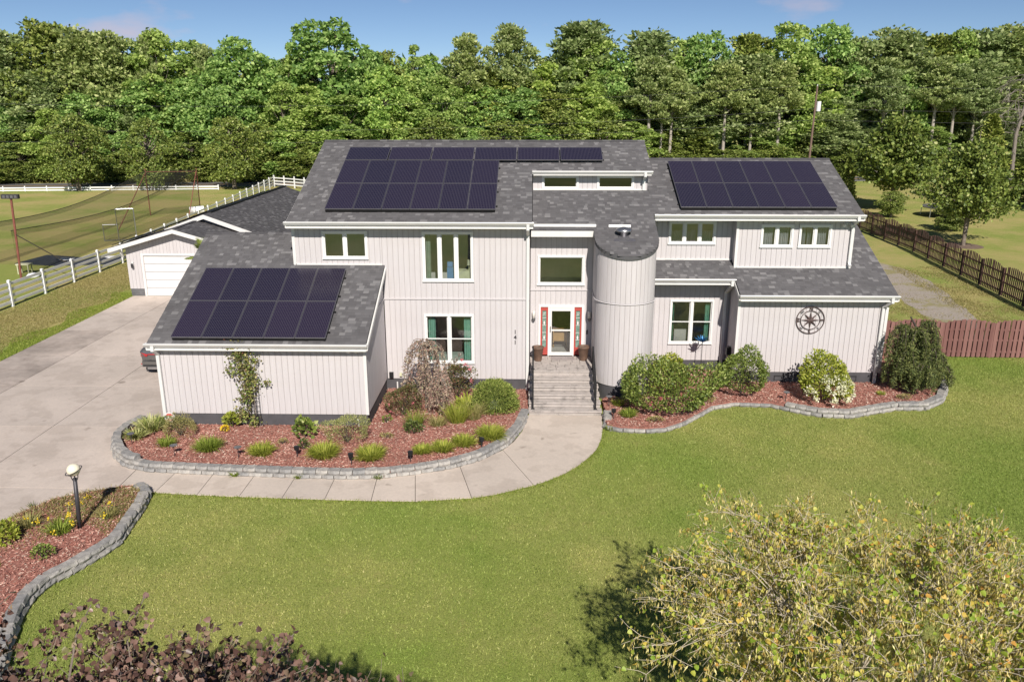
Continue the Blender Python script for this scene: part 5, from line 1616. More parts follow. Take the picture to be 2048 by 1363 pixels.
def picket_panels(pts, label, h, spacing, bw, gap, mat, arch=0.0, both=False, seed=1, face=1):
    """wooden board fence; arch lifts the boards in the middle of each bay"""
    root = thing('board_fence', (pts[0][0], pts[0][1], 0), label, 'fence')
    rnd = random.Random(seed)
    cache = {}
    def bmesh_(hh):
        k = round(hh / 0.04)
        if k not in cache:
            H = k * 0.04; w = bw / 2; m = MB()
            m.add([(-w, -0.011, 0.04), (w, -0.011, 0.04), (w, -0.011, H - 0.04), (w * 0.55, -0.011, H), (-w * 0.55, -0.011, H), (-w, -0.011, H - 0.04),
                   (-w, 0.011, 0.04), (w, 0.011, 0.04), (w, 0.011, H - 0.04), (w * 0.55, 0.011, H), (-w * 0.55, 0.011, H), (-w, 0.011, H - 0.04)],
                  [(0, 1, 2, 3, 4, 5), (11, 10, 9, 8, 7, 6)] + [(i, i + 6, (i + 1) % 6 + 6, (i + 1) % 6) for i in range(6)])
            cache[k] = m.mesh('picket', mat)
        return cache[k]
    for (ax, ay), (bx, by) in zip(pts[:-1], pts[1:]):
        a, b = V(ax, ay, 0), V(bx, by, 0); L = (b - a).length; n = max(1, round(L / spacing)); d = (b - a) / L; nr = V(d.y, -d.x, 0) * face
        ang = math.atan2(d.y, d.x)
        for k in range(n + 1):
            p = a + d * (L * k / n)
            o = MB(); o.box(-0.05, 0.05, -0.05, 0.05, -0.05, h - 0.02); link('post', o.mesh('post', mat), root, p - nr * 0.02, (0, 0, ang))
        for k in range(n):
            p, q = a + d * (L * k / n), a + d * (L * (k + 1) / n)
            for z in (0.28, h * 0.5, h - 0.32):
                MB().bar((p.x, p.y, z), (q.x, q.y, z), 0.04, 0.09).build('rail', mat, root)
            bl = (q - p).length; m = int(bl / (bw + gap))
            for j in range(m):
                t = (j + 0.5) / m; pos = p.lerp(q, t)
                hh = h + arch * math.sin(math.pi * t)
                link('picket', bmesh_(hh), root, pos + nr * 0.034, (rnd.uniform(-0.01, 0.01), rnd.uniform(-0.012, 0.012), ang))
                if both:
                    t2 = (j + 1.0) / m
                    if t2 < 0.99:
                        link('picket', bmesh_(h + arch * math.sin(math.pi * t2)), root, p.lerp(q, t2) - nr * 0.034, (0, 0, ang))
picket_panels([(14.1, 35.3), (25.0, 35.1)], 'reddish brown board fence joining the house corner to the side yard', 1.62, 2.4, 0.14, 0.075, 'wood_red', 0.14, True, 3)
picket_panels([(27.3, 41.8), (28.4, 53.2), (29.25, 62.0), (29.5, 76.0)], 'long brown shade-darkened picket fence with arched bays along the side yard', 1.66, 3.05, 0.115, 0.10, 'wood_shaded', 0.22, False, 4, -1)

# ------------------------------------------------------------------ batting cage in the field
def cage():
    root = thing('batting_cage', (-35.5, 66, 0), 'long netted batting cage on rusty poles in the field', 'batting cage')
    poles = [(-33.1, 51.0), (-37.8, 52.0), (-38.3, 81.0), (-34.4, 84.0)]
    hs = [3.2, 3.2, 4.6, 4.4]
    for (x, y), h in zip(poles[1:], hs[1:]):
        MB().tube([(x, y, 0), (x, y, h)], 0.05, 6).build('pole', 'rust_red', root)
    MB().bar((-38.3, 81, 4.3), (-34.4, 84, 4.1), 0.05, 0.05).build('crossbar', 'rust_red', root)
    MB().bar((-34.4, 84, 4.2), (-33.6, 79, 0.0), 0.06, 0.06).build('brace', 'rust_red', root)
    MB().bar((-38.3, 81, 4.2), (-36.2, 70, 0.05), 0.06, 0.06).build('brace', 'rust_red', root)
    def wallnet(a, b, za, zb, sag, name, mat):
        mb = MB(); n = 24; pts = []
        for k in range(n + 1):
            t = k / n; x = a[0] + (b[0] - a[0]) * t; y = a[1] + (b[1] - a[1]) * t; z = za + (zb - za) * t - sag * math.sin(math.pi * t)
            pts.append((x, y, z))
        vs = pts + [(x + 0.1 * math.sin(y), y, 0.02) for x, y, z in pts]
        mb.add(vs, [(k, k + 1, k + 2 + n, k + 1 + n) for k in range(n)])
        o = mb.build(name, mat, root)
        band = MB(); band.add(pts + [(x, y, z - 0.35) for x, y, z in pts], [(k, k + 1, k + 2 + n, k + 1 + n) for k in range(n)])
        band.build('net_hem', 'netting_dense', root)
        low = MB(); low.add([(x + 0.03, y, 0.75) for x, y, z in pts] + [(x + 0.14 + 0.1 * math.sin(y), y, 0.015) for x, y, z in pts], [(k, k + 1, k + 2 + n, k + 1 + n) for k in range(n)])
        low.build('net_hem', 'netting', root)
        MB().tube(pts, 0.025, 4).build('cable', 'rope_dark', root)
        return pts
    p1 = wallnet((-33.3, 51.0), (-34.4, 84.0), 3.1, 4.3, 1.0, 'side_net', 'netting')
    p2 = wallnet((-37.8, 52.0), (-38.3, 81.0), 3.1, 4.4, 1.0, 'side_net', 'netting')
    n = len(p1)
    MB().add(p1 + p2, [(k, k + 1, k + 1 + n, k + n) for k in range(n - 1)]).build('roof_net', 'netting', root)
    MB().add([(-38.3, 81, 4.4), (-34.4, 84, 4.3), (-34.4, 84, 0), (-38.3, 81, 0)], [(0, 1, 2, 3)]).build('end_net', 'netting', root)
    lp = thing('field_light', (-33.1, 50.9, 0), 'tall rust red pole with a floodlight bar above the field', 'light pole')
    MB().tube([(-33.1, 50.9, 0), (-32.85, 50.9, 5.2)], 0.07, 8).build('pole', 'rust_red', lp)
    MB().box(-33.4, -32.3, 50.75, 50.95, 5.15, 5.42).build('light_bar', 'post_bronze', lp)
    for x in (-33.2, -32.95, -32.7, -32.45): MB().box(x - 0.08, x + 0.08, 50.72, 50.75, 5.20, 5.37).build('lamp', 'panel_frame', lp)
    st = MB().tube([(-33.0, 50.9, 2.9), (-29.15, 49.7, 1.25)], 0.035, 5)
    tag(st.build('strap', 'rope_dark', None, (-29.15, 49.7, 1.25)), 'black strap stretched from the red light pole to the white fence', 'strap')
    for pl, zz, mt, lab in (([(-36.6, 55.8), (-33.0, 55.0), (-32.8, 58.2), (-36.2, 59.2)], 0.02, 'turf_mat', 'dark turf mat at the near end of the batting cage'), ([(-32.6, 55.2), (-30.0, 55.6), (-29.8, 59.0), (-32.4, 58.6)], 0.02, 'turf_mat', 'dark turf mat behind the white rail fence')):
        tag(MB().prism(pl, 0.0, zz).build('turf_mat', mt, None, (pl[0][0], pl[0][1], 0)), lab, 'mat')
    for x, y, lab in ((-33.9, 57.4, 'white home plate on the dark turf mat'), (-31.0, 58.4, 'white plate on the turf mat behind the fence')):
        tag(MB().prism([(x - 0.5, y), (x, y - 0.4), (x + 0.6, y - 0.2), (x + 0.6, y + 0.3), (x - 0.4, y + 0.3)], 0.021, 0.06).build('home_plate', 'fence_white', None, (x, y, 0.02)), lab, 'plate')
    ls = thing('pitching_screen', (-33.8, 66, 0), 'grey pipe pitching screen with a tall and a short net panel', 'screen')
    MB().tube([(-35.0, 65.4, 0), (-35.0, 65.4, 1.35), (-33.9, 65.6, 1.35), (-33.9, 65.6, 2.6), (-32.6, 66.0, 2.6), (-32.6, 66.0, 0)], 0.045, 6).build('frame', 'steel', ls)
    MB().tube([(-33.9, 65.6, 1.35), (-33.9, 65.6, 0)], 0.045, 6).build('frame', 'steel', ls)
    MB().tube([(-35.0, 65.4, 0.05), (-32.6, 66.0, 0.05)], 0.045, 6).build('frame', 'steel', ls)
    MB().add([(-35.0, 65.4, 0), (-33.9, 65.6, 0), (-33.9, 65.6, 1.35), (-35.0, 65.4, 1.35)], [(0, 1, 2, 3)]).build('net', 'netting', ls)
    MB().add([(-33.9, 65.6, 0), (-32.6, 66.0, 0), (-32.6, 66.0, 2.6), (-33.9, 65.6, 2.6)], [(0, 1, 2, 3)]).build('net', 'netting', ls)
    rl = MB().tube([(-34.7, 82.0, 0.35), (-33.4, 82.5, 0.42)], 0.36, 12)
    tag(rl.build('net_roll', 'fence_white', None, (-34, 82, 0), smooth=False), 'white rolled tarpaulin lying at the far end of the cage', 'tarpaulin')
    bn = thing('work_bench', (-33.6, 52.4, 0), 'small pale work bench by the red light pole', 'bench')
    MB().box(-34.2, -33.3, 52.2, 52.7, 0.62, 0.68).build('top', 'chair_cream', bn)
    for x in (-34.1, -33.4):
        for y in (52.25, 52.65): MB().box(x - 0.03, x + 0.03, y - 0.03, y + 0.03, 0, 0.62).build('leg', 'chair_cream', bn)
    bg = MB().lathe((-32.6, 51.4, 0), [(0.38, 0.0), (0.42, 0.10), (0.30, 0.22), (0.12, 0.27), (0.02, 0.27)], 10)
    tag(bg.build('bag', 'plate_white', None, (-32.6, 51.4, 0), smooth=True), 'white slumped bag on the grass by the light pole', 'bag')
cage()

# ------------------------------------------------------------------ car
def car():
    root = thing('parked_car', (-15.4, 34.4, 0), 'grey crossover car parked nose-in beside the garage wing', 'car')
    cx, y0 = -15.45, 32.05
    # sections from the tail forward: (y, half width at sill / belt / roof, z sill, z belt, z roof)
    secs = [(0.00, 0.80, 0.86, 0.70, 0.42, 0.98, 1.00), (0.05, 0.86, 0.92, 0.76, 0.34, 1.04, 1.08), (0.35, 0.90, 0.945, 0.70, 0.28, 1.06, 1.30), (0.75, 0.91, 0.95, 0.64, 0.26, 1.06, 1.56), (1.2, 0.91, 0.95, 0.64, 0.25, 1.05, 1.64), (2.2, 0.91, 0.95, 0.65, 0.25, 1.02, 1.66), (3.0, 0.91, 0.95, 0.62, 0.25, 1.00, 1.52), (3.55, 0.91, 0.94, 0.66, 0.26, 0.99, 1.06), (4.3, 0.88, 0.90, 0.6, 0.30, 0.86, 0.90), (4.6, 0.76, 0.78, 0.5, 0.36, 0.70, 0.74)]
    vs, fs = [], []
    def ring(s):
        y, a, b, r, zs, zb, zr = s
        half = [(a * 0.92, zs), (a, zs + 0.12), (a + 0.01, (zs + zb) / 2), (b, zb - 0.05), (b * 0.97, zb), (r + (b - r) * 0.25, zb + (zr - zb) * 0.72), (r, zr - 0.02), (r * 0.6, zr)]
        return [(cx - x, y0 + y, z) for x, z in half] + [(cx + x, y0 + y, z) for x, z in reversed(half)]
    mb = MB(); n = 16
    for s in secs: mb.v += ring(s)
    for i in range(len(secs) - 1):
        for k in range(n):
            a = i * n + k; b = i * n + (k + 1) % n
            mb.f.append((a, b, b + n, a + n))
    mb.f.append(tuple(reversed(range(n)))); e = (len(secs) - 1) * n; mb.f.append(tuple(range(e, e + n)))
    body = mb.build('body', 'car_paint', root, smooth=True)
    # rear glass over the sloping hatch
    MB().add([(cx - 0.70, y0 + 0.12, 1.115), (cx + 0.70, y0 + 0.12, 1.115), (cx + 0.56, y0 + 0.66, 1.555), (cx - 0.56, y0 + 0.66, 1.555)], [(0, 1, 2, 3)]).build('rear_window', 'car_glass', root)
    for s in (-1, 1):
        MB().add([(cx + s * 0.955, y0 + 0.75, 1.09), (cx + s * 0.955, y0 + 3.1, 1.05), (cx + s * 0.78, y0 + 2.7, 1.46), (cx + s * 0.78, y0 + 1.0, 1.50)], [(0, 1, 2, 3)]).build('side_window', 'car_glass', root)
        MB().add([(cx + s * 0.93, y0 + 0.22, 0.98), (cx + s * 0.885, y0 - 0.005, 0.97), (cx + s * 0.56, y0 - 0.035, 0.90), (cx + s * 0.62, y0 - 0.035, 0.80), (cx + s * 0.89, y0 - 0.01, 0.83), (cx + s * 0.95, y0 + 0.25, 0.90)], [(0, 1, 2, 3, 4, 5)]).build('tail_light', 'tail_red', root)
        MB().box(cx + s * 0.80 - 0.10, cx + s * 0.80 + 0.10, y0 - 0.03, y0 - 0.002, 0.46, 0.50).build('reflector', 'tail_red', root)
        for yw in (0.88, 3.62):
            w = MB().tube([(cx + s * 0.72, y0 + yw, 0.34), (cx + s * 0.945, y0 + yw, 0.34)], 0.34, 20).build('wheel', 'tyre', root)
            MB().tube([(cx + s * 0.946, y0 + yw, 0.34), (cx + s * 0.96, y0 + yw, 0.34)], 0.22, 16).build('rim', 'steel', w)
    MB().box(cx - 0.56, cx + 0.56, y0 - 0.036, y0 + 0.03, 0.885, 0.915).build('light_bar', 'tail_red', root)
    MB().box(cx - 0.84, cx + 0.84, y0 - 0.06, y0 + 0.1, 0.36, 0.60).build('rear_bumper', 'car_paint', root)
    MB().box(cx - 0.80, cx + 0.80, y0 - 0.066, y0 - 0.060, 0.38, 0.46).build('lower_trim', 'car_trim', root)
    MB().box(cx - 0.62, cx + 0.62, y0 - 0.085, y0 + 0.1, 0.26, 0.36).build('skid_plate', 'steel', root)
    MB().box(cx - 0.60, cx + 0.60, y0 - 0.064, y0 - 0.058, 0.605, 0.63).build('bumper_crease', 'car_trim', root)
    MB().add([(cx - 0.46, y0 - 0.012, 0.64), (cx + 0.46, y0 - 0.012, 0.64), (cx + 0.38, y0 - 0.012, 0.82), (cx - 0.38, y0 - 0.012, 0.82)], [(0, 1, 2, 3)]).build('plate_recess', 'car_paint', root)
    MB().box(cx - 0.16, cx + 0.16, y0 - 0.035, y0 - 0.012, 0.67, 0.79).build('licence_plate', 'plate_white', root)
    MB().box(cx - 0.75, cx + 0.75, y0 + 0.05, y0 + 4.3, 0.18, 0.30).build('underbody', 'car_trim', root)
car()

# ------------------------------------------------------------------ lamp post, path lights, sign
def lamp_post():
    x, y = -11.95, 18.97
    root = thing('lamp_post', (x, y, 0.13), 'dark garden lamp post with a cream globe held in a metal ring', 'lamp post')
    tx = x + 0.10
    MB().tube([(x, y, 0.05), (tx, y, 1.66)], [0.055, 0.05], 12).build('post', 'post_bronze', root, smooth=True)
    MB().lathe((x, y, 0.13), [(0.10, 0), (0.10, 0.03), (0.06, 0.05)], 12).build('base', 'post_bronze', root)
    for k in range(4):
        a = math.pi / 2 * k + 0.5
        MB().tube([(tx + 0.045 * math.cos(a), y + 0.045 * math.sin(a), 1.60), (tx + 0.075 * math.cos(a), y + 0.075 * math.sin(a), 1.68), (tx + 0.085 * math.cos(a), y + 0.085 * math.sin(a), 1.80)], 0.013, 6).build('prong', 'post_bronze', root)
    g = MB(); R = 0.165; c = (tx, y, 1.90)
    g.lathe(c, [(R * math.cos(t), R * math.sin(t)) for t in [math.pi * (k / 16 - 0.5) * 0.999 for k in range(17)]], 28).build('globe', 'lamp_globe', root, smooth=True)
    pts = [(c[0] + 0.20 * math.cos(a), c[1] + 0.20 * math.sin(a), c[2] - 0.02 + 0.075 * math.cos(a - 0.4)) for a in [2 * math.pi * k / 32 for k in range(33)]]
    MB().tube(pts, 0.012, 6, False).build('ring', 'post_bronze', root)
    for k in range(3):
        a = 2 * math.pi * k / 3 + 0.2
        MB().tube([(c[0] + 0.085 * math.cos(a), c[1] + 0.085 * math.sin(a), c[2] - 0.16), (c[0] + 0.20 * math.cos(a), c[1] + 0.20 * math.sin(a), c[2] - 0.02 + 0.075 * math.cos(a - 0.4))], 0.008, 5).build('ring_arm', 'post_bronze', root)
lamp_post()

def path_light(x, y, z, kind, label, lean=0.0):
    root = thing('path_light', (x, y, z), label, 'path light', 'path lights along the beds')
    h = 0.36
    top = (x + lean, y, z + h)
    MB().tube([(x, y, z - 0.03), top], 0.013, 6).build('stake', 'post_bronze', root)
    if kind == 0:
        MB().lathe(top, [(0.02, -0.05), (0.045, -0.04), (0.05, 0.0), (0.115, 0.005), (0.12, 0.02), (0.06, 0.035), (0.01, 0.04)], 14).build('cap', 'grey_metal', root)
    else:
        MB().lathe(top, [(0.03, -0.12), (0.075, -0.11), (0.085, -0.01), (0.09, 0.01), (0.05, 0.03), (0.01, 0.03)], 14).build('head', 'dark_metal', root)
for i, (x, y, kd, lab) in enumerate([(-13.15, 24.45, 0, 'flat capped path light at the tip of the bed by the driveway'), (-11.35, 23.55, 0, 'flat capped path light between the small grass tufts'), (-9.25, 23.45, 0, 'flat capped path light beside the lime grass tuft'),
                                (-7.40, 23.55, 1, 'dark round path light below the large leafed plant'), (-5.55, 23.05, 1, 'dark round path light before the yellow heath'), (-3.72, 23.25, 1, 'dark round path light left of the joined lime grass tufts'),
                                (-1.55, 24.35, 1, 'dark round path light by the big lime grass tuft near the steps'), (2.95, 28.3, 0, 'flat capped path light at the foot of the tower'), (3.0, 27.0, 1, 'dark round path light at the bottom of the steps'), (9.65, 28.9, 0, 'flat capped path light below the foundation vent')]):
    path_light(x, y, 0.20, kd, lab, random.uniform(-0.02, 0.02))

def security_sign():
    x, y, z = -12.42, 25.78, 0.62
    root = thing('yard_sign', (x, y, 0.13), 'octagonal red and white security sign reading CPI at the garage corner', 'sign')
    MB().tube([(x, y + 0.02, 0.05), (x, y + 0.02, z)], 0.012, 6).build('stake', 'steel', root)
    def octa(r, ya, yb):
        m = MB(); pts = [(x + r * math.cos(math.pi / 8 + k * math.pi / 4), z + r * math.sin(math.pi / 8 + k * math.pi / 4)) for k in range(8)]
        m.add([(p, ya, q) for p, q in pts] + [(p, yb, q) for p, q in pts], [tuple(range(8)), tuple(reversed(range(8, 16)))] + [(k, k + 8, (k + 1) % 8 + 8, (k + 1) % 8) for k in range(8)])
        return m
    octa(0.185, y - 0.01, y + 0.005).build('board', 'white_enamel', root)
    octa(0.155, y - 0.014, y - 0.011).build('red_field', 'sign_pink', root)
    m = MB(); m.add([(x - 0.06, y - 0.0165, z + 0.14), (x + 0.06, y - 0.0165, z + 0.14), (x + 0.13, y - 0.0165, z + 0.07), (x - 0.13, y - 0.0165, z + 0.07)], [(0, 3, 2, 1)]); m.build('red_band', 'sign_red', root)
    m = MB(); m.box(x - 0.14, x + 0.14, y - 0.018, y - 0.0145, z - 0.065, z + 0.065); m.build('white_band', 'white_enamel', root)
    m = MB(); text_into(m, 'CPI', 0.155, 0.003, (x, y - 0.022, z), 0, 1.0); m.build('lettering', 'dark_metal', root)
security_sign()

def trellis():
    x, y = -9.55, 26.02
    root = thing('trellis', (x, y, 0.13), 'black wire trellis standing against the garage wing wall', 'trellis')
    w, h = 0.42, 1.75
    for i in range(5):
        xx = x - w / 2 + w * i / 4
        MB().tube([(xx, y, 0.08), (xx, y, h)], 0.009, 5).build('upright', 'dark_metal', root)
    for k in range(9):
        z = 0.25 + k * 0.18
        MB().tube([(x - w / 2, y, z), (x + w / 2, y, z)], 0.008, 5).build('crossbar', 'dark_metal', root)
trellis()

def wind_spinner():
    x, y = 7.05, 31.9
    root = thing('wind_spinner', (x, y, 0.13), 'blue metal wind spinner on a thin black stake before the window', 'wind spinner')
    MB().tube([(x, y, 0.05), (x, y, 1.62)], 0.012, 6).build('stake', 'dark_metal', root)
    MB().bar((x - 0.05, y, 0.75), (x + 0.16, y, 0.75), 0.02, 0.02).build('crank', 'dark_metal', root)
    c = V(x, y - 0.03, 1.62)
    for ringk, (n, L, tilt) in enumerate(((9, 0.42, 0.5), (8, 0.36, 0.85), (6, 0.30, 1.2))):
        for k in range(n):
            a = 2 * math.pi * k / n + ringk * 0.3
            d = V(math.cos(a) * math.cos(tilt), math.sin(a) * math.cos(tilt), math.sin(tilt))
            s = V(-math.sin(a), math.cos(a), 0)
            p0 = c; p1 = c + d * L * 0.45 + s * 0.05 + V(0, 0, -0.02); p2 = c + d * L; p3 = c + d * L * 0.45 - s * 0.03 + V(0, 0, 0.02)
            MB().add([p0, p1, p2, p3], [(0, 1, 2), (0, 2, 3)]).build('vane', 'spinner_blue', root)
wind_spinner()

# ------------------------------------------------------------------ trampoline, pole, wires
def trampoline():
    c = V(41.5, 81.5, 0); R = 2.6; z = 0.95
    root = thing('trampoline', c, 'round trampoline on steel legs in the neighbouring yard', 'trampoline')
    pts = [(c.x + R * math.cos(a), c.y + R * math.sin(a), z) for a in [2 * math.pi * k / 40 for k in range(41)]]
    MB().tube(pts, 0.05, 6, False).build('ring', 'steel', root)
    MB().lathe((c.x, c.y, z - 0.03), [(R * 0.86, 0), (R * 0.86, 0.01), (0.1, 0.012)], 32).build('bed', 'car_trim', root)
    m = MB()
    for k in range(40):
        a, b = 2 * math.pi * k / 40, 2 * math.pi * (k + 1) / 40
        m.add([(c.x + R * math.cos(a), c.y + R * math.sin(a), z + 0.055), (c.x + R * math.cos(b), c.y + R * math.sin(b), z + 0.055), (c.x + R * .84 * math.cos(b), c.y + R * .84 * math.sin(b), z + 0.03), (c.x + R * .84 * math.cos(a), c.y + R * .84 * math.sin(a), z + 0.03)], [(0, 1, 2, 3)])
    m.build('pad', 'grey_metal', root)
    for k in range(6):
        a = 2 * math.pi * k / 6 + 0.4
        MB().tube([(c.x + R * math.cos(a), c.y + R * math.sin(a), z), (c.x + R * 1.02 * math.cos(a), c.y + R * 1.02 * math.sin(a), 0)], 0.04, 6).build('leg', 'steel', root)
trampoline()

PX, PY = 38.9, 117.5
def utility():
    root = thing('utility_pole', (PX, PY, 0), 'wooden utility pole with a grey transformer beyond the roof', 'utility pole')
    MB().tube([(PX + 0.2, PY, 0), (PX + 0.35, PY, 12.9)], [0.17, 0.12], 10).build('pole', 'pole_wood', root)
    MB().tube([(PX + 0.75, PY - 0.1, 9.6), (PX + 0.75, PY - 0.1, 10.9)], 0.30, 14).build('transformer', 'plate_white', root)
    MB().bar((PX + 0.3, PY, 10.5), (PX + 0.75, PY, 10.5), 0.08, 0.15).build('bracket', 'grey_metal', root)
    MB().tube([(PX + 0.35, PY, 12.85), (PX + 0.36, PY, 13.15)], 0.05, 6).build('insulator', 'plate_white', root)
    MB().tube([(PX + 0.3, PY, 12.25), (PX + 1.0, PY - 0.1, 12.1), (PX + 0.9, PY - 0.1, 10.9)], 0.02, 4).build('jumper', 'rope_dark', root)
    def wire(a, b, sag, label):
        n = 30
        pts = [(a[0] + (b[0] - a[0]) * k / n, a[1] + (b[1] - a[1]) * k / n, a[2] + (b[2] - a[2]) * k / n - sag * 4 * (k / n) * (1 - k / n)) for k in range(n + 1)]
        tag(MB().tube(pts, 0.012, 4).build('power_line', 'panel_frame', None, (a[0], a[1], a[2])), label, 'power line', 'wires along the road')
    for dz, nm in ((13.1, 'top'), (9.95, 'middle'), (8.45, 'lowest')):
        wire((PX + 0.35, PY, dz), (-105.0, 101.5, dz - 0.9), 2.3, nm + ' power line from the utility pole along the left of the road')
        wire((PX + 0.35, PY, dz), (150.0, 129.0, dz + 0.4), 0.9, nm + ' power line from the utility pole beyond the picket fence')
utility()

# ================================================================== PLANTS
def lumpy(n, rx, ry, rz, lumps, seed, shell=0.75):
    """points and outward normals over a lumpy ellipsoid standing on z=0"""
    r = np.random.default_rng(seed)
    L = unit(r.normal(size=(lumps, 3))); L[:, 2] = np.abs(L[:, 2]) * 1.0
    amp = r.uniform(0.05, 0.36, lumps)
    d = r.normal(size=(n, 3)); d = unit(d); d[:, 2] = np.where(d[:, 2] < -0.35, -d[:, 2], d[:, 2])
    dot = d @ L.T
    bumpf = 0.86 + (amp * np.exp((dot - 1) * 16)).sum(1) - 0.06 * r.random(n)
    rad = bumpf * (shell + (1 - shell) * r.random(n) ** 0.4)
    P = d * rad[:, None] * np.array([rx, ry, rz * 0.62]) + np.array([0, 0, rz * 0.40])
    P[:, 2] = np.maximum(P[:, 2], 0.03)
    return P, d

def shrub(x, y, rx, ry, h, n, size, mat, label, cat='shrub', z=0.20, lumps=14, seed=1, aspect=0.6, up=0.3, name='shrub', stem='bark_dark', jitter=0.7, shell=0.72):
    root = thing(name, (x, y, z), label, cat)
    P, d = lumpy(n, rx, ry, h, lumps, seed, shell)
    D = d + RNG.normal(size=(n, 3)) * jitter; D[:, 2] += up
    link('foliage', leaves('foliage', P, D, RNG.uniform(0.7, 1.25, n) * size, mat, aspect), root, (x, y, z))
    st = MB(); rnd = random.Random(seed)
    for k in range(7):
        a = rnd.uniform(0, 6.28); q = rnd.uniform(0.3, 0.75)
        st.tube([(x, y, z - 0.03), (x + rx * q * 0.4 * math.cos(a), y + ry * q * 0.4 * math.sin(a), z + h * 0.35), (x + rx * q * math.cos(a), y + ry * q * math.sin(a), z + h * 0.75)], [0.022, 0.014, 0.006], 5)
    st.build('stems', stem, root)
    return root

def blooms(root, x, y, z, pts, mat, size, n=24, part='flower'):
    for (px, py, pz) in pts:
        P = RNG.normal(size=(n, 3)) * size * 0.45 + np.array([px - x, py - y, pz - z])
        D = rand_dirs(n, 0.4)
        tag(link(part, leaves(part, P, D, size * 0.75, mat, 0.8), root, (x, y, z)), None, None, None, 'stuff')

def tuft(x, y, r, h, n, mat, label, name='grass_tuft', cat='grass tuft', z=0.20, width=0.014, droop=0.55, seed=1, spread=0.9):
    if mat in ('leaf_lime', 'lush_blade') and cat == 'grass tuft' and width > 0.012: r *= 1.55; h *= 1.5; n = int(n * 1.9)
    root = thing(name, (x, y, z), label, cat)
    g = np.random.default_rng(seed)
    a = g.uniform(0, 2 * np.pi, n); q = np.sqrt(g.random(n)) * r * 0.45
    P = np.stack([np.cos(a) * q, np.sin(a) * q, np.zeros(n)], 1)
    tilt = g.uniform(0.1, 1.0, n) * spread
    D = np.stack([np.cos(a + g.normal(0, 0.4, n)) * tilt, np.sin(a + g.normal(0, 0.4, n)) * tilt, np.ones(n)], 1)
    L = g.uniform(0.75, 1.3, n) * max(h, r) * 1.05
    link('blades', blades('blades', P, D, L, width, droop * g.uniform(0.6, 1.2, n), mat), root, (x, y, z))
    c = MB(); c.lathe((x, y, z), [(r * 0.35, -0.02), (r * 0.3, 0.03), (r * 0.1, 0.06), (0.01, 0.06)], 8)
    c.build('crown', 'leaf_deep', root)
    return root

# --- left bed
tuft(-13.0, 25.6, 0.62, 0.60, 430, 'leaf_variegated', 'cream striped yucca clump at the driveway end of the bed', 'yucca', 'yucca', width=0.035, seed=1, droop=0.45)
tuft(-13.25, 24.95, 0.50, 0.46, 320, 'leaf_variegated', 'smaller pale striped clump at the rounded tip of the bed', 'yucca', 'yucca', width=0.022, seed=2, droop=0.6)
shrub(-12.35, 25.75, 0.5, 0.3, 0.45, 700, 0.07, 'leaf_shrub', 'low green ground cover below the security sign', seed=3, aspect=0.3)
shrub(-11.85, 25.2, 0.66, 0.52, 0.55, 2200, 0.055, 'leaf_hay', 'low straw yellow heath cushion before the security sign', seed=4, aspect=0.3)
tuft(-11.95, 24.35, 0.27, 0.26, 170, 'lush_blade', 'small green grass tuft before the straw yellow heath', seed=5)
tuft(-10.45, 24.05, 0.36, 0.32, 420, 'lush_blade', 'dense mid green grass tuft in the middle of the mulch', seed=6)
tuft(-8.6, 23.75, 0.34, 0.34, 420, 'leaf_lime', 'lime green grass tuft beside the flat capped path light', seed=7)
shrub(-10.35, 25.95, 0.28, 0.24, 0.55, 320, 0.10, 'leaf_lime', 'lime green leafy plant beside the trellis foot', seed=8, lumps=8)
shrub(-10.45, 25.55, 0.14, 0.12, 0.22, 110, 0.07, 'petal_yellow', 'tiny golden leaved plant beside the lime green plant', seed=9, lumps=6)
shrub(-7.55, 25.15, 0.36, 0.30, 0.62, 170, 0.17, 'leaf_shrub', 'large leafed green plant with broad lobed leaves', seed=10, lumps=8, aspect=0.75, shell=0.5)
shrub(-7.35, 24.15, 0.18, 0.16, 0.35, 70, 0.10, 'leaf_deep', 'sparse dark seedling below the large leafed plant', seed=11, lumps=5, shell=0.4)
shrub(-8.15, 24.55, 0.2, 0.16, 0.2, 120, 0.05, 'leaf_hay', 'thin wispy grey green plant in the mulch', seed=12, lumps=5, shell=0.3)
tuft(-6.55, 23.6, 0.40, 0.36, 520, 'leaf_lime', 'lime green grass tuft before the pale yellow bush', seed=13)
shrub(-6.05, 24.75, 0.80, 0.62, 0.85, 3200, 0.06, 'leaf_variegated', 'rounded pale yellow bush before the garage wing corner', seed=14, aspect=0.28, up=0.6)
tuft(-5.05, 23.5, 0.38, 0.34, 480, 'leaf_lime', 'lime green grass tuft by the bend of the stone border', seed=15)
shrub(-4.8, 25.2, 0.3, 0.2, 0.12, 160, 0.05, 'leaf_hay', 'flat faded ground plant on the mulch', seed=16, lumps=5, shell=0.3)
for i, (x, y, r, lab) in enumerate([(-3.45, 23.95, 0.25, 'left one of three joined lime grass tufts by the walkway curve'), (-2.80, 24.15, 0.30, 'middle one of three joined lime grass tufts by the walkway curve'), (-2.15, 24.6, 0.33, 'right one of three joined lime grass tufts by the walkway curve')]):
    tuft(x, y, r, 0.27, 420, 'leaf_lime', lab, seed=20 + i)
tuft(-1.30, 25.2, 0.40, 0.32, 640, 'leaf_lime', 'large lime grass tuft next to the steps end of the bed', seed=24)
r_ = shrub(-4.55, 27.2, 0.62, 0.55, 1.05, 2300, 0.07, 'leaf_barberry', 'dark olive barberry bush between the wall corner and weeping tree', seed=25, lumps=18)
blooms(r_, -4.55, 27.2, 0.20, [(-5.0, 26.85, 0.75), (-4.15, 26.85, 0.8), (-4.95, 26.8, 0.5)], 'petal_pink', 0.05, 16)
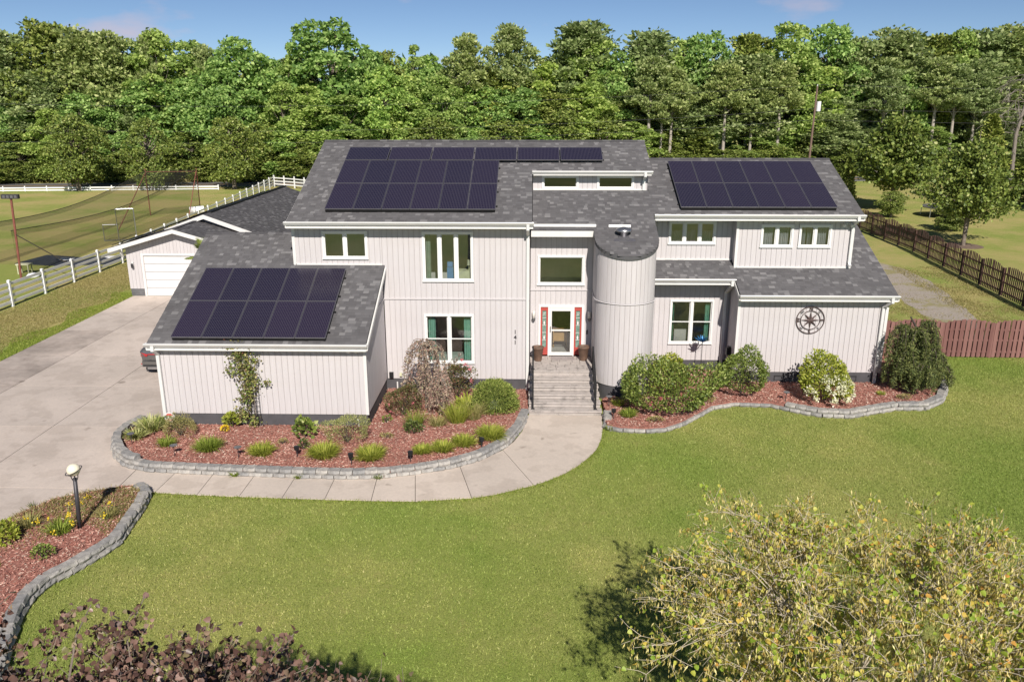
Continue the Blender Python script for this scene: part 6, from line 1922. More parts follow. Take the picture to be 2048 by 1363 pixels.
shrub(-5.05, 26.5, 0.16, 0.14, 0.24, 60, 0.09, 'leaf_shrub', 'little green plant at the foot of the barberry bush', seed=26, lumps=5)
tuft(-4.0, 26.2, 0.45, 0.75, 260, 'lush_blade', 'loose green grass before the weeping tree', seed=27, width=0.010, spread=0.7, droop=0.45)
shrub(-3.95, 25.6, 0.32, 0.28, 0.42, 420, 0.08, 'leaf_deep', 'small dark glossy shrub before the loose grass', seed=28, lumps=8)
tuft(-2.55, 26.6, 0.6, 0.95, 420, 'leaf_lime', 'tall loose yellow green grass behind the tufts', seed=29, width=0.010, spread=0.65, droop=0.45)
tuft(-2.0, 26.9, 0.5, 0.9, 260, 'leaf_hay', 'tall straw coloured grass beside the dwarf spruce', seed=30, width=0.010, spread=0.65, droop=0.5)
tuft(-3.2, 26.3, 0.5, 0.6, 240, 'leaf_hay', 'loose straw grass under the weeping tree', seed=31, width=0.010, spread=0.9, droop=0.6)
r_ = shrub(-2.75, 28.9, 0.5, 0.42, 1.35, 1900, 0.075, 'leaf_barberry', 'dark upright shrub with grey and pink flower heads below the window', seed=32, lumps=16)
blooms(r_, -2.75, 28.9, 0.20, [(-2.55, 28.9, 1.75), (-2.25, 28.75, 1.45), (-2.2, 28.7, 1.0), (-2.4, 28.8, 1.6)], 'petal_pink', 0.07, 26)
blooms(r_, -2.75, 28.9, 0.20, [(-2.75, 28.9, 1.75), (-2.65, 28.9, 1.95), (-3.0, 28.9, 1.6), (-2.85, 28.95, 1.68)], 'twig_grey', 0.09, 30, 'seed_head')
tuft(-2.35, 27.9, 0.3, 0.5, 60, 'leaf_lime', 'broad leafed lime green lily before the pink flowered shrub', seed=33, width=0.05, spread=0.8)
def dwarf_spruce():
    x, y, z = -1.3, 28.0, 0.13
    root = thing('dwarf_spruce', (x, y, z), 'rounded dwarf spruce with dense fine needles beside the steps', 'shrub')
    n = 9000; g = np.random.default_rng(34)
    d = unit(g.normal(size=(n, 3))); d[:, 2] = np.abs(d[:, 2])
    layer = np.sin(d[:, 2] * 34 + np.arctan2(d[:, 1], d[:, 0]) * 2) * 0.05 + g.normal(0, 0.035, n)
    rad = 0.93 + layer - 0.25 * g.random(n) ** 3
    P = d * rad[:, None] * np.array([0.92, 0.82, 1.12]); P[:, 2] += 0.05
    D = d + np.array([0, 0, 0.1]) + g.normal(size=(n, 3)) * 0.45
    link('foliage', leaves('foliage', P, D, g.uniform(0.06, 0.12, n), 'needle_cedar', 0.28), root, (x, y, z))
    m = MB().lathe((x, y, z), [(0.55, 0.0), (0.62, 0.25), (0.45, 0.55), (0.2, 0.75), (0.02, 0.8)], 14)
    m.build('core', 'leaf_deep', root)
    MB().tube([(x, y, 0.05), (x, y, 0.7)], 0.06, 6).build('trunk', 'bark_dark', root)
dwarf_spruce()

def weeping_tree(x, y, h, r, n_str, mats, label, seed, z=0.20, dens=46, lsize=0.085):
    root = thing('weeping_tree', (x, y, z), label, 'tree')
    rnd = random.Random(seed); g = np.random.default_rng(seed)
    MB().tube([(x, y, z - 0.05), (x + 0.05, y, z + h * 0.45), (x - 0.04, y, z + h * 0.8), (x + 0.02, y, z + h * 0.97)], [0.06, 0.05, 0.04, 0.02], 8).build('trunk', 'bark', root)
    P, D, tw = [], [], MB()
    for k in range(n_str):
        a = rnd.uniform(0, 2 * math.pi); q = r * math.sqrt(rnd.random()) ; zt = h * rnd.uniform(0.82, 1.0)
        qq = max(q, 0.12); zb = h * rnd.uniform(0.02, 0.35)
        pts = []
        for t in np.linspace(0, 1, 9):
            if t < 0.3:
                s = t / 0.3; rad = qq * (0.15 + 0.62 * s); zz = zt - 0.05 * s + 0.10 * math.sin(s * 3.14)
                zz -= 0.22 * s * (qq / r)
            else:
                s = (t - 0.3) / 0.7; rad = qq * (0.77 + 0.25 * s ** 0.6); z1 = zt - 0.05 - 0.22 * (qq / r); zz = z1 + (zb - z1) * s
            pts.append((x + rad * math.cos(a) + rnd.uniform(-0.03, 0.03), y + rad * math.sin(a) + rnd.uniform(-0.03, 0.03), z + zz))
        tw.tube(pts, [0.008] * 3 + [0.0035] * 6, 4, False)
        pp = np.array(pts); m = dens
        t = g.uniform(0.5, 8, m); i = np.minimum(t.astype(int), 7); f = (t - i)[:, None]
        P.append(pp[i] * (1 - f) + pp[i + 1] * f); dd = g.normal(size=(m, 3)); dd[:, 2] -= 0.6; D.append(dd)
    P = np.concatenate(P); D = np.concatenate(D)
    tw.build('branches', 'twig_grey', root)
    k = len(P) // len(mats)
    for i, mt in enumerate(mats):
        link('foliage', leaves('foliage', P[i::len(mats)] - np.array([x, y, z]), D[i::len(mats)], g.uniform(0.6, 1.3, len(P[i::len(mats)])) * lsize, mt, 0.5), root, (x, y, z))
weeping_tree(-3.8, 27.9, 2.65, 0.92, 85, ['leaf_weep', 'leaf_weep', 'leaf_weep_red'], 'weeping cherry with drooping greyish brown strands before the window', 41)
weeping_tree(-3.2, 27.3, 1.65, 0.5, 60, ['leaf_weep_red', 'leaf_weep'], 'lower reddish brown weeping shrub beside the taller weeping cherry', 42)

# --- vine on the trellis
def vine():
    x, y, z = -9.75, 26.02, 0.13
    root = thing('climbing_vine', (x, y, z), 'sparse climbing vine growing up the garage wing wall', 'vine')
    g = np.random.default_rng(51); rnd = random.Random(51); st = MB(); P = []; D = []
    centre = [(-9.62, 0.2), (-9.66, 0.7), (-9.72, 1.2), (-9.78, 1.7), (-9.72, 2.2), (-9.78, 2.7), (-9.95, 3.05)]
    for k in range(9):
        pts = [(cx + rnd.uniform(-0.25, 0.25), y + rnd.uniform(-0.06, 0.08), cz + rnd.uniform(-0.08, 0.08)) for cx, cz in centre]
        st.tube(pts, 0.007, 4, False)
    st.build('stems', 'bark', root)
    for cx, cz, wx, wz, m in ((-9.9, 0.55, 0.30, 0.30, 170), (-9.5, 0.3, 0.2, 0.18, 70), (-9.75, 1.2, 0.30, 0.25, 170), (-9.6, 1.7, 0.36, 0.3, 240), (-9.85, 2.15, 0.34, 0.28, 220), (-9.55, 2.2, 0.26, 0.3, 150), (-9.85, 2.7, 0.34, 0.26, 240), (-9.95, 3.05, 0.42, 0.16, 200), (-10.28, 2.2, 0.12, 0.14, 40), (-9.05, 1.72, 0.14, 0.10, 40), (-9.3, 2.55, 0.16, 0.14, 50)):
        p = g.normal(size=(m, 3)) * np.array([wx * 0.55, 0.07, wz * 0.6]) + np.array([cx - x, -0.04, cz])
        P.append(p); d = g.normal(size=(m, 3)); d[:, 1] -= 0.8; d[:, 2] -= 0.4; D.append(d)
    P = np.concatenate(P); D = np.concatenate(D)
    P[:, 1] = np.minimum(P[:, 1], 0.08)
    link('foliage', leaves('foliage', P[::3], D[::3], g.uniform(0.07, 0.12, len(P[::3])), 'leaf_hay', 0.75), root, (x, y, z))
    link('foliage', leaves('foliage', P[1::3], D[1::3], g.uniform(0.07, 0.12, len(P[1::3])), 'leaf_shrub', 0.75), root, (x, y, z))
    link('foliage', leaves('foliage', P[2::3], D[2::3], g.uniform(0.06, 0.11, len(P[2::3])), 'leaf_barberry', 0.75), root, (x, y, z))
vine()

# --- weeds at the stone border
for i, (x, y, mt, lab) in enumerate([(-9.05, 22.5, 'lush_blade', 'green weed sprouting over the stone border by the long walk'), (-7.05, 22.4, 'lush_blade', 'second green weed sprouting from the foot of the stone border'), (-4.6, 22.45, 'leaf_shrub', 'small leafy weed at the foot of the border where the walk bends'), (2.78, 26.42, 'lush_blade', 'bright weed at the lawn corner of the bottom step')]):
    tuft(x, y, 0.17, 0.24, 130, mt, lab, 'weed', 'weed', z=0.03, seed=60 + i, width=0.016)

# --- right bed
r_ = shrub(5.0, 27.7, 1.58, 1.0, 1.45, 6400, 0.105, 'leaf_shrub', 'big sprawling rose bush with a few pink blooms beside the tower', seed=70, lumps=34, name='rose_bush', jitter=0.8)
blooms(r_, 5.05, 27.75, 0.20, [(4.35, 27.0, 1.35), (4.75, 26.95, 1.15), (4.25, 26.85, 0.85), (4.6, 26.8, 1.05), (5.3, 26.8, 1.2)], 'petal_pink', 0.07, 22)
shrub(5.35, 29.4, 0.75, 0.55, 1.55, 2000, 0.11, 'leaf_lime', 'light green leggy shrub behind the rose bush', seed=71, lumps=16, shell=0.55)
shrub(3.75, 28.35, 0.35, 0.35, 1.15, 700, 0.09, 'leaf_shrub', 'upright grey green shrub against the tower foot', seed=72, lumps=8)
shrub(8.2, 29.75, 0.98, 0.9, 1.45, 5200, 0.085, 'leaf_shrub', 'rounded dense green shrub left of the foundation vent', seed=73, lumps=24)
tuft(3.55, 27.25, 0.26, 0.24, 190, 'lush_blade', 'small bright grass tuft in the mulch beside the steps', seed=74)
tuft(3.3, 28.35, 0.24, 0.2, 90, 'leaf_lime', 'yellow green daylily leaves at the tower foot', seed=75)
shrub(4.45, 26.75, 0.4, 0.2, 0.2, 260, 0.05, 'leaf_hay', 'dry low ground cover before the rose bush', seed=76, lumps=5, shell=0.3)
shrub(6.6, 28.75, 0.45, 0.35, 0.35, 420, 0.06, 'leaf_hay', 'dry low ground cover between rose bush and round shrub', seed=77, lumps=5, shell=0.3)
r_ = shrub(11.15, 29.0, 0.98, 0.85, 1.45, 3600, 0.115, 'leaf_lime', 'green hydrangea with many cream flower heads below the compass rose', seed=78, lumps=22, name='hydrangea', shell=0.6)
def hydrangea_heads(root):
    g = np.random.default_rng(79); pts = []
    for k in range(46):
        u = g.uniform(0, 1); a = g.uniform(-2.9, 0.1)
        e = g.uniform(-0.1, 1.2)
        side = 0.35 + 0.65 * (math.cos(a) * 0.5 + 0.5)
        if g.random() > side: continue
        pts.append((11.15 + 0.98 * math.cos(a) * math.cos(e * 0.8), 29.0 + 0.88 * math.sin(a) * math.cos(e * 0.8), 0.40 + 0.95 * max(0.0, math.sin(e * 0.8)) + 0.1))
    blooms(root, 11.15, 29.0, 0.20, pts, 'petal_cream', 0.105, 34, 'flower_head')
hydrangea_heads(r_)
tuft(13.55, 29.7, 0.16, 0.16, 60, 'leaf_lime', 'tiny lime green plant in the mulch near the weeping spruce', seed=80)
shrub(14.25, 29.3, 0.35, 0.2, 0.18, 200, 0.05, 'leaf_hay', 'dry ground plants at the foot of the weeping spruce', seed=81, lumps=5, shell=0.3)
tag(MB().lathe((9.95, 30.65, 0.13), [(0.9, 0.0), (0.8, 0.02), (0.1, 0.03)], 14).build('sand_patch', 'leaf_hay', None, (9.95, 30.65, 0.13)), 'pale sandy patch of bare soil below the foundation vent', 'soil')

def weeping_spruce():
    x, y, z = 14.95, 30.5, 0.10
    root = thing('weeping_spruce', (x, y, z), 'dark weeping spruce with hanging branches at the house corner', 'tree')
    g = np.random.default_rng(91); rnd = random.Random(91)
    H = 3.3
    MB().tube([(x, y, 0), (x - 0.1, y, 1.4), (x + 0.1, y + 0.05, 2.5), (x - 0.3, y, 3.1)], [0.10, 0.08, 0.06, 0.03], 8).build('trunk', 'bark_dark', root)
    br = MB(); P, D = [], []
    tops = [(-0.75, -0.1, 2.95, 0.95), (0.55, 0.0, 2.95, 0.9), (-0.1, -0.3, 2.7, 0.9), (0.6, -0.5, 2.0, 1.15), (-0.5, -0.5, 2.0, 0.9), (1.1, -0.1, 1.7, 0.95), (0.2, -0.8, 1.4, 1.1), (-0.9, -0.2, 1.5, 0.7), (0.9, 0.5, 2.2, 0.9), (0.1, -0.55, 1.9, 1.0), (-0.15, 0.4, 2.4, 0.9), (1.35, -0.35, 1.1, 0.7)]
    for (dx, dy, tz, rr) in tops:
        dx *= 0.74; rr *= 1.02; tz *= rnd.uniform(0.86, 1.02)
        for k in range(13):
            a = rnd.uniform(0, 2 * math.pi); q = rr * rnd.uniform(0.15, 0.62); Lb = tz * rnd.uniform(0.45, 0.92)
            pts = []
            for t in np.linspace(0, 1, 8):
                out = q * min(1.0, t * 2.2) ** 0.7
                zz = tz + 0.10 * math.sin(min(1, t * 3) * 3.14) - Lb * max(0.0, t - 0.12) ** 1.1
                pts.append((x + dx + out * math.cos(a), y + dy + out * math.sin(a), max(z + zz, 0.12)))
            br.tube(pts, [0.02, 0.018, 0.015, 0.012, 0.009, 0.007, 0.006, 0.004], 4, False)
            pp = np.array(pts); m = 230
            t = g.uniform(0.3, 7, m); i = np.minimum(t.astype(int), 6); f = (t - i)[:, None]
            p = pp[i] * (1 - f) + pp[i + 1] * f; dd = g.normal(size=(m, 3)) * 0.9; dd[:, 2] -= 0.45; p = p + g.normal(0, 0.05, (m, 3))
            P.append(p); D.append(dd)
    br.build('branches', 'bark_dark', root)
    P = np.concatenate(P) - np.array([x, y, z]); D = np.concatenate(D)
    link('needles', leaves('needles', P, D, g.uniform(0.06, 0.14, len(P)), 'needle_spruce', 0.30), root, (x, y, z))
weeping_spruce()

# --- lamp post island
def daylily(x, y, label, seed, n=130, r=0.42):
    root = tuft(x, y, r, 0.45, n, 'lush_blade' if seed % 2 else 'leaf_hay', label, 'daylily', 'daylily', seed=seed, width=0.018, spread=0.85)
    return root
r_ = daylily(-12.35, 18.75, 'yellow flowering daylilies around the lamp post', 101, 200, 0.5)
g_ = np.random.default_rng(102)
pts_ = [(-12.35 + g_.normal(0, 0.42), 18.85 + g_.normal(0, 0.42), 0.13 + g_.uniform(0.35, 0.6)) for k in range(13)]
st_ = MB()
for p in pts_: st_.tube([(p[0] * 0.6 - 12.35 * 0.4, p[1] * 0.6 + 18.8 * 0.4, 0.13), p], 0.005, 4, False)
st_.build('stems', 'leaf_shrub', r_)
blooms(r_, -12.35, 18.75, 0.20, pts_, 'petal_yellow', 0.075, 12)
daylily(-13.35, 19.05, 'brownish daylily clump near the driveway edging', 104, 170, 0.42)
shrub(-13.55, 18.25, 0.42, 0.4, 0.42, 420, 0.12, 'leaf_lime', 'bright green broad leafed plant in the lamp post bed', seed=105, lumps=8, aspect=0.6)
shrub(-12.1, 17.55, 0.3, 0.25, 0.32, 200, 0.08, 'leaf_shrub', 'small green plant below the lamp post', seed=106, lumps=6)
tuft(-11.5, 19.6, 0.45, 0.38, 190, 'leaf_hay', 'straw grass clump behind the lamp post', seed=107, width=0.012)
def island_grass():
    n = 15000; g = np.random.default_rng(108)
    X = g.uniform(-14.2, -10.8, n); Y = g.uniform(17.6, 21.3, n)
    k = inside(ISL_POLY, X, Y) & (Y > 18.2 + 0.9 * np.sin(X * 2.0)) & (g.random(n) < np.clip((Y - 18.0) / 2.2, 0.1, 1)); X = X[k]; Y = Y[k]; n = len(X)
    P = np.stack([X, Y, np.full(n, 0.19)], 1); D = rand_dirs(n, 1.1)
    o = link('weedy_grass', blades('weedy_grass', P, D, g.uniform(0.08, 0.30, n), 0.014, 0.45, 'dry_blade')); tag(o, 'dry weedy grass creeping over the lamp post bed', 'grass', None, 'stuff')
island_grass()
tuft(-13.0, 17.05, 0.1, 0.12, 40, 'lush_blade', 'tiny green sprout in the mulch of the lamp post bed', seed=109)
tuft(-14.05, 20.35, 0.12, 0.3, 30, 'leaf_deep', 'dark weed sprouting outside the driveway edging', 'weed', 'weed', z=0.03, seed=110, spread=0.4)

# ================================================================== NEAR TREES
def limbs(mb, start, direction, length, radius, depth, rnd, tips, spread=0.6, gravity=0.0, minr=0.004, split=(2, 3), shrink=0.72):
    """recursive branching; collects twig segments into tips"""
    p = Vector(start); d = Vector(direction).normalized(); n = 4
    pts, rs = [p.copy()], [radius]
    for k in range(n):
        d = (d + V(rnd.gauss(0, 0.12), rnd.gauss(0, 0.12), rnd.gauss(0, 0.08) - gravity)).normalized()
        p = p + d * (length / n); pts.append(p.copy()); rs.append(max(minr, radius * (1 - 0.35 * (k + 1) / n)))
    mb.tube(pts, rs, 7 if radius > 0.05 else (5 if radius > 0.015 else 4), False)
    if depth <= 1: tips.append(pts)
    if depth == 0: return
    for k in range(rnd.randint(*split)):
        at = pts[rnd.randint(2, n)] if k else pts[n]
        a = rnd.uniform(0, 2 * math.pi); s = rnd.uniform(0.5, 1.0) * spread
        u = d.orthogonal().normalized(); v = d.cross(u)
        nd = (d + (u * math.cos(a) + v * math.sin(a)) * s).normalized()
        limbs(mb, at, nd, length * rnd.uniform(shrink - 0.1, shrink + 0.12), rs[-1] * 0.72, depth - 1, rnd, tips, spread, gravity, minr, split, shrink)

def crown_branches(base, fork, centre, rad, zlow, zdome, thick, n_end, twigs, rnd, trunk_r, bias=0.0):
    """limbs from the fork to points filling a dome, each ending in a spray of twigs"""
    tr = MB(); tips = []
    tr.tube([base + V(0, 0, -0.1), base.lerp(fork, 0.5) + V(0.06, 0.02, 0), fork], [trunk_r * 1.25, trunk_r, trunk_r * 0.9], 10, False)
    env = lambda x, y: zlow + zdome * math.sqrt(max(0.0, 1 - ((x - centre[0]) / rad[0]) ** 2 - ((y - centre[1]) / rad[1]) ** 2))
    mains = []
    for k in range(9):
        a = 2 * math.pi * k / 9 + rnd.uniform(-0.2, 0.2); q = rnd.uniform(0.32, 0.5)
        x = centre[0] + rad[0] * q * math.cos(a); y = centre[1] + rad[1] * q * math.sin(a); z = fork.z + (env(x, y) - fork.z) * 0.55
        e = V(x, y, z); m = fork.lerp(e, 0.5) + V(rnd.uniform(-.1, .1), rnd.uniform(-.1, .1), rnd.uniform(-0.05, 0.2))
        tr.tube([fork, m, e], [trunk_r * 0.62, trunk_r * 0.46, trunk_r * 0.34], 7, False); mains += [m, e]
    for k in range(n_end):
        a = rnd.uniform(0, 2 * math.pi); q = math.sqrt(rnd.random()) * 0.99
        x = centre[0] + rad[0] * q * math.cos(a); y = centre[1] + rad[1] * q * math.sin(a); z = env(x, y) - thick * rnd.random() ** 1.5
        e = V(x, y, z); s = min(mains, key=lambda p: (p - e).length + rnd.uniform(0, 0.5))
        pts = [s]
        w = V(0, 0, 0); ln = (e - s).length
        for t in (0.2, 0.4, 0.6, 0.8, 1.0):
            w = w + V(rnd.gauss(0, 0.055), rnd.gauss(0, 0.055), rnd.gauss(0, 0.04)) * ln
            pts.append(s.lerp(e, t) + w * (1.0 if t < 1 else 0.6) + V(0, 0, 0.16 * math.sin(math.pi * t)))
        tr.tube(pts, [trunk_r * q for q in (0.15, 0.12, 0.09, 0.07, 0.05, 0.04)], 5, False)
        d0 = (pts[-1] - pts[-3]).normalized()
        for j in range(twigs):
            st = pts[rnd.choice((2, 3, 3, 4, 4, 5))]; d = (d0 * 0.6 + V(rnd.gauss(0, 0.6), rnd.gauss(0, 0.6), rnd.gauss(0.15, 0.4))).normalized(); L = rnd.uniform(0.28, 0.62)
            tp = [st]
            for i in range(4):
                d = (d + V(rnd.gauss(0, 0.16), rnd.gauss(0, 0.16), rnd.gauss(0, 0.12))).normalized(); tp.append(tp[-1] + d * L / 4)
            tr.tube(tp, [0.0045, 0.004, 0.0035, 0.003, 0.002], 3, False); tips.append(tp)
            if rnd.random() < 0.6:
                d = (d + V(rnd.gauss(0, 0.7), rnd.gauss(0, 0.7), rnd.gauss(0, 0.4))).normalized(); sp = [tp[2]]
                for i in range(4): sp.append(sp[-1] + d * L * 0.16)
                tr.tube(sp, 0.0028, 3, False); tips.append(sp)
    return tr, tips

def heart_leaves(name, P, D, S, mat, g):
    n = len(P); S = S[:, None]; D = unit(D); side = unit(np.cross(D, g.normal(size=(n, 3)))); nr = np.cross(side, D)
    v = np.empty((n, 6, 3))
    v[:, 0] = P; v[:, 1] = P + D * S * 0.16 + side * S * 0.44 + nr * S * 0.15; v[:, 2] = P + D * S * 0.58 + side * S * 0.38 + nr * S * 0.13
    v[:, 3] = P + D * S; v[:, 4] = P + D * S * 0.58 - side * S * 0.38 + nr * S * 0.13; v[:, 5] = P + D * S * 0.16 - side * S * 0.44 + nr * S * 0.15
    i = np.arange(n)[:, None] * 6
    f = np.stack([i + q for q in ([0, 1, 2], [0, 2, 3], [0, 3, 4], [0, 4, 5])], 1).reshape(-1, 3)
    return np_mesh(name, v.reshape(-1, 3), f, mat)

def along(tips, g, lo, hi, jit, t0=0.0):
    P = []
    for pts in tips:
        m = int(g.integers(lo, hi + 1))
        if m <= 0: continue
        pp = np.array(pts); k = len(pp) - 1
        t = g.uniform(t0 * k, k, m); i = np.minimum(t.astype(int), k - 1); f = (t - i)[:, None]
        P.append(pp[i] * (1 - f) + pp[i + 1] * f + g.normal(0, jit, (m, 3)))
    return np.concatenate(P)

def seed_tree():
    base = V(5.2, 10.6, 0)
    root = thing('redbud_tree', base, 'spreading redbud tree with yellow leaves and hanging tan seed pods on the lawn', 'tree')
    rnd = random.Random(7); g = np.random.default_rng(8)
    tr, tips = crown_branches(base, base + V(0.1, 0.15, 1.7), (5.35, 10.9), (3.6, 3.15), 3.05, 1.65, 1.7, 215, 12, rnd, 0.10)
    tr.build('trunk', 'twig_tan', root)
    b = np.array(base)
    P = along(tips, g, 8, 16, 0.05); D = g.normal(size=(len(P), 3)) * 0.26; D[:, 2] -= 1.0
    link('seed_pods', leaves('seed_pods', P - b, D, g.uniform(0.06, 0.11, len(P)), 'pod', 0.24, 0.05), root, base)
    P2 = along(tips, g, 0, 5, 0.05, 0.2); D = g.normal(size=(len(P2), 3)); D[:, 2] -= 0.5
    link('leaves', heart_leaves('leaves', P2 - b, D, g.uniform(0.05, 0.095, len(P2)), 'leaf_yellow', g), root, base)
    return len(P), len(P2)
print('seed tree', seed_tree())

def purple_tree():
    base = V(-4.3, 4.2, 0)
    root = thing('purple_redbud', base, 'purple brown leafed redbud tree reaching up at the lawn edge', 'tree')
    rnd = random.Random(17); g = np.random.default_rng(18)
    tr, tips = crown_branches(base, base + V(0, 0.2, 2.9), (-3.5, 4.8), (3.9, 2.15), 5.22, 1.35, 1.0, 250, 9, rnd, 0.10)
    # one long sprig standing out of the crown
    for (x, y, z) in ((-3.78, 6.85, 6.42), (-4.3, 6.8, 6.35), (-2.25, 6.6, 6.2)):
        s = V(x * 0.9 - 0.4, 5.9, 5.7); e = V(x, y, z)
        pts = [s, s.lerp(e, 0.35) + V(0.03, 0, 0.05), s.lerp(e, 0.7) + V(-0.03, 0, 0.05), e]; tr.tube(pts, [0.016, 0.012, 0.009, 0.005], 5, False); tips += [pts] * 3
    tr.build('trunk', 'bark', root)
    b = np.array(base)
    P = along(tips, g, 13, 22, 0.045, 0.0); D = g.normal(size=(len(P), 3)) * 0.7; D[:, 2] -= 0.45
    link('leaves', heart_leaves('leaves', P - b, D, g.uniform(0.040, 0.075, len(P)), 'leaf_purple', g), root, base)
    return len(P)
print('purple tree', purple_tree())

# ================================================================== WOODLAND
def tree_proto(kind, seed, H=20.0, R=5.0, leaf='leaf_oak', n=9000, size=0.42):
    """returns (trunk mesh, crown mesh), standing at the origin, H high"""
    g = np.random.default_rng(seed); rnd = random.Random(seed)
    tr = MB(); P, D = [], []
    lean = rnd.uniform(-0.4, 0.4)
    if kind == 'broad':
        tr.tube([(0, 0, -0.2), (lean * 0.3, 0, H * 0.3), (lean, 0.2, H * 0.6), (lean * 1.2, 0.1, H * 0.88)], [0.34, 0.28, 0.18, 0.05], 8, False)
        m = 40
        for k in range(m):
            t = (k + 0.5) / m; z = H * (0.10 + 0.84 * t); prof = math.sin(math.pi * (0.10 + 0.80 * t)) ** 0.55
            a = k * 2.4 + rnd.uniform(-0.6, 0.6); q = R * prof * rnd.uniform(0.35, 0.80) * (1.0 - 0.45 * max(0.0, t - 0.75) / 0.25)
            c = np.array([lean * t + q * math.cos(a), q * math.sin(a), z + rnd.uniform(-0.5, 0.5)])
            cr = R * rnd.uniform(0.22, 0.46) * (1.10 - 0.42 * t)
            if t > 0.97: c[:2] *= 0.4
            mm = int(n / m * (cr / (R * 0.28)) ** 2)
            d = unit(g.normal(size=(mm, 3))); d[:, 2] = np.where(d[:, 2] < -0.3, -d[:, 2] * 0.8, d[:, 2])
            lob = 1 + 0.16 * np.sin(d[:, 0] * 7 + k) * np.sin(d[:, 2] * 6 + 2 * k)
            rad = cr * lob * (0.74 + 0.30 * g.random(mm) ** 0.7)
            P.append(c + d * rad[:, None] * np.array([1, 1, 0.85])); tg = np.cross(d, g.normal(size=(mm, 3))); dd = tg * 1.0 + d * 0.35 + g.normal(size=(mm, 3)) * 0.3; D.append(dd)
            tr.tube([(lean * t * 0.8, 0, z * 0.72), tuple(c)], [0.10, 0.03], 4, False)
    elif kind == 'pine':
        tr.tube([(0, 0, -0.2), (lean * 0.4, 0, H * 0.4), (lean, 0.1, H * 0.75), (lean * 1.1, 0, H * 0.99)], [0.26, 0.22, 0.14, 0.04], 8, False)
        m = 66
        for k in range(m):
            t = (k / (m - 1)) ** 0.95; z = H * (0.30 + 0.67 * t); L = R * (0.55 + 0.5 * math.sin(math.pi * (0.15 + 0.8 * t))) * (1.0 - 0.5 * t ** 3) * rnd.uniform(0.5, 1.0)
            a = k * 2.4 + rnd.uniform(-0.5, 0.5); c0 = np.array([lean * t, 0, z]); tip = c0 + np.array([L * math.cos(a), L * math.sin(a), L * rnd.uniform(0.0, 0.38)])
            tr.tube([tuple(c0), tuple((c0 + tip) / 2 + np.array([0, 0, 0.1])), tuple(tip)], [0.07, 0.045, 0.02], 4, False)
            for s in np.linspace(0.4, 1.0, 3):
                mm = int(n / m / 3); cc = c0 + (tip - c0) * s + g.normal(0, 0.25, 3); cr = rnd.uniform(0.75, 1.25)
                d = unit(g.normal(size=(mm, 3))); rad = cr * (0.35 + 0.7 * g.random(mm))
                P.append(cc + d * rad[:, None] * np.array([1, 1, 0.6])); dd = d + g.normal(size=(mm, 3)) * 0.35; dd[:, 2] += 0.5; D.append(dd)
    elif kind == 'umbrella':
        tr.tube([(0, 0, -0.2), (lean * 0.4, 0, H * 0.4), (lean * 0.8, 0.1, H * 0.72), (lean, 0, H * 0.93)], [0.30, 0.24, 0.16, 0.05], 8, False)
        m = 30
        for k in range(m):
            t = k / (m - 1); z = H * (0.62 + 0.36 * t); a = k * 2.4; q = R * (0.95 - 0.72 * t ** 2) * math.sqrt(rnd.uniform(0.05, 1.0))
            c = np.array([lean + q * math.cos(a), q * math.sin(a), z + rnd.uniform(-0.3, 0.3)]); cr = R * rnd.uniform(0.20, 0.34)
            tr.tube([(lean * 0.85, 0, z - 1.6), tuple((c + np.array([lean, 0, z - 0.9])) / 2), tuple(c)], [0.09, 0.06, 0.03], 4, False)
            mm = int(n / m); d = unit(g.normal(size=(mm, 3))); rad = cr * (0.45 + 0.6 * g.random(mm))
            P.append(c + d * rad[:, None] * np.array([1.1, 1.1, 0.55])); dd = d + g.normal(size=(mm, 3)) * 0.4; dd[:, 2] += 0.5; D.append(dd)
    elif kind == 'cone':
        tr.tube([(0, 0, -0.1), (0, 0, H * 0.95)], [0.2, 0.03], 7, False)
        mm = n; t = g.random(mm) ** 1.35; a = g.uniform(0, 6.283, mm); lob = 0.78 + 0.22 * np.sin(a * 5 + t * 19) + 0.12 * np.sin(t * 55 + a * 2)
        q = R * (1 - t) ** 0.8 * lob * (0.62 + 0.42 * g.random(mm)) + 0.12
        P.append(np.stack([q * np.cos(a), q * np.sin(a), 0.05 * H + 0.95 * H * t], 1)); dd = np.stack([np.cos(a), np.sin(a), np.full(mm, 0.35)], 1) + g.normal(size=(mm, 3)) * 0.55; D.append(dd)
    elif kind == 'open':   # young yard tree: clear stem, layered limbs
        tr.tube([(0, 0, -0.1), (0.05, 0, H * 0.22), (0, 0.05, H * 0.6), (0.05, 0, H * 0.97)], [0.16, 0.20, 0.07, 0.02], 8, False)
        m = 46
        for k in range(m):
            t = k / (m - 1); z = H * (0.20 + 0.62 * t); L = R * (1.05 - 0.85 * t ** 1.3) * rnd.uniform(0.55, 1.0); a = k * 2.4 + rnd.uniform(-0.4, 0.4)
            c0 = np.array([0, 0, z]); tip = c0 + np.array([L * math.cos(a), L * math.sin(a), L * rnd.uniform(0.25, 0.6)])
            tr.tube([tuple(c0), tuple((c0 + tip) / 2 + np.array([0, 0, 0.12])), tuple(tip)], [0.045, 0.03, 0.008], 4, False)
            for s in np.linspace(0.25, 1.05, 5):
                mm = int(n / m / 5); cc = c0 + (tip - c0) * s; d = g.normal(size=(mm, 3)) * np.array([0.30, 0.30, 0.24]); P.append(cc + d); D.append(g.normal(size=(mm, 3)) + np.array([0, 0, -0.2]))
    P = np.concatenate(P); D = np.concatenate(D)
    nm = len(P)
    return tr.mesh('trunk', 'bark_pale' if kind in ('pine', 'umbrella') else 'bark', True), leaves('crown', P, D, g.uniform(0.65, 1.35, nm) * size, leaf, 0.72, 0.16)

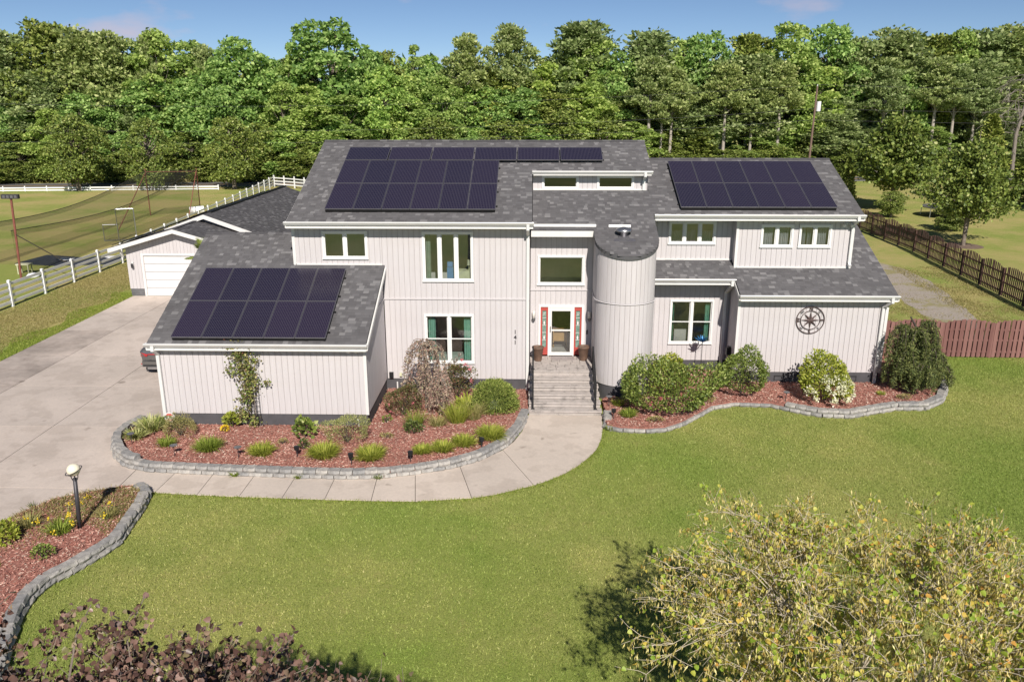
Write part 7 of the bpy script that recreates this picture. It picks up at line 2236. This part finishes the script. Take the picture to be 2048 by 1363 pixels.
PROTO = {
    'oak0': tree_proto('broad', 201, 20, 6.0, 'leaf_oak', 11000, 0.50), 'oak1': tree_proto('broad', 202, 20, 5.4, 'leaf_oak', 10500, 0.48), 'oak2': tree_proto('broad', 203, 20, 5.0, 'leaf_light', 10000, 0.46), 'oak3': tree_proto('broad', 204, 20, 4.2, 'leaf_light', 9000, 0.44),
    'pine0': tree_proto('pine', 211, 20, 4.6, 'needle_pine', 11000, 0.46), 'pine1': tree_proto('pine', 212, 20, 4.0, 'needle_pine', 10500, 0.44), 'pine2': tree_proto('pine', 213, 20, 4.9, 'needle_cedar', 10500, 0.44),
    'umb0': tree_proto('umbrella', 221, 20, 3.8, 'needle_pine', 7000, 0.40), 'umb1': tree_proto('umbrella', 222, 20, 4.4, 'needle_pine', 7600, 0.40),
    'cone0': tree_proto('cone', 231, 10, 2.6, 'needle_cedar', 7000, 0.34), 'cone1': tree_proto('cone', 232, 10, 3.0, 'needle_cedar', 7000, 0.34),
    'thin': tree_proto('broad', 241, 20, 2.0, 'leaf_light', 4200, 0.42),
    'bush0': tree_proto('broad', 251, 10, 3.9, 'leaf_shrub', 9000, 0.30), 'bush1': tree_proto('broad', 252, 10, 3.6, 'leaf_shrub', 9000, 0.30),
    'open0': tree_proto('open', 261, 9, 4.0, 'leaf_shrub', 13000, 0.26), 'open1': tree_proto('open', 262, 9, 3.6, 'leaf_shrub', 8500, 0.24), 'open2': tree_proto('open', 263, 9, 3.4, 'leaf_shrub', 16000, 0.30),
}
KIND_WORDS = {'oak0': 'broad deep green leafy tree', 'oak1': 'rounded deep green leafy tree', 'oak2': 'rounded yellow green leafy tree', 'oak3': 'narrow yellow green leafy tree', 'pine0': 'wide clumpy olive pine', 'pine1': 'narrow olive green pine', 'pine2': 'bushy yellow green pine',
              'umb0': 'bare stemmed pine with a small flat crown', 'umb1': 'bare stemmed pine with a wide flat crown', 'cone0': 'narrow bushy cedar', 'cone1': 'wide bushy cedar', 'thin': 'slender spire shaped young tree', 'bush0': 'wide leafy bush', 'bush1': 'rounded leafy bush'}
KIND_LABEL = {'oak': ('broadleaf tree with a dense rounded green crown in the wood beyond the road', 'broadleaf_tree', 'broadleaf trees in the wood'), 'pin': ('pine with layered olive needles and pale trunk in the wood beyond the road', 'pine_tree', 'pines in the wood'),
              'umb': ('tall pine with a bare stem and flat umbrella crown above the wood', 'pine_tree', 'umbrella pines'), 'con': ('low bushy cedar at the edge of the wood', 'cedar_tree', 'cedars at the wood edge'), 'thi': ('slender young tree rising above its neighbours in the wood', 'slender_tree', 'slender trees'),
              'bus': ('shrubby undergrowth bush along the wood edge', 'woodland_bush', 'bushes at the wood edge')}
def place(kind, x, y, h, width=None, label=None, name=None, cat='tree', rot=None, row=None):
    tm, cm = PROTO[kind]
    k3 = kind[:3]
    lab, nm, grp = KIND_LABEL.get(k3, (None, None, None))
    if label: lab, grp = label, None
    elif row:
        lab = KIND_WORDS[kind] + ' ' + row; grp = KIND_WORDS[kind].split()[-1] + 's ' + row
    H0 = 10.0 if k3 in ('con', 'bus') else (9.0 if k3 == 'ope' else 20.0)
    R0 = {'oak0': 6.0, 'oak1': 5.4, 'oak2': 5.0, 'oak3': 4.2, 'pine0': 4.6, 'pine1': 4.0, 'pine2': 4.9, 'umb0': 3.8, 'umb1': 4.4, 'cone0': 2.6, 'cone1': 3.0, 'thin': 2.0, 'bush0': 3.9, 'bush1': 3.6, 'open0': 4.0, 'open1': 3.6, 'open2': 3.4}[kind]
    sz = h / H0; sx = (width / 2 / R0) if width else sz
    root = thing(name or nm or 'tree', (x, y, 0), lab, cat, grp)
    root.rotation_euler = (0, 0, random.uniform(0, 6.283) if rot is None else rot)
    root.scale = (sx, sx, sz)
    for part, me in (('trunk', tm), ('crown', cm)):
        o = bpy.data.objects.new(part, me); COL.objects.link(o); o.parent = root
    return root

TAN_P = math.tan(math.radians(16.545))
def road_y(x): return 116.7 + 0.107 * x
def wood_tree(px, top, wpx, kind, back=9.0, row='inside the wood'):
    """px, top, width read off the photograph; placed in the wood row `back` metres beyond the road"""
    x = (px - 1060) / 1620 * 118
    for _ in range(4):
        y = road_y(x) + back
        depth = y * 0.95834 - 0.02222 * x
        x = ((px - 1024) / 1620) * (y * 0.95834) / 0.99975 - 0.0213 * y
    ang = math.atan((681.5 - top) / 1620) - math.radians(16.545)
    h = CAM_H + y * math.tan(ang)
    place(kind, x, y, h, wpx / 1620 * y * 1.02, row=row)

ROW_B = [(5, 66, 120, 'pine0'), (92, 44, 120, 'pine2'), (160, 60, 110, 'pine1'), (212, 66, 100, 'pine0'), (262, 76, 100, 'oak2'), (312, 50, 100, 'oak3'), (392, 80, 120, 'oak2'), (466, 68, 140, 'oak0'), (524, 100, 90, 'oak1'), (581, 80, 46, 'thin'), (560, 128, 110, 'oak2'),
         (668, 31, 175, 'oak0'), (735, 92, 90, 'oak1'), (826, 84, 50, 'thin'), (785, 150, 110, 'oak2'), (866, 128, 90, 'oak1'), (933, 74, 95, 'umb0'), (1023, 53, 118, 'umb1'), (1000, 140, 120, 'pine2'), (930, 150, 110, 'pine0'), (1155, 47, 135, 'pine0'), (1175, 80, 110, 'oak2'), (1092, 120, 100, 'oak3'), (1228, 98, 100, 'oak1'),
         (1292, 68, 120, 'pine1'), (1350, 76, 100, 'oak2'), (1413, 60, 120, 'oak0'), (1484, 72, 110, 'pine2'), (1562, 46, 125, 'oak2'), (1642, 41, 110, 'oak1'), (1700, 82, 100, 'pine0'), (1772, 64, 120, 'pine1'), (1850, 74, 110, 'pine2'), (1896, 52, 80, 'oak3'), (1948, 66, 120, 'pine0'), (2003, 58, 120, 'pine1'), (2060, 58, 120, 'pine0'), (2120, 62, 120, 'pine2'), (-60, 60, 120, 'pine1'), (-130, 66, 120, 'oak0')]
for px, top, w, kd in ROW_B:
    wood_tree(px, top, w * (1.0 if kd in ('thin', 'umb0', 'umb1') else 1.35), kd, 13.0 + random.uniform(-1.5, 2.5), 'forming the skyline of the wood')
# middle and low rows in front of it
for i, px in enumerate(range(-120, 2140, 62)):
    q = px + random.uniform(-22, 22)
    kd = random.choice(['oak0', 'oak1', 'oak2', 'oak2']) if px < 1000 else random.choice(['pine0', 'pine1', 'oak1', 'pine2', 'oak2'])
    if 0 <= px < 260 and random.random() < 0.5: kd = 'pine0'
    wood_tree(q, random.uniform(112, 205), random.uniform(105, 165), kd, random.uniform(8.0, 11.5), 'halfway up the wall of the wood')
for i, px in enumerate(range(-110, 2140, 66)):
    q = px + random.uniform(-24, 24)
    kd = random.choice(['oak1', 'oak2', 'bush0', 'bush1']) if px < 1250 else random.choice(['cone0', 'cone1', 'cone1', 'bush0', 'oak2', 'pine1'])
    wood_tree(q, random.uniform(205, 285) + (15 if px > 1250 else 0), random.uniform(90, 140), kd, random.uniform(6.0, 7.6), 'low at the front edge of the wood')
for i, px in enumerate(range(-110, 2140, 60)):
    if 1690 < px < 1860: continue
    wood_tree(px + random.uniform(-25, 25), random.uniform(290, 325) - (12 if px > 1300 else 0), random.uniform(85, 125), random.choice(['bush0', 'bush1']), random.uniform(4.9, 5.8), 'in the undergrowth beside the far road verge')
# tall bare-stemmed pines at the right roof end
for px, top, w in ((1296, 120, 100), (1340, 140, 85), (1322, 165, 70), (1448, 130, 90), (1502, 150, 80), (1556, 130, 90), (1760, 140, 85), (1862, 120, 95), (1900, 135, 85), (1942, 150, 85), (410, 95, 70), (300, 70, 60)):
    wood_tree(px, top, w, 'umb0', 5.6 if px > 1000 else 12.0, 'at the wood edge')
# deeper rows so that no horizon shows through
for i, px in enumerate(range(-140, 2180, 84)):
    wood_tree(px + random.uniform(-30, 30), random.uniform(100, 140), random.uniform(130, 170), random.choice(['oak0', 'oak1', 'pine0', 'pine2']), random.uniform(19, 27), 'deep in the wood showing between the skyline trees')

def far_wood():
    n = 26000; g = np.random.default_rng(301)
    X = g.uniform(-190, 190, n); Y = road_y(X) + g.uniform(32, 44, n); top = 13 + 2.5 * np.sin(X * 0.21) + 1.8 * np.sin(X * 0.53 + 1) + 1.0 * np.sin(X * 1.31)
    Z = top * np.sqrt(g.random(n))
    P = np.stack([X, Y, Z], 1); D = g.normal(size=(n, 3)); D[:, 1] -= 0.5
    o = link('distant_wood', leaves('distant_wood', P, D, g.uniform(0.8, 1.7, n), 'leaf_oak', 0.8, 0.2)); tag(o, 'deep mass of foliage far inside the wood', 'woodland', None, 'stuff')
far_wood()

def roadside_grass():
    n = 16000; g = np.random.default_rng(302)
    X = g.uniform(-95, 110, n); Y = road_y(X) + g.uniform(3.9, 6.4, n)
    P = np.stack([X, Y, np.zeros(n)], 1); D = rand_dirs(n, 1.6)
    h = g.uniform(0.2, 0.9, n)
    o = link('verge_grass', blades('verge_grass', P, D, h, 0.09, 0.3, 'leaf_hay')); tag(o, 'tall yellow green verge grass along the far road side', 'grass', None, 'stuff')
roadside_grass()

# yard and field trees
place('bush0', -57.8, 103.6, 9.6, 7.6, 'rounded olive tree overhanging the roadside fence, nearest the field light', 'field_tree')
place('bush1', -48.9, 105.0, 9.0, 6.6, 'rounded olive tree behind the batting cage net', 'field_tree')
place('bush0', -38.6, 106.0, 9.2, 7.2, 'rounded olive tree at the far field corner by the white fence', 'field_tree', rot=2.2)
place('open2', 37.6, 86.0, 10.8, 9.0, 'leafy green yard tree behind the end of the picket fence', 'yard_tree')
place('open0', 34.3, 64.6, 9.2, 7.6, 'young yard tree with open layered limbs above the picket fence', 'yard_tree')
place('cone1', 50.0, 92.0, 9.5, 6.2, 'conical evergreen behind the young yard tree', 'evergreen_tree')
place('cone0', 56.5, 93.0, 8.6, 6.0, 'second conical evergreen at the side of the neighbouring yard', 'evergreen_tree')
place('oak1', 55.6, 80.0, 13.0, 9.0, 'dark broadleaf tree at the far side of the neighbouring yard', 'yard_tree')
place('bush1', 37.2, 72.5, 2.6, 3.4, 'low dark shrub behind the picket fence', 'yard_shrub', 'shrub')
place('bush0', 35.5, 81.0, 2.6, 3.0, 'small shrub beside the trampoline', 'yard_shrub', 'shrub')
place('cone0', 33.9, 89.0, 5.2, 2.4, 'narrow evergreen behind the roof corner', 'evergreen_tree')
mr_ = MB().lathe((34.3, 64.6, 0), [(1.5, 0.0), (1.3, 0.02), (0.1, 0.04)], 18)
tag(mr_.build('mulch_ring', 'soil', None, (34.3, 64.6, 0)), 'bare brown soil ring under the young yard tree', 'soil')

def bare_tree():
    y = 126.0; x = 72.5
    root = thing('bare_tree', (x, y, 0), 'dead bare grey tree with drooping twigs at the wood edge', 'tree')
    rnd = random.Random(311); tr = MB(); tips = []
    tr.tube([(x, y, 0), (x - 0.4, y, 6), (x + 0.3, y, 11), (x + 0.6, y, 15.5)], [0.30, 0.26, 0.18, 0.06], 8, False)
    for k in range(30):
        z = rnd.uniform(5, 15.2); a = rnd.uniform(0, 6.283); L = (16.5 - z) * 0.28 + 1.4
        limbs(tr, (x + 0.02 * z, y, z), (math.cos(a), math.sin(a), 0.35), L, 0.07, 3, rnd, tips, 0.6, 0.10, 0.018, (2, 3), 0.68)
    tr.build('trunk', 'twig_grey', root)
bare_tree()

# fan palm behind the garage wing
def palm():
    x, y = -16.6, 41.0
    root = thing('fan_palm', (x, y, 0), 'fan palm showing above the garage wing roof', 'palm')
    MB().tube([(x, y, 0), (x + 0.05, y, 1.8), (x, y, 3.3)], [0.14, 0.12, 0.10], 10).build('trunk', 'bark', root)
    rnd = random.Random(321)
    for k in range(16):
        a = 2 * math.pi * k / 16 + rnd.uniform(-0.2, 0.2); el = rnd.uniform(-0.35, 1.1)
        d = V(math.cos(a) * math.cos(el), math.sin(a) * math.cos(el), math.sin(el)); c = V(x, y, 3.35); e = c + d * rnd.uniform(0.5, 0.75)
        fr = MB(); fr.bar(c, e, 0.02, 0.02)
        u = d.cross(V(0, 0, 1)).normalized() if abs(d.z) < 0.95 else V(1, 0, 0)
        for j in range(15):
            t = -1.25 + 2.5 * j / 14; q = (d * math.cos(t) + u * math.sin(t)).normalized(); s = q.cross(d.cross(u)).normalized() * 0.025
            tip = e + q * 0.58 - V(0, 0, 0.06); mid = e + q * 0.3
            fr.add([e, mid + s, tip, mid - s], [(0, 1, 2), (0, 2, 3)])
        fr.build('frond', 'leaf_shrub', root)
palm()
